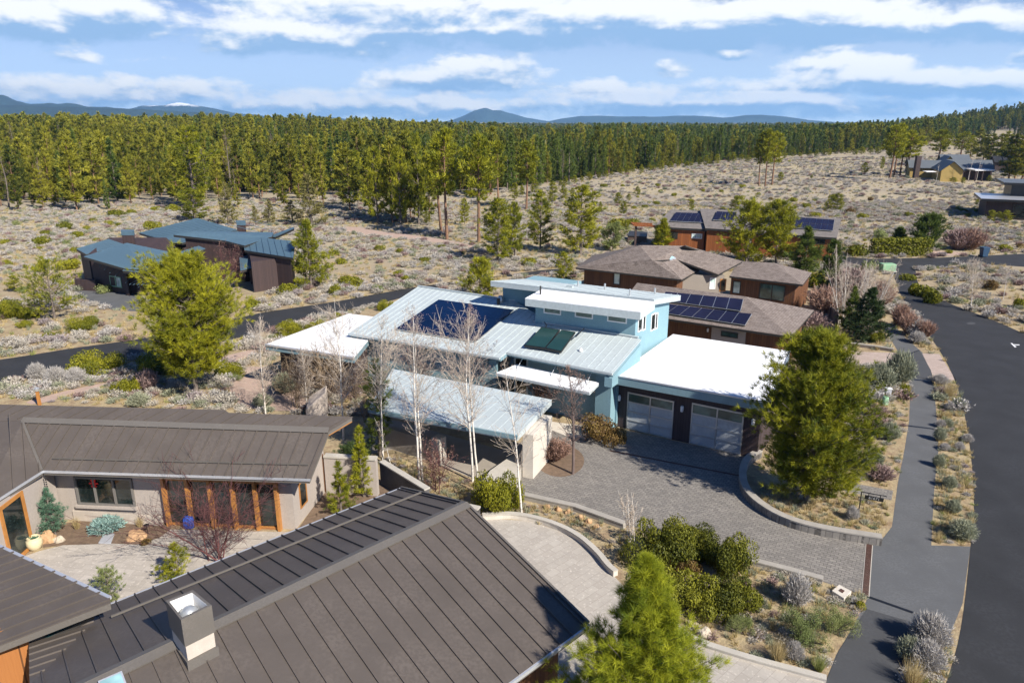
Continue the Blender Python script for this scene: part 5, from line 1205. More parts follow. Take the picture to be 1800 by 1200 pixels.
# ------------------------------------------------------------------ stuff: instances on points
def scatter(name, label, cat, points, meshes, kind_='stuff'):
    """points: list of (x,y,z,rot,scale_xy,scale_z,idx)"""
    col = bpy.data.collections.new(name + '_kinds'); protos = []
    for i, ms in enumerate(meshes):
        ms = [m for m in ms if m]
        if len(ms) == 1: me = ms[0]
        else:
            bm = bmesh.new(); mats_ = []; 
            me = bpy.data.meshes.new(name + '_plant'); vs = []; fs = []; mi = []; tt = []; o_ = 0
            for k, m in enumerate(ms):
                n = len(m.vertices); co = np.empty(n * 3, np.float32); m.vertices.foreach_get('co', co); vs.append(co)
                for p in m.polygons: fs.append(tuple(v + o_ for v in p.vertices)); mi.append(k)
                a = m.attributes.get('tint'); t = np.full(n, .5, np.float32)
                if a: a.data.foreach_get('value', t)
                tt.append(t); o_ += n; me.materials.append(m.materials[0])
            bm.free(); vv_ = np.concatenate(vs).reshape(-1, 3); me.from_pydata(vv_.tolist(), [], fs); me.polygons.foreach_set('material_index', mi)
            a = me.attributes.new('tint', 'FLOAT', 'POINT'); a.data.foreach_set('value', np.concatenate(tt)); me.update()
        o = bpy.data.objects.new('%s_%02d' % (name, i), me); col.objects.link(o); protos.append(o)
    me = bpy.data.meshes.new(name); me.from_pydata([p[:3] for p in points], [], [])
    for an, ty, vals in (('rot', 'FLOAT', [p[3] for p in points]), ('sxy', 'FLOAT', [p[4] for p in points]), ('sz', 'FLOAT', [p[5] for p in points]), ('idx', 'INT', [p[6] for p in points])):
        a = me.attributes.new(an, ty, 'POINT'); a.data.foreach_set('value', vals)
    ob = bpy.data.objects.new(name, me); COL.objects.link(ob); tag(ob, label, cat, kind=kind_)
    ng = bpy.data.node_groups.new(name, 'GeometryNodeTree'); ng.interface.new_socket('Geometry', in_out='INPUT', socket_type='NodeSocketGeometry'); ng.interface.new_socket('Geometry', in_out='OUTPUT', socket_type='NodeSocketGeometry')
    nn_ = ng.nodes; gi = nn_.new('NodeGroupInput'); go = nn_.new('NodeGroupOutput'); ip = nn_.new('GeometryNodeInstanceOnPoints'); ci = nn_.new('GeometryNodeCollectionInfo')
    ci.inputs['Collection'].default_value = col; ci.inputs['Separate Children'].default_value = True; ci.inputs['Reset Children'].default_value = True; ci.transform_space = 'RELATIVE'
    def attr(n, ty):
        a = nn_.new('GeometryNodeInputNamedAttribute'); a.data_type = ty; a.inputs['Name'].default_value = n; return [o for o in a.outputs if o.enabled and o.name == 'Attribute'][0]
    cr = nn_.new('ShaderNodeCombineXYZ'); cs = nn_.new('ShaderNodeCombineXYZ'); lk = ng.links
    lk.new(attr('rot', 'FLOAT'), cr.inputs[2]); s_ = attr('sxy', 'FLOAT'); lk.new(s_, cs.inputs[0]); lk.new(s_, cs.inputs[1]); lk.new(attr('sz', 'FLOAT'), cs.inputs[2])
    lk.new(gi.outputs[0], ip.inputs['Points']); lk.new(ci.outputs[0], ip.inputs['Instance']); ip.inputs['Pick Instance'].default_value = True; lk.new(attr('idx', 'INT'), ip.inputs['Instance Index'])
    lk.new(cr.outputs[0], ip.inputs['Rotation']); lk.new(cs.outputs[0], ip.inputs['Scale']); lk.new(ip.outputs[0], go.inputs[0])
    md = ob.modifiers.new('scatter', 'NODES'); md.node_group = ng
    return ob
far_k = []
for i in range(3): far_k.append(conifer('far', 10, 1.9, 300 + i, 'pine_bark', 'forest_needles', whorls=14, per=4, ntuft=6, nn=4, ln=.9, wd=.32, base=.2, shape='tall', gap=.1, trunk_r=.17, up=.05))
for i in range(3): far_k.append(conifer('far', 10, 1.6, 310 + i, 'grey_bark', 'pine_needles_dark', whorls=15, per=4, ntuft=5, nn=4, ln=.9, wd=.32, base=.06, shape='cone', gap=.08, up=0))
FK = KIND['forest'] + KIND['fir'] + KIND['dead'] + far_k
nf, nr, nd = len(KIND['forest']), len(KIND['fir']), len(KIND['dead'])
L_ = []
for a, b, s in REST:
    if abs(a / b) > (1.05 if s < 600 else .85): continue
    k = forest_kind(a, b, s); h = fheight(a, b, s); r_ = math.hypot(a, b)
    if r_ > 420: ix = nf + nr + nd + (int(g.integers(0, 3)) if k != 'fir' else 3 + int(g.integers(0, 3)))
    else: ix = {'forest': int(g.integers(0, nf)), 'fir': nf + int(g.integers(0, nr)), 'dead': nf + nr + int(g.integers(0, nd))}[k]
    wide = 1.0 if s < 240 else 1.15 if s < 520 else 1.7 if s < 1300 else 3.2
    L_.append((a, b, terr(a, b) - .2, g.uniform(0, 6.28), h / 10 * wide * g.uniform(.7, 1.05), h / 10 * (1 if s < 1300 else .9), ix))
scatter('forest', 'dense pine forest stretching to the horizon behind the front rows of trees', 'forest', L_, FK)
# ------------------------------------------------------------------ sagebrush, grass
sage = [(blades_mesh('s', 40 + i, lf, n=n_, h=.62, r=.9, w=.032, lean=1.2, multi=4),) for i, (lf, n_) in enumerate((('sage_leaves', 150), ('sage_leaves', 130), ('sage_green', 150), ('pale_sage', 130), ('mauve_twigs', 130), ('sage_leaves', 140)))]
grass = [(blades_mesh('g', 60 + i, lf, n=46, h=.42, r=.7, w=.035, lean=.75, multi=0),) for i, lf in enumerate(('dry_grass', 'dry_grass', 'sage_green', 'dry_grass'))]
NOPLANT = EXCL + [[(p.x, p.y) for p in pp(l)] for l in (
    [(0, 700), (-100, 1300), (900, 1300), (1060, 1095), (840, 880), (700, 880), (560, 860), (620, 730), (400, 715)],
    [(480, 640), (640, 700), (660, 760), (900, 850), (1090, 780), (1340, 815), (1420, 650), (1180, 560), (860, 520), (700, 520), (610, 560)],
    [(1020, 500), (1180, 600), (1400, 630), (1445, 560), (1430, 500), (1230, 470), (1100, 440), (1040, 460)], [(130, 480), (145, 515), (250, 520), (330, 520), (445, 520), (515, 505), (520, 440), (350, 400), (180, 440)], [(1150, 405), (1180, 440), (1470, 445), (1480, 400), (1180, 385)], [(1615, 300), (1620, 320), (1745, 322), (1745, 290)], [(1720, 370), (1728, 386), (1900, 400), (1900, 360)])]
NOPLANT.append([(p.x, p.y) for p in isl])
def ok(x, y): return not any(inpoly(x, y, q) for q in NOPLANT)
SL = []; GL = []
g = np.random.default_rng(77)
def fld(n, y0, y1, clus, smin, smax, grass_p):
    for _ in range(n):
        # uniform over the seen wedge by area
        y = math.sqrt(g.uniform(y0 * y0, y1 * y1)); x = g.uniform(-1.0, 1.0) * y; r_ = math.hypot(x, y)
        if r_ > edged(x, y) + 6 or not ok(x, y): continue
        nv = noise.noise(Vector((x * .09, y * .09, 0))) + noise.noise(Vector((x * .4, y * .4, 4))) * .5
        if g.random() < grass_p: GL.append((x, y, terr(x, y), g.uniform(0, 6.28), g.uniform(.6, 1.3), g.uniform(.5, 1.2), int(g.integers(0, 4)))); continue
        if nv < clus + g.normal(0, .12): continue
        near_house = y < 34
        sc = g.uniform(smin, smax); ix = int(g.choice(6, p=(.26, .2, .12, .2, .1, .12)))
        SL.append((x, y, terr(x, y), g.uniform(0, 6.28), sc, sc * g.uniform(.7, 1.0), ix))
fld(8500, 38, 75, -.12, .45, 1.15, .5); fld(34000, 75, 150, -.16, .4, 1.05, .5); fld(34000, 150, 340, -.16, .5, 1.35, .5); fld(8000, 340, 620, -.05, .8, 1.8, .4)
# near beds: smaller tufts
def bed(poly, n, gp, s0=.35, s1=.8):
    w = pp(poly); xs_ = [p.x for p in w]; ys_ = [p.y for p in w]; q = [(p.x, p.y) for p in w]; c = 0; t = 0
    while c < n and t < n * 30:
        t += 1; x = g.uniform(min(xs_), max(xs_)); y = g.uniform(min(ys_), max(ys_))
        if inpoly(x, y, q) and not any(inpoly(x, y, e_) for e_ in EXCL):
            c += 1
            if g.random() < gp: GL.append((x, y, 0, g.uniform(0, 6.28), g.uniform(.3, .75), g.uniform(.25, .8), int(g.integers(0, 4))))
            else: sc = g.uniform(s0, s1); SL.append((x, y, 0, g.uniform(0, 6.28), sc, sc * g.uniform(.5, .8), int(g.choice(6, p=(.2, .2, .3, .12, .06, .12)))))
bed([(1622, 615), (1560, 530), (1575, 520), (1600, 560), (1640, 610)], 90, .5)
bed([(1643, 668), (1682, 670), (1705, 760), (1715, 860), (1717, 900), (1706, 957), (1638, 957), (1650, 790), (1648, 700)], 520, .88, .15, .4)
bed([(1480, 660), (1595, 660), (1597, 700), (1580, 850), (1560, 855), (1480, 850)], 330, .72, .2, .55)
bed([(1330, 850), (1465, 862), (1560, 885), (1560, 935), (1530, 950), (1400, 920), (1340, 880)], 260, .9, .15, .3)
bed([(1330, 990), (1520, 1048), (1500, 1110), (1455, 1190), (1300, 1148), (1150, 1080), (1100, 1000)], 330, .72, .2, .5)
bed([(1620, 1085), (1665, 1115), (1670, 1200), (1640, 1240), (1585, 1200)], 90, .7, .2, .5)
bed([(870, 880), (1000, 895), (1110, 930), (1090, 990), (1000, 935), (900, 905)], 90, .8, .15, .3)
bed([(660, 815), (700, 800), (860, 860), (850, 900), (750, 865)], 170, .85, .2, .4)
bed([(195, 665), (400, 640), (600, 660), (600, 730), (300, 720), (60, 705)], 480, .6, .3, .8)
bed([(0, 690), (200, 650), (240, 640), (300, 640), (200, 665), (60, 700)], 260, .45, .4, .9)
bed([(460, 600), (620, 545), (700, 530), (600, 560), (480, 640)], 120, .4, .4, .9)
bed([(1390, 560), (1550, 575), (1570, 615), (1440, 615)], 110, .5, .3, .6)
bed([(943, 800), (1020, 800), (1020, 830), (950, 832)], 26, .9, .2, .3)
scatter('sagebrush', 'low grey, silver and mauve sagebrush covering the open field and verges', 'sagebrush', SL, sage)
scatter('grass_tufts', 'small straw coloured and green grass tufts over the ground', 'grass', GL, grass)

# ------------------------------------------------------------------ individual shrubs
SHR = {'olive': [shrub_mesh('o', 70 + i, 'olive_leaves', 1500, .13, 8, .62) for i in range(5)], 'bronze': [shrub_mesh('b', 80 + i, 'bronze_leaves', 1300, .13, 7, .6) for i in range(2)], 'light': [shrub_mesh('l', 84 + i, 'light_leaves', 1100, .12, 7, .7) for i in range(2)]}
SAGE1 = {'sage': [blades_mesh('s', 140 + i, 'sage_leaves', n=1300, h=.85, r=.8, w=.014, lean=1.2, multi=6) for i in range(2)], 'green': [blades_mesh('s', 150 + i, 'sage_green', n=1300, h=.85, r=.8, w=.015, lean=1.2, multi=6) for i in range(2)], 'pale': [blades_mesh('s', 160 + i, 'pale_sage', n=1500, h=.85, r=.8, w=.012, lean=1.2, multi=6) for i in range(2)], 'mauve': [blades_mesh('s', 170 + i, 'mauve_twigs', n=600, h=.9, r=.8, w=.018, lean=1.0, multi=5) for i in range(2)], 'red': [blades_mesh('s', 180 + i, 'red_twigs', n=700, h=1.0, r=.8, w=.014, lean=.85, multi=6) for i in range(2)], 'grass': [blades_mesh('s', 190 + i, 'dry_grass', n=420, h=.95, r=.9, w=.02, lean=.8, multi=0) for i in range(2)]}
SHRN = {'dark': [shrub_mesh('d', 290 + i, 'evergreen_leaves', 16000, .05, 24, .62, tint_sp=.3, far=.8, rr0=.22, rr1=.40) for i in range(3)], 'olive': [shrub_mesh('o', 270 + i, 'olive_leaves', 10000, .06, 20, .62, tint_sp=.3, far=.8, rr0=.22, rr1=.42) for i in range(4)], 'bronze': [shrub_mesh('b', 280 + i, 'bronze_leaves', 8000, .06, 18, .6, far=.8, rr0=.2, rr1=.4) for i in range(2)], 'light': [shrub_mesh('l', 284 + i, 'light_leaves', 12000, .028, 18, .7, hollow=.2, far=.85, rr0=.18, rr1=.38) for i in range(2)]}
def shrub(kd, px, yb, w, hr=.45, label='', group=None):
    b = on_terrain(px, yb); m = mpp(b); r_ = w / 2 * m; h = r_ * 2 * hr * 1.35
    if b.y < 62 and w > 25: SHR_ = SHRN
    else: SHR_ = SHR
    b.y += r_ * .6; 
    return place(kd, rnd.choice(SHR_[kd]), 'shrub', label, 'shrub', b, r_, h / .95, group=group, parts=('stems', 'foliage'))
def sage1(kd, px, yb, w, hr, label, group=None, name='sagebrush_plant'):
    b = on_terrain(px, yb); m = mpp(b); r_ = w / 2 * m; b.y += r_ * .5
    return single(name, rnd.choice(SAGE1[kd]), label, 'sagebrush' if kd not in ('grass',) else 'grass', b, r_ / .75, w * hr * m / .85 * 1.25, group=group)
GA = 'dark green mounded shrub dotted in the sagebrush around the slate roofed house'
for px, y, w in ((110, 404, 30), (65, 432, 34), (78, 414, 20), (115, 430, 16), (132, 420, 28), (148, 407, 20), (167, 426, 17), (64, 442, 20), (5, 432, 22), (7, 468, 22), (132, 448, 28), (67, 478, 35), (113, 476, 42), (155, 460, 14), (143, 457, 16), (190, 396, 20), (207, 399, 16), (200, 382, 30), (263, 405, 35), (243, 414, 16), (127, 506, 20), (37, 516, 22), (37, 578, 28), (85, 598, 28), (48, 432, 12), (160, 392, 18), (228, 378, 22), (300, 372, 30), (22, 398, 18), (270, 372, 20)):
    shrub('olive' if rnd.random() < .85 else 'light', px, y, w, .42, GA, 'green shrubs around the slate roofed house')
GB = 'small olive green shrub between the back street and the central pine clump'
for px, y, w in ((666, 441, 24), (702, 444, 18), (741, 437, 15), (776, 437, 18), (810, 449, 18), (830, 430, 14), (745, 462, 26), (700, 487, 28), (712, 493, 20), (931, 468, 35), (596, 465, 28), (560, 470, 20), (932, 400, 18), (588, 450, 24), (862, 462, 18)):
    shrub('olive', px, y, w, .42, GB, 'green shrubs beyond the back street')
GC = 'small dark green shrub dotted over the open field behind the houses'
for px, y, w in ((1062, 329, 16), (1095, 328, 10), (1157, 328, 13), (1201, 330, 14), (1185, 345, 14), (1161, 338, 11), (1212, 357, 20), (1155, 361, 18), (1134, 365, 13), (1115, 367, 13), (1050, 359, 12), (1190, 364, 11), (1041, 334, 8), (1269, 338, 11), (1237, 337, 11), (1307, 331, 16), (1302, 353, 22), (1335, 343, 12), (1257, 327, 9), (1147, 390, 16), (1169, 380, 12), (1104, 411, 16), (1272, 369, 12), (1122, 347, 9), (1055, 382, 14), (1355, 352, 12), (1366, 354, 10), (1396, 355, 18), (1420, 366, 20), (1431, 354, 10), (1532, 353, 14), (1467, 350, 20), (1496, 377, 24), (1437, 383, 22), (1475, 386, 16), (1519, 385, 22), (1601, 381, 18), (1644, 395, 26), (1622, 400, 22), (1696, 374, 16), (1705, 381, 14), (1720, 373, 12), (1734, 361, 26), (1489, 421, 10), (1521, 424, 9), (1671, 446, 14), (1772, 442, 25), (1797, 436, 16), (1696, 390, 10), (1585, 331, 7), (1388, 285, 7), (1455, 300, 6), (1210, 300, 8)):
    shrub('olive' if rnd.random() < .8 else 'bronze', px, y, w, .42, GC, 'green shrubs over the open field')
for kd, px, y, w, hr, lb in (
    ('olive', 1090, 404, 52, .4, 'largest low shrub mass left of the orange timber house'), ('olive', 1112, 396, 32, .4, 'shrub right behind the largest low shrub mass by the orange timber house'),
    ('olive', 138, 583, 50, .45, 'dark shrub left of the rounded pine, below the far driveway'), ('olive', 43, 562, 38, .5, 'dark shrub at the foot of the pale open young pine'), ('olive', 5, 562, 42, .8, 'tall bright shrub cut by the left photo edge'),
    ('light', 180, 517, 28, .5, 'grey green shrub in front of the slate house window'), ('olive', 503, 521, 50, .45, 'shrub at the foot of the slate house end wall'), ('olive', 443, 546, 34, .6, 'yellowish upright shrub near the slate house parking court'),
    ('olive', 590, 519, 30, .7, 'round shrub right of the dark green pine by the slate house'), ('olive', 614, 505, 50, .4, 'low wide shrub right of the dark green pine'), ('light', 663, 515, 26, .5, 'pale green shrub above the road near the blue house roof corner'),
    ('olive', 675, 547, 30, .65, 'round yellow shrub at the upper corner of the blue house roof'), ('olive', 505, 592, 48, .6, 'leftmost of the yellow green shrubs behind the white roofed wing'), ('olive', 493, 602, 34, .5, 'lowest of the yellow green shrubs behind the white roofed wing'), ('olive', 555, 585, 46, .5, 'middle one of the yellow green shrubs behind the white roofed wing'), ('olive', 595, 566, 36, .45, 'rightmost of the yellow green shrubs behind the white roofed wing'),
    ('olive', 150, 662, 80, .42, 'broad smooth shrub by the back street left of the rounded pine'), ('olive', 216, 696, 52, .7, 'dark spreading shrub left of the rounded pine trunk'), ('olive', 268, 660, 70, .5, 'dark shrub in the shade behind the rounded pine'), ('olive', 395, 668, 56, .5, 'dark shrub right of the rounded pine trunk'), ('light', 408, 672, 30, .5, 'small light shrub right of the rounded pine trunk'),
    ('olive', 876, 908, 88, .85, 'dense round olive shrub at the foot of the concrete plinth'),
    ('dark', 1165, 1010, 126, .66, 'largest dome of the evergreen shrub group below the driveway, left side'), ('dark', 1212, 982, 118, .42, 'upper dome of the evergreen shrub group below the driveway'), ('bronze', 1205, 1015, 66, .7, 'bronze red leaved shrub in the middle of the evergreen group'), ('dark', 1284, 1018, 96, .8, 'right dome of the evergreen shrub group by the driveway edge'),
    ('dark', 1222, 1090, 136, .55, 'lower left mass of the evergreen shrub group above the bright pine'), ('dark', 1294, 1095, 104, .6, 'lower right mass of the evergreen shrub group'), ('light', 1305, 1124, 50, .8, 'sparse light green bush below the evergreen group'), ('light', 1420, 1145, 96, .7, 'wide greyish green bush below the driveway drain, left half'), ('light', 1475, 1130, 80, .7, 'wide greyish green bush below the driveway drain, right half'), ('olive', 1514, 1072, 22, .6, 'tiny green shrub between the drain and the footpath'),
    ('bronze', 1062, 783, 92, .62, 'orange and olive shrub between the bare tree and the left garage door'), ('bronze', 1527, 672, 44, .7, 'rusty orange shrub behind the big pine by the neighbour driveway'), ('olive', 1592, 690, 18, .8, 'small green bush touching the footpath below the neighbour driveway'),
    ('olive', 1603, 494, 32, .4, 'upper shrub left of the road junction transformer'), ('olive', 1614, 521, 36, .6, 'left shrub of the trio beside the curving street'), ('olive', 1638, 525, 38, .6, 'middle shrub of the trio beside the curving street'), ('olive', 1648, 536, 38, .6, 'lower right shrub of the trio beside the curving street'), ('olive', 1799, 543, 26, .6, 'dark shrub cut by the right photo edge above the street'), ('bronze', 1747, 511, 28, .6, 'orange tinted shrub right of the white barked bare tree'),
    ('olive', 1455, 451, 42, .55, 'first rounded shrub left of the clipped hedge'), ('olive', 1510, 452, 40, .55, 'second rounded shrub touching the clipped hedge'), ('light', 1557, 422, 34, .45, 'pale feathery shrub left of the conical pine'), ('light', 1220, 428, 20, 1.2, 'left upright grey green shrub before the orange timber house'), ('light', 1234, 428, 20, 1.2, 'right upright grey green shrub before the orange timber house'), ('light', 1250, 437, 28, .8, 'yellowish shrub before the orange timber house wall'), ('olive', 1198, 429, 34, .6, 'green shrub below the left orange wall'),
    ('olive', 1465, 545, 40, .7, 'dark shrub under the bare white birches near the shingle house'), ('olive', 1542, 602, 30, .7, 'low shrub at the right foot of the dark spruce'), ('bronze', 250, 962, 24, .4, 'small dried plant at the courtyard bed edge'), ('olive', 1677, 318, 9, .8, 'yellow green bush in front of the yellow house gable')):
    shrub(kd, px, y, w, hr, lb)
hg = thing('hedge', 'long clipped dark green hedge beside the cross street', 'hedge', P(1580, 447)); hr_ = Vector(hg.location)
g2 = np.random.default_rng(9); A_, B_ = P(1530, 449), P(1632, 449); n = 7000; t = g2.random(n); q = np.array(A_) + np.outer(t, np.array(B_ - A_)); wv_ = 1.3
face = g2.integers(0, 3, n); off = np.zeros((n, 3)); off[:, 1] = np.where(face == 0, -wv_ * .5, np.where(face == 1, wv_ * .5, g2.uniform(-.5, .5, n) * wv_)); off[:, 2] = np.where(face == 2, 1.9, g2.uniform(0, 1.9, n)); off += g2.normal(0, .12, (n, 3)); q = q + off - np.array(hr_)
nr_ = unit(g2.normal(0, 1, (n, 3)) + np.array([0, -.4, .6])); a_ = unit(np.cross(nr_, g2.normal(0, 1, (n, 3)))); b_ = np.cross(nr_, a_); s_ = .22
v = np.stack([q - a_ * s_ * .5, q + b_ * s_ * .35, q + a_ * s_ * .5, q - b_ * s_ * .35], 1).reshape(-1, 3)
me = mesh_from('foliage', v, np.arange(len(v)).reshape(-1, 4), 'olive_leaves', np.repeat(.4 + g2.normal(0, .15, n), 4)); o = bpy.data.objects.new('foliage', me); COL.objects.link(o); o.parent = hg
for kd, px, y, w, hr, lb, nm in (
    ('green', 1549, 686, 46, .65, 'large silvery green sagebrush right of the big pine', 0), ('green', 1584, 677, 40, .95, 'tall silvery green sagebrush leaning over the footpath', 0), ('mauve', 1548, 765, 40, .5, 'mauve leafless low bush right of the big pine', 0), ('mauve', 1545, 735, 34, .4, 'dull mauve low bush below the utility boxes', 0), ('green', 1567, 775, 26, .8, 'grey green bush beside the mauve leafless bush', 0), ('green', 1537, 826, 28, .9, 'grey green bush at the right side of the big pine above the paver walk', 0), ('mauve', 1553, 848, 40, .4, 'flat dark purple bush just above the paver walk', 0),
    ('red', 1587, 578, 32, .7, 'reddish bare bush at the upper end of the verge between path and street', 0), ('red', 1600, 590, 30, .7, 'second reddish bare bush on the upper verge', 0), ('pale', 1614, 592, 28, .7, 'white sagebrush behind the reddish bushes on the verge', 0), ('pale', 1614, 604, 22, .6, 'small white sagebrush at the front of the upper verge', 0), ('red', 1630, 596, 28, .6, 'reddish bush nearest the street on the upper verge', 0), ('pale', 1626, 584, 20, .7, 'white sagebrush right behind the reddish bush nearest the street', 0),
    ('pale', 1655, 678, 20, .6, 'pale blue sagebrush at the corner of the paver strip', 0), ('grass', 1671, 702, 26, .8, 'tall straw coloured grass clump on the long verge', 0), ('green', 1687, 720, 17, .7, 'green grey bush beside the street on the long verge', 0), ('pale', 1672, 722, 14, .6, 'tiny lilac bush right below the straw grass clump', 0), ('pale', 1656, 752, 14, .6, 'small lilac bush halfway along the long verge', 0), ('green', 1668, 752, 14, .7, 'grey green bush halfway along the long verge', 0), ('pale', 1702, 778, 15, .6, 'silver bush spilling onto the street from the verge', 0), ('pale', 1688, 792, 13, .7, 'silver bush left of the one spilling onto the street', 0), ('green', 1653, 776, 16, 1, 'upright green bush touching the footpath on the long verge', 0), ('pale', 1662, 792, 13, .6, 'tiny silver bush in the middle of the verge', 0),
    ('green', 1672, 860, 18, .8, 'silvery green bush in the lower half of the long verge', 0), ('green', 1652, 822, 16, .9, 'narrow green bush at the path side of the lower verge', 0), ('green', 1677, 903, 19, .8, 'silvery bush above the lowest verge bush', 0), ('green', 1697, 950, 34, .6, 'wide sage green bush at the lower end of the long verge', 0), ('pale', 1403, 1068, 38, 1, 'white sagebrush standing alone below the driveway edge', 0), ('pale', 1500, 915, 18, .9, 'small pale plant under the address sign', 0), ('grass', 1370, 1170, 44, .7, 'cream coloured dry clump by the pale curb, left one', 0), ('pale', 1398, 1162, 26, .8, 'pale grey bush right of the cream dry clump', 0), ('grass', 1443, 1185, 32, .8, 'cream coloured dry clump by the pale curb, right one', 0),
    ('pale', 1640, 1142, 48, .75, 'large silver white bush on the island at the bottom right', 0), ('pale', 1634, 1182, 44, .7, 'lower silver bush on the island at the bottom right', 0), ('grass', 1610, 1215, 50, .7, 'straw grass below the silver bushes at the bottom right', 0), ('green', 1605, 1165, 36, .7, 'green grey bush at the left of the bottom right island', 0),
    ('red', 1712, 442, 44, .45, 'reddish bare bush left of the blue bin', 0), ('mauve', 1690, 441, 44, .5, 'mauve bush behind the reddish one near the blue bin', 0), ('green', 497, 693, 34, .75, 'grey green sagebrush before the white roofed wing', 0), ('green', 460, 716, 30, .5, 'green sagebrush left of the slab rock', 0), ('pale', 62, 667, 24, .7, 'pale sagebrush at the left by the back street', 0), ('pale', 95, 676, 30, .6, 'second pale sagebrush by the back street', 0), ('pale', 130, 675, 28, .6, 'third pale sagebrush before the broad smooth shrub', 0), ('green', 240, 715, 30, .5, 'grey sagebrush by the gravel path, left of the pine trunk', 0), ('mauve', 255, 690, 34, .7, 'mauve bare bush left of the pine trunk', 0), ('grass', 133, 932, 18, .9, 'dry cut grass clump in the courtyard bed near the window', 0), ('grass', 244, 928, 16, .9, 'dry cut grass clump in the courtyard bed near the posts', 0)):
    sage1(kd, px, y, w, hr, lb, name='grass_clump' if kd == 'grass' else 'sagebrush_plant')
for kd, px, y, w, hr, lb in (('bronze', 1495, 572, 52, .5, 'bronze shrub under the birches above the timber edging'), ('olive', 1438, 508, 46, .6, 'green shrub at the right end wall of the shingle roofed house'), ('olive', 1428, 478, 40, .6, 'green shrub behind the shingle roofed house'), ('olive', 1470, 522, 44, .6, 'dark shrub between the slender pine and the birches'), ('light', 1530, 478, 30, .6, 'pale shrub left of the transformer box'), ('olive', 1492, 500, 40, .5, 'green shrub below the cross street behind the birches')):
    shrub(kd, px, y, w, hr, lb)
for kd, px, y, w, hr, lb in (('red', 1455, 560, 60, .5, 'reddish bare thicket left of the dark spruce'), ('mauve', 1432, 590, 50, .5, 'mauve bare thicket at the corner of the shingle house'), ('red', 1548, 545, 46, .6, 'reddish thicket under the right birch of the cluster'), ('mauve', 1500, 530, 60, .6, 'mauve thicket beneath the middle birch'), ('grass', 1475, 610, 40, .5, 'straw grass below the timber edging'), ('grass', 1320, 612, 44, .5, 'tall straw grass along the shingle house front wall')):
    sage1(kd, px, y, w, hr, lb, name='bare_thicket' if kd != 'grass' else 'grass_clump')
single('dwarf_blue_spruce', blades_mesh('spruce', 501, 'blue_spruce_needles', n=2200, h=.62, r=1.4, w=.035, lean=1.35, multi=5), 'low silvery blue spruce mound below the courtyard window', 'shrub', P(188, 930), .78, .75)
# ------------------------------------------------------------------ bare trees
def bare(px, yb, yt, label, seed, bark='aspen_bark', name='bare_birch', cat='tree', spread=.3, nb=20, start=.3, buds=None, stems=1, up=.95, r0=None, curve=.5, dx=0, lean=.02):
    b = on_terrain(px, yb); d = ray(px, yt); h = (CAM + d * (b.y / d.y)).z - b.z
    me = bare_mesh(h, seed, bark, spread, nb, r0, lean, start, 6, up, buds, stems, curve); return place(name, me, name, label, cat, b, 1, 1, 0, parts=('trunk', 'branches', 'buds'))
bare(467, 728, 540, 'leftmost white birch of the row, left of the white roofed wing', 1, nb=55, start=.12)
bare(541, 724, 600, 'slim white birch left of the slab rock', 2, nb=55, start=.2)
bare(604, 772, 524, 'thick white birch behind the end of the brown roof', 3, nb=55, start=.22, spread=.32)
bare(673, 813, 560, 'white birch at the left end of the entry canopy', 4, nb=55, start=.3)
bare(738, 852, 535, 'white birch with forked trunk in front of the canopy', 5, nb=44, start=.28, spread=.3, buds='mauve_twigs')
bare(743, 846, 560, 'thinner stem twin behind the forked birch', 6, nb=12, start=.45, spread=.2)
bare(831, 846, 528, 'left stem of the twin white birches before the canopy centre', 7, nb=46, start=.28, spread=.32, buds='mauve_twigs')
bare(840, 842, 540, 'right stem of the twin white birches before the canopy centre', 8, nb=22, start=.35, spread=.24, buds='mauve_twigs')
bare(917, 905, 620, 'white birch by the stone pier with low spreading branches', 9, nb=18, start=.22, spread=.3)
bare(687, 818, 725, 'thin leaning birch sapling beside the canopy left end', 10, nb=6, start=.3, spread=.15, lean=.12)
bare(1110, 975, 855, 'small cluster of pale saplings at the edge of the driveway wall', 11, nb=14, start=.3, spread=.2, stems=5, up=1.15, r0=.018)
bare(1007, 833, 640, 'grey bare tree with reddish twigs on the round mulch island', 12, bark='brown_twig', name='bare_tree', nb=34, start=.26, spread=.32, buds='red_twigs', r0=.075, up=.85)
bare(765, 862, 770, 'coral red bare shrub below the forked birch', 13, bark='red_bark', name='bare_shrub', cat='shrub', nb=40, start=.1, spread=.5, stems=5, up=.7, buds='red_twigs', r0=.02)
bare(385, 985, 838, 'dark red multi stemmed bare tree in the courtyard before the wooden posts', 14, bark='red_bark', name='bare_tree', nb=110, start=.1, spread=.85, stems=7, up=.5, r0=.035, lean=.2)
bare(402, 508, 420, 'reddish bare tree in front of the slate roofed house', 15, bark='red_bark', name='bare_tree', nb=40, start=.2, spread=.4, buds='red_twigs', stems=3)
bare(418, 515, 455, 'smaller reddish bare tree by the slate house entrance', 16, bark='red_bark', name='bare_tree', nb=24, start=.2, spread=.4, buds='red_twigs')
bare(292, 452, 420, 'reddish bare bush between the slate house roofs', 17, bark='red_bark', name='bare_shrub', cat='shrub', nb=30, start=.1, spread=.6, buds='red_twigs', stems=4)
bare(93, 545, 455, 'bare white stem tree behind the pale open young pine', 18, nb=16, start=.3)
bare(1477, 575, 430, 'tallest bare white birch of the cluster by the junction', 19, nb=70, start=.12, spread=.34, stems=6, r0=.05, up=1.05, curve=.8)
bare(1512, 562, 450, 'middle bare white birch of the cluster by the junction', 20, nb=70, start=.12, spread=.36, stems=6, r0=.05, up=1.05, curve=.8)
bare(1540, 552, 455, 'right bare birch of the cluster leaning over the path', 21, nb=70, start=.12, spread=.4, stems=6, r0=.05, up=1.05, curve=.8)
bare(1706, 545, 448, 'bare white barked tree alone right of the street', 22, nb=60, start=.2, spread=.36)
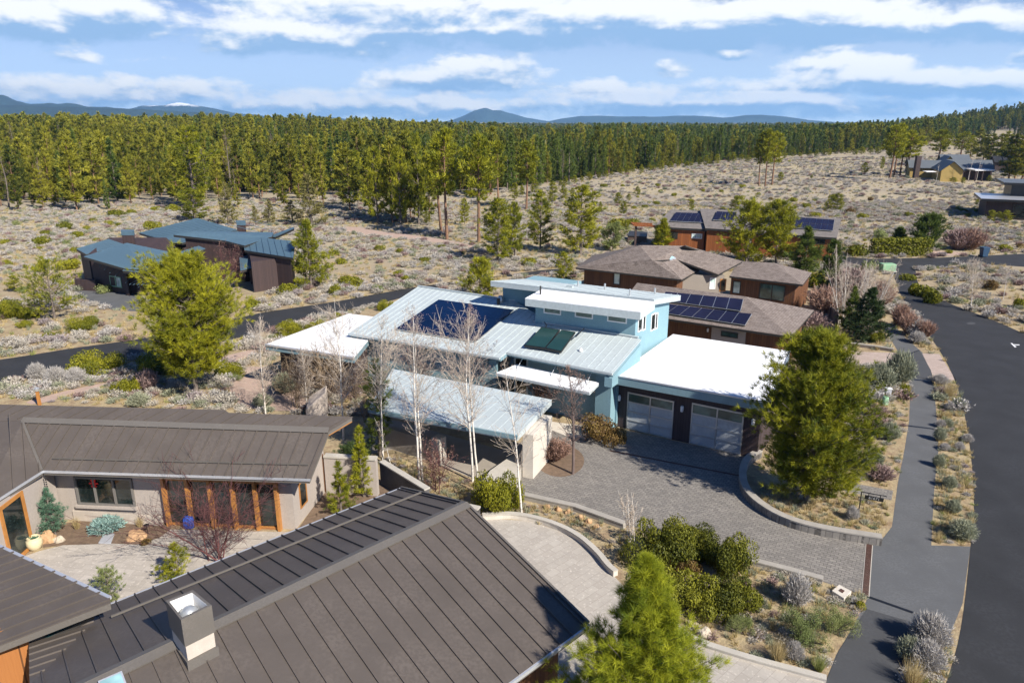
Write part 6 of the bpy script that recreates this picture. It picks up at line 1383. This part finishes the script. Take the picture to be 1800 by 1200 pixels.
bare(1763, 526, 462, 'smaller bare white tree near the right edge', 23, nb=16, start=.25, spread=.3)
bare(1057, 434, 370, 'thin white bare tree left of the spa tub', 24, nb=10, start=.3, spread=.2)
for x, b_, t_, lb in ((1645, 321, 286, 'left bare white tree before the yellow house'), (1701, 321, 272, 'middle bare white tree before the yellow house porch'), (1716, 319, 272, 'right bare white tree before the yellow house porch'), (1262, 432, 400, 'small bare tree before the orange timber house pergola')):
    bare(x, b_, t_, lb, int(x), nb=12, start=.3, spread=.25)
bare(520, 716, 610, 'tangled tan shrub thicket left of the slab rock by the white wing', 30, bark='tan_twig', name='bare_shrub', cat='shrub', nb=50, start=.1, spread=.5, stems=6, up=.7, r0=.02)
bare(575, 715, 600, 'tangled brown shrub thicket under the eave of the white wing', 31, bark='tan_twig', name='bare_shrub', cat='shrub', nb=60, start=.1, spread=.5, stems=6, up=.7, r0=.02)
bare(640, 740, 600, 'tangled green brown thicket between white wing and canopy', 32, bark='tan_twig', name='bare_shrub', cat='shrub', nb=60, start=.15, spread=.4, stems=6, up=.8, r0=.015)
bare(735, 700, 590, 'purple brown bare shrub behind the upper left end of the canopy', 33, bark='brown_twig', name='bare_shrub', cat='shrub', nb=50, start=.15, spread=.5, stems=5, up=.8, buds='mauve_twigs', r0=.02)
bare(860, 715, 600, 'purple brown bare shrub behind the middle of the canopy', 34, bark='brown_twig', name='bare_shrub', cat='shrub', nb=50, start=.15, spread=.5, stems=5, up=.8, buds='mauve_twigs', r0=.02)
sage1('red', 965, 722, 70, .6, 'orange brown bush below the white awning', name='dried_bush'); sage1('red', 975, 815, 60, .4, 'low dry orange bush on the round mulch island', name='dried_bush')
# ------------------------------------------------------------------ rocks and walls
def rock(px, py, w, h, mat, label, seed=1, sx=1.0):
    b = P(px, py); m = mpp(b); bm = bmesh.new(); bmesh.ops.create_icosphere(bm, subdivisions=3, radius=1)
    for v_ in bm.verts:
        n_ = noise.noise(v_.co * 1.3 + Vector((seed, 0, 0))); v_.co *= 1 + .35 * n_ + .12 * noise.noise(v_.co * 4 + Vector((0, seed, 0))); v_.co.x *= w / 2 * m; v_.co.y *= w / 2 * m * .8; v_.co.z = max(-.1, v_.co.z) * h * m
    me = bpy.data.meshes.new('rock'); bm.to_mesh(me); bm.free(); me.materials.append(MATS[mat]); o = bpy.data.objects.new('rock', me); COL.objects.link(o); o.location = b; tag(o, label, 'rock')
rock(1238, 1118, 26, 16, 'rock', 'pale angular rock beside the pale curb below the evergreen group', 3); rock(1212, 1098, 9, 8, 'rock', 'small dark rock near the pale angular one', 5)
rock(85, 950, 26, 16, 'orange_rock', 'orange sandstone rock right of the cream pot', 7); rock(240, 944, 34, 12, 'orange_rock', 'flat orange rock in the courtyard bed below the posts', 9); rock(105, 950, 16, 8, 'rock', 'pale rock at the foot of the small blue green spruce', 11)
rock(1110, 1018, 14, 7, 'rock', 'flat pale rock at the end of the curved curb', 13); rock(1415, 876, 16, 16, 'slab_rock', 'grey stone at the foot of the big dense pine', 14)
for i, (x, y) in enumerate(((962, 893), (982, 897), (998, 902), (1020, 912), (1035, 918), (1048, 928))): rock(x, y, 11, 7, 'orange_rock', 'small sandstone block in the row behind the curved curb', 20 + i)
for o in [o for o in bpy.data.objects if o.get('label') == 'small sandstone block in the row behind the curved curb']: o['group'] = 'sandstone blocks behind the curved curb'
sl = thing('rock_slab', 'big pale tilted slab rock behind the brown roof and slim birch', 'rock', P(555, 728)); q = [P(538, 735), P(576, 733), P(578, 722), P(545, 722)]
MB().prism([Vector((p.x, p.y, z)) for p, z in zip(q, (.5, 1.5, 1.6, .9))], q).build('slab', 'slab_rock', sl, bevel=.05)
def curb(name, label, line, h, w, mat, z0=0.0, sm_=2, cat='wall'):
    pts_ = smooth_poly(pp(line), False, sm_); r_ = thing(name, label, cat, pts_[len(pts_) // 2]); L1 = []; L2 = []
    for i, p in enumerate(pts_):
        d = (pts_[min(i + 1, len(pts_) - 1)] - pts_[max(0, i - 1)]).normalized(); n_ = Vector((-d.y, d.x, 0)); L1.append(p + n_ * w / 2); L2.append(p - n_ * w / 2)
    def strip(e, za, zb, nm, m):
        mb = MB(); vs = []
        for a_, b_ in zip(L1, L2):
            c_ = (a_ + b_) / 2; a2 = c_ + (a_ - c_) * e; b2 = c_ + (b_ - c_) * e; vs += [Vector((a2.x, a2.y, za)), Vector((b2.x, b2.y, za)), Vector((b2.x, b2.y, zb)), Vector((a2.x, a2.y, zb))]
        fs = [];n_ = len(L1)
        for i in range(n_ - 1):
            k = i * 4; fs += [(k + j, k + (j + 1) % 4, k + 4 + (j + 1) % 4, k + 4 + j) for j in range(4)]
        fs += [(0, 3, 2, 1), (n_ * 4 - 4, n_ * 4 - 3, n_ * 4 - 2, n_ * 4 - 1)]; mb.add(vs, fs).build(nm, m, r_)
    strip(1, z0, h - .06, 'wall_body', mat); strip(1.12, h - .058, h, 'cap', 'concrete' if mat == 'stone_white' else 'block_cap'); return r_
curb('retaining_wall', 'curved block wall around the bed with the big pine, right of the driveway', [(1334, 802), (1312, 815), (1303, 838), (1307, 866), (1330, 893), (1380, 923), (1450, 941), (1548, 956)], .38, .3, 'drive_pavers')
curb('driveway_wall', 'low straight block wall along the lower left edge of the driveway', [(920, 876), (1010, 896), (1098, 928)], .26, .26, 'block_cap', sm_=0)
curb('driveway_wall', 'low block wall at the lower driveway edge, right of the evergreen shrubs', [(1322, 990), (1380, 1005), (1446, 1023)], .2, .24, 'block_cap', sm_=0)
curb('curved_curb', 'white curved curb around the upper forecourt beside the brown roof', [(848, 912), (905, 908), (965, 922), (1015, 945), (1052, 978), (1068, 1000), (1082, 1012)], .24, .2, 'stone_white', sm_=2, cat='curb')
curb('curved_curb', 'pale curb running to the footpath at the bottom right of the forecourt', [(1175, 1095), (1215, 1127), (1300, 1155), (1380, 1177), (1452, 1196)], .14, .2, 'stone_white', sm_=2, cat='curb')
curb('log_edging', 'grey timber edging beyond the neighbour driveway', [(1402, 576), (1450, 582), (1478, 590)], .25, .2, 'grey_bark', sm_=0, cat='edging'); curb('log_edging', 'grey timber edging just above the neighbour driveway pavers', [(1483, 606), (1530, 612), (1570, 618)], .25, .2, 'grey_bark', sm_=0, cat='edging')
# trench drains
dr = thing('trench_drain', 'long rust brown grate across the foot of the driveway', 'drain', P(1524, 1000)); a_, b_ = P(1528, 957), P(1521, 1047); MB().bar(a_ + Vector((0, 0, .012)), b_ + Vector((0, 0, .012)), .26, .012).build('frame', 'concrete', dr)
gm = MB()
for i in range(60): q = a_.lerp(b_, (i + .5) / 60) + Vector((0, 0, .022)); dd = (b_ - a_).normalized(); nn = Vector((-dd.y, dd.x, 0)); gm.bar(q - nn * .1, q + nn * .1, (b_ - a_).length / 60 * .7, .012)
gm.build('grate', 'rust', dr)
dr = thing('trench_drain', 'thin dark drain channel across the drive in front of the garage', 'drain', P(1180, 812)); MB().bar(P(1072, 792) + Vector((0, 0, .012)), P(1300, 836) + Vector((0, 0, .012)), .12, .012).build('grate', 'rust', dr)
# address sign
sg = thing('address_sign', 'small black hanging address sign on an angled post beside the footpath', 'sign', P(1509, 901)); pb = P(1509, 901); MB().tube([pb, pb + Vector((0, 0, 1.02))], .022, 6).build('post', 'black_metal', sg)
dS = (P(1566, 912) - pb).normalized(); tp_ = pb + Vector((0, 0, 1.0)); MB().bar(tp_, tp_ + dS * .95 , .03, .03).build('arm', 'black_metal', sg)
pc = tp_ + dS * .5 - Vector((0, 0, .2)); nS = Vector((dS.y, -dS.x, 0)); pl_ = MB().obox(pc, dS * .36, nS * .014, Vector((0, 0, .085))).build('plate', 'black_metal', sg)
for t_ in (-.22, .22): MB().bar(pc + dS * t_ + Vector((0, 0, .087)), pc + dS * t_ + Vector((0, 0, .19)), .03, .015).build('hanger', 'black_metal', sg)
fc = bpy.data.curves.new('digits', 'FONT'); fc.body = '61671'; fc.size = .17; fc.extrude = .004; fc.align_x = 'CENTER'; fc.align_y = 'CENTER'; fo_ = bpy.data.objects.new('digits', fc); COL.objects.link(fo_); fo_.parent = sg
fo_.matrix_local = Matrix.Translation(pc + nS * .02 - Vector(sg.location)) @ Matrix(((dS.x, 0, nS.x), (dS.y, 0, nS.y), (0, 1, 0))).to_4x4(); fc.materials.append(MATS['gutter'])
dme = bpy.data.meshes.new_from_object(fo_.evaluated_get(bpy.context.evaluated_depsgraph_get())); mw = fo_.matrix_local.copy(); bpy.data.objects.remove(fo_); fo_ = bpy.data.objects.new('digits', dme); COL.objects.link(fo_); fo_.parent = sg; fo_.matrix_local = mw
# utilities
ub = thing('utility_pedestal', 'short pale green cylindrical utility pedestal right of the big pine', 'utility box', P(1555, 710)); MB().lathe(P(1555, 710), [(.2, 0), (.17, .1), (.17, .45), (.12, .5), (.01, .5)], 14).build('pedestal', 'utility_green', ub, True)
ub = thing('meter_box', 'small light grey meter box behind the green pedestal', 'utility box', P(1559, 702)); q = P(1559, 702); MB().obox(q + Vector((0, 0, .35)), (.16, 0, 0), (0, .12, 0), (0, 0, .35)).build('box', 'gutter', ub, bevel=.02); MB().obox(q + Vector((0, 0, .72)), (.18, 0, 0), (0, .14, 0), (0, 0, .02)).build('lid', 'white_paint', ub)
ub = thing('transformer_box', 'pale green transformer box on the verge by the road junction', 'utility box', P(1562, 478)); q = P(1562, 478); MB().obox(q + Vector((0, .4, .45)), (.75, 0, 0), (0, .5, 0), (0, 0, .42)).build('cabinet', 'utility_green', ub, bevel=.05); MB().obox(q + Vector((0, .4, .05)), (.85, 0, 0), (0, .6, 0), (0, 0, .05)).build('pad', 'concrete', ub)
bn = thing('wheeled_bin', 'dark blue wheeled bin at the edge of the cross street', 'bin', P(1732, 453)); q = P(1732, 453)
MB().prism([q + Vector((a * .42, b * .42 + .4, 1.15)) for a, b in ((-1, -1), (1, -1), (1, 1), (-1, 1))], [q + Vector((a * .32, b * .32 + .4, .08)) for a, b in ((-1, -1), (1, -1), (1, 1), (-1, 1))]).build('bin_body', 'bin_blue', bn, bevel=.03); MB().obox(q + Vector((0, .4, 1.2)), (.46, 0, 0), (0, .46, 0), (0, 0, .04)).build('lid', 'bin_blue', bn, bevel=.02)
for s in (-1, 1): MB().tube([q + Vector((s * .3, .78, .13)), q + Vector((s * .38, .78, .13))], .13, 12).build('wheel', 'black_metal', bn)
cp = thing('access_cover', 'pale concrete access pad with small rusty lid below the driveway drain', 'cover', P(1477, 1047)); q = [P(1461, 1044), P(1483, 1058), P(1496, 1045), P(1474, 1033)]; MB().column(q, 0, .16).build('pad', 'stone_white', cp, bevel=.01); MB().column(shrink([Vector((p.x, p.y, 0)) for p in q], .3), .161, .18).build('lid', 'rust', cp)
wp_ = thing('path_lamp', 'small wooden garden lamp post by the gravel path behind the brown roof', 'lamp', P(70, 712)); q = P(70, 712); MB().obox(q + Vector((0, 0, .45)), (.07, 0, 0), (0, .07, 0), (0, 0, .45)).build('post', 'orange_wood', wp_); MB().lathe(q + Vector((0, 0, .9)), [(.12, 0), (.13, .1), (.15, .14), (.02, .24)], 10).build('lamp_head', 'aluminium', wp_)
pt = thing('flower_pot', 'round cream glazed pot with succulents beside the glazed door', 'pot', P(52, 958)); MB().lathe(P(52, 958) + Vector((.42, -.28, 0)), [(.12, 0), (.24, .12), (.29, .3), (.27, .46), (.22, .52), (.24, .55), (.2, .55), (.18, .48), (.01, .48)], 24).build('pot', 'cream_glaze', pt, True)
sc_ = shrub_mesh('succ', 5, 'spruce_needles', 160, .3, 4, .5); o = bpy.data.objects.new('succulents', sc_[1]); COL.objects.link(o); o.parent = pt; o.scale = (.2, .2, .16); o.location = (.42, -.28, .48)
bg = thing('blue_cushion', 'bright blue folded cushion leaning at the foot of the wooden posts', 'cushion', P(333, 928)); q = P(333, 929)
bm = bmesh.new(); bmesh.ops.create_icosphere(bm, subdivisions=3, radius=1)
for v_ in bm.verts: c_ = v_.co; c_.x = math.copysign(abs(c_.x) ** .6, c_.x) * .23; c_.y = c_.y * .12 + c_.z * .05; c_.z = (math.copysign(abs(c_.z) ** .6, c_.z) * .28 + .28) * (1 + .06 * noise.noise(c_ * 6))
me = bpy.data.meshes.new('cushion'); bm.to_mesh(me); bm.free(); me.materials.append(MATS['cloth_blue']); o = bpy.data.objects.new('cushion', me); COL.objects.link(o); o.parent = bg
fs_ = thing('stepping_stone', 'grey flagstone crossing the courtyard bed', 'paving stone', P(184, 948)); q = [P(173, 955), P(195, 956), P(202, 938), P(184, 938)]; MB().column(q, 0, .05).build('flagstone', 'flagstone', fs_, bevel=.01)
rc = thing('rain_chain', 'thin rain chain hanging from the inner corner of the courtyard roofs', 'rain chain', P(92, 945)); q0_ = P(78, 832, 2.65); cm = MB()
for i in range(26): cm.lathe(Vector((q0_.x, q0_.y, .15 + i * .095)), [(.012, 0), (.035, .05), (.012, .07)], 6)
cm.build('chain', 'dark_frame', rc)
gl_ = thing('garden_light', 'black mushroom shaped garden light in the courtyard bed', 'lamp', P(260, 938)); MB().tube([P(260, 938), P(260, 938) + Vector((0, 0, .4))], .015, 6).build('stem', 'black_metal', gl_); MB().lathe(P(260, 938) + Vector((0, 0, .38)), [(.12, 0), (.1, .05), (.01, .09)], 12).build('hood', 'black_metal', gl_)
fen = thing('wooden_fence', 'weathered wooden fence beside the shingle house garden', 'fence', P(1445, 560)); fm = MB()
a_, b_ = P(1436, 540), P(1470, 578)
fm.column([a_, b_, b_ + Vector((.08, .08, 0)), a_ + Vector((.08, .08, 0))], .1, 1.3); fm.build('fence_panel', 'fence_boards', fen)
for i in range(4): q = a_.lerp(b_, i / 3); MB().obox(q + Vector((-.08, -.05, .7)), (.06, 0, 0), (0, .06, 0), (0, 0, .7)).build('post', 'fence_boards', fen)
# ------------------------------------------------------------------ mountains (real distances, real sizes)
def mountain(name, prof, D, col, snow=None, depth=900, seed=0):
    """prof: picture ridge points (px, py); ridge at distance D, slopes falling towards and away from the camera"""
    xs_ = [p[0] for p in prof]; n = 140; vs = []; fs = []; rows = 14
    for i in range(n):
        px = xs_[0] + (xs_[-1] - xs_[0]) * i / (n - 1); py = float(np.interp(px, xs_, [p[1] for p in prof])); d = ray(px, py); t = D / d.y; top = CAM + d * t
        hz = max(0, top.z); hz += noise.noise(Vector((px * .05, seed, 0))) * hz * .05
        for j in range(rows):
            s = j / (rows - 1); f_ = math.sin(s * math.pi) ** 1.2; y = D + (s - .5) * 2 * depth
            rough = 1 + .10 * noise.noise(Vector((px * .03, s * 6, seed))) * (1 - abs(f_ - .5))
            vs.append((top.x * (y / D), y, -30 + (hz + 30) * f_ * (rough if s != .5 else 1)))
    for i in range(n - 1):
        for j in range(rows - 1): a = i * rows + j; fs.append((a, a + 1, a + rows + 1, a + rows))
    m, nt, b = newmat(name + '_mat' + str(seed)); p = pos(nt); f = ramp(nt, nz(nt, p, .0015, 6, .7), .35, .65); c = mix(nt, f, col, tuple(x * 1.8 for x in col))
    if snow:
        sx_ = nt.nodes.new('ShaderNodeSeparateXYZ'); L(nt, p, sx_.inputs[0]); z = math_(nt, 'ADD', sx_.outputs[2], math_(nt, 'MULTIPLY', nz(nt, p, .006, 6, .75), snow[1])); c = mix(nt, ramp(nt, z, snow[0], snow[0] + 25), c, (.8, .82, .85))
    L(nt, c, b.inputs['Base Color']); b.inputs['Roughness'].default_value = 1; MATS[m.name] = m
    o = MB().add(vs, fs).build(name, m, smooth=True); tag(o, kind='structure'); return o
BL = (.022, .042, .05)
mountain('mountain', [(770, 216), (795, 211), (815, 204), (835, 194), (848, 190.5), (856, 190), (866, 194), (882, 194.5), (900, 200), (925, 207), (950, 211), (985, 216)], 9000, BL, seed=1)
mountain('mountain', [(950, 216), (985, 209), (1020, 204), (1060, 204), (1100, 205), (1160, 205), (1220, 203), (1270, 207), (1310, 203), (1340, 202), (1380, 205), (1420, 211), (1500, 217)], 8000, BL, seed=2)
mountain('mountain', [(180, 212), (225, 191), (255, 187), (290, 184), (312, 181), (340, 184), (375, 191), (410, 198), (440, 201), (480, 206), (540, 215)], 8000, BL, snow=(196, 90), seed=3)
mountain('mountain', [(500, 216), (530, 206), (555, 204), (590, 207), (640, 213), (700, 217)], 8500, BL, seed=4)
mountain('hill', [(-700, 170), (-200, 150), (-40, 158), (0, 167), (28, 178), (60, 182), (100, 183), (118, 180), (132, 182), (150, 187), (200, 190), (240, 192), (300, 200), (380, 210)], 6000, (.018, .035, .035), seed=5)
mountain('hill', [(-900, 196), (-100, 182), (60, 186), (200, 190), (330, 197), (460, 206), (560, 214)], 5000, (.012, .025, .022), depth=600, seed=6)
# ------------------------------------------------------------------ air
hz_ = MB(); hz_.obox((0, 4500, 145), (9800, 0, 0), (0, 5600, 0), (0, 0, 195)); m = bpy.data.materials.new('haze'); m.use_nodes = True; nt = m.node_tree; nt.nodes.remove(nt.nodes['Principled BSDF'])
pv = nt.nodes.new('ShaderNodeVolumePrincipled'); pv.inputs['Color'].default_value = (.27, .57, 1, 1); pv.inputs['Density'].default_value = HAZE; pv.inputs['Anisotropy'].default_value = .3
L(nt, pv.outputs[0], nt.nodes['Material Output'].inputs['Volume']); MATS['haze'] = m
if HAZE > 0: tag(hz_.build('haze', 'haze'), 'thin blue air over the whole valley', 'haze', kind='stuff')
# ------------------------------------------------------------------ sun and sky
AZ, EL = -46, 38
sd = bpy.data.lights.new('sun', 'SUN'); so = bpy.data.objects.new('sun', sd); COL.objects.link(so); sd.energy = 5.0; sd.angle = R(.53); sd.color = (1, .93, .82)
sv = Vector((math.cos(R(AZ)) * math.cos(R(EL)), math.sin(R(AZ)) * math.cos(R(EL)), math.sin(R(EL)))); so.rotation_euler = sv.to_track_quat('Z', 'Y').to_euler(); so.location = (30, -30, 60)
w = bpy.data.worlds.new('World'); SC.world = w; w.use_nodes = True; nt = w.node_tree; bgn = nt.nodes['Background']
tc = nt.nodes.new('ShaderNodeTexCoord'); gen = tc.outputs['Generated']
sep = nt.nodes.new('ShaderNodeSeparateXYZ'); L(nt, gen, sep.inputs[0])
sky = nt.nodes.new('ShaderNodeTexSky'); sky.sky_type = 'NISHITA'; sky.sun_disc = False; sky.sun_elevation = R(EL); sky.sun_rotation = R(90 - AZ); sky.altitude = 1200; sky.air_density = 1.0; sky.dust_density = .6; sky.ozone_density = 2.0
az = math_(nt, 'ARCTAN2', sep.outputs[0], sep.outputs[1]); el = math_(nt, 'ARCSINE', sep.outputs[2])
zz = math_(nt, 'ADD', math_(nt, 'MULTIPLY', math_(nt, 'MAXIMUM', sep.outputs[2], 0), 1.6), .10); cv = nt.nodes.new('ShaderNodeCombineXYZ'); L(nt, sep.outputs[0], cv.inputs[0]); L(nt, sep.outputs[1], cv.inputs[1]); L(nt, zz, cv.inputs[2])
nv = nt.nodes.new('ShaderNodeVectorMath'); nv.operation = 'NORMALIZE'; L(nt, cv.outputs[0], nv.inputs[0]); L(nt, nv.outputs[0], sky.inputs[0])
def angs(px, py): d = ray(px, py).normalized(); return math.atan2(d.x, d.y), math.asin(d.z)
SQ = 1.9
cc_ = nt.nodes.new('ShaderNodeCombineXYZ'); L(nt, az, cc_.inputs[0]); L(nt, math_(nt, 'MULTIPLY', el, SQ), cc_.inputs[1])
n1 = nz(nt, cc_.outputs[0], 9, 10, .64, .15); n2 = nz(nt, cc_.outputs[0], 26, 6, .6)
cd_ = nt.nodes.new('ShaderNodeVectorMath'); cd_.operation = 'ADD'; L(nt, cc_.outputs[0], cd_.inputs[0]); cd_.inputs[1].default_value = (.004, .020, 0)
relief = math_(nt, 'SUBTRACT', nz(nt, cc_.outputs[0], 9, 5, .55, .15), nz(nt, cd_.outputs[0], 9, 5, .55, .15))
nd_ = math_(nt, 'SUBTRACT', math_(nt, 'ADD', math_(nt, 'MULTIPLY', n1, .8), math_(nt, 'MULTIPLY', n2, .2)), .5)
best = None; shade = None
EL_ = [(130, 30, 230, 42, 1.0), (460, 62, 120, 34, .85), (690, 68, 160, 34, .85), (640, 12, 260, 26, 1.0), (1010, 35, 380, 46, 1.05), (1380, 40, 320, 44, 1.05), (1720, 48, 170, 32, .95), (830, 132, 120, 30, .95), (700, 140, 90, 18, .6), (1182, 122, 36, 18, .8), (1500, 125, 130, 30, 1.0), (1610, 148, 150, 28, .9), (1330, 165, 240, 24, .75), (1090, 165, 200, 24, .75), (1740, 150, 130, 24, .8), (1300, 100, 70, 9, .5), (250, 165, 420, 26, .72), (820, 190, 700, 20, .75), (120, 98, 70, 14, .45), (250, 103, 60, 10, .4), (480, 160, 70, 9, .45), (1300, 190, 500, 18, .8), (1100, 60, 900, 10, .3), (1800, 100, 40, 12, .6)]
EL_ += [(-420, 60, 300, 60, .9), (2200, 60, 300, 60, .9)]
for (px, py, rx, ry, am) in EL_:
    a0, e0 = angs(px, py); a1, _ = angs(px + rx, py); _, e1 = angs(px, py - ry * 1.2)
    dx = math_(nt, 'DIVIDE', math_(nt, 'SUBTRACT', az, a0), abs(a1 - a0)); dy = math_(nt, 'DIVIDE', math_(nt, 'SUBTRACT', el, e0), abs(e1 - e0))
    r2 = math_(nt, 'ADD', math_(nt, 'MULTIPLY', dx, dx), math_(nt, 'MULTIPLY', dy, dy)); q = math_(nt, 'MULTIPLY', math_(nt, 'SUBTRACT', 1.0, math_(nt, 'MULTIPLY', r2, .5)), am)
    q = math_(nt, 'MAXIMUM', q, -1); wt = math_(nt, 'MULTIPLY', math_(nt, 'MAXIMUM', q, 0), dy)
    if best is None: best = q; shade = wt
    else: best = math_(nt, 'SMOOTH_MAX', best, q, .12); shade = math_(nt, 'ADD', shade, wt)
den = math_(nt, 'ADD', best, math_(nt, 'MULTIPLY', nd_, 2.7)); cov = ramp(nt, den, .28, .74)
# the clouds' own sunlit tops and grey undersides
lit = ramp(nt, math_(nt, 'ADD', math_(nt, 'MULTIPLY', shade, 1.1), math_(nt, 'MULTIPLY', relief, 3.6)), -.42, .36)
cb_ = mix(nt, lit, (.205, .33, .51), (.68, .685, .68))
hor = ramp(nt, el, .0, .20, False)
skyc = mix(nt, 1.0, sky.outputs[0], (.040, .058, .085), 'MULTIPLY')
haz = mix(nt, math_(nt, 'MULTIPLY', math_(nt, 'SUBTRACT', 1, hor), .9), skyc, (.49, .60, .71))
col_ = mix(nt, math_(nt, 'MULTIPLY', cov, .93), haz, cb_)
L(nt, col_, bgn.inputs['Color']); bgn.inputs['Strength'].default_value = 1.0
SC.view_settings.view_transform = 'Standard'; SC.view_settings.look = 'None'; SC.view_settings.exposure = .78; SC.view_settings.gamma = 1
SC.cycles.max_bounces = 5; SC.cycles.diffuse_bounces = 3; SC.cycles.glossy_bounces = 2; SC.cycles.transmission_bounces = 2; SC.cycles.volume_bounces = 1; SC.cycles.transparent_max_bounces = 6
SC.cycles.use_denoising = True; SC.cycles.volume_step_rate = 10
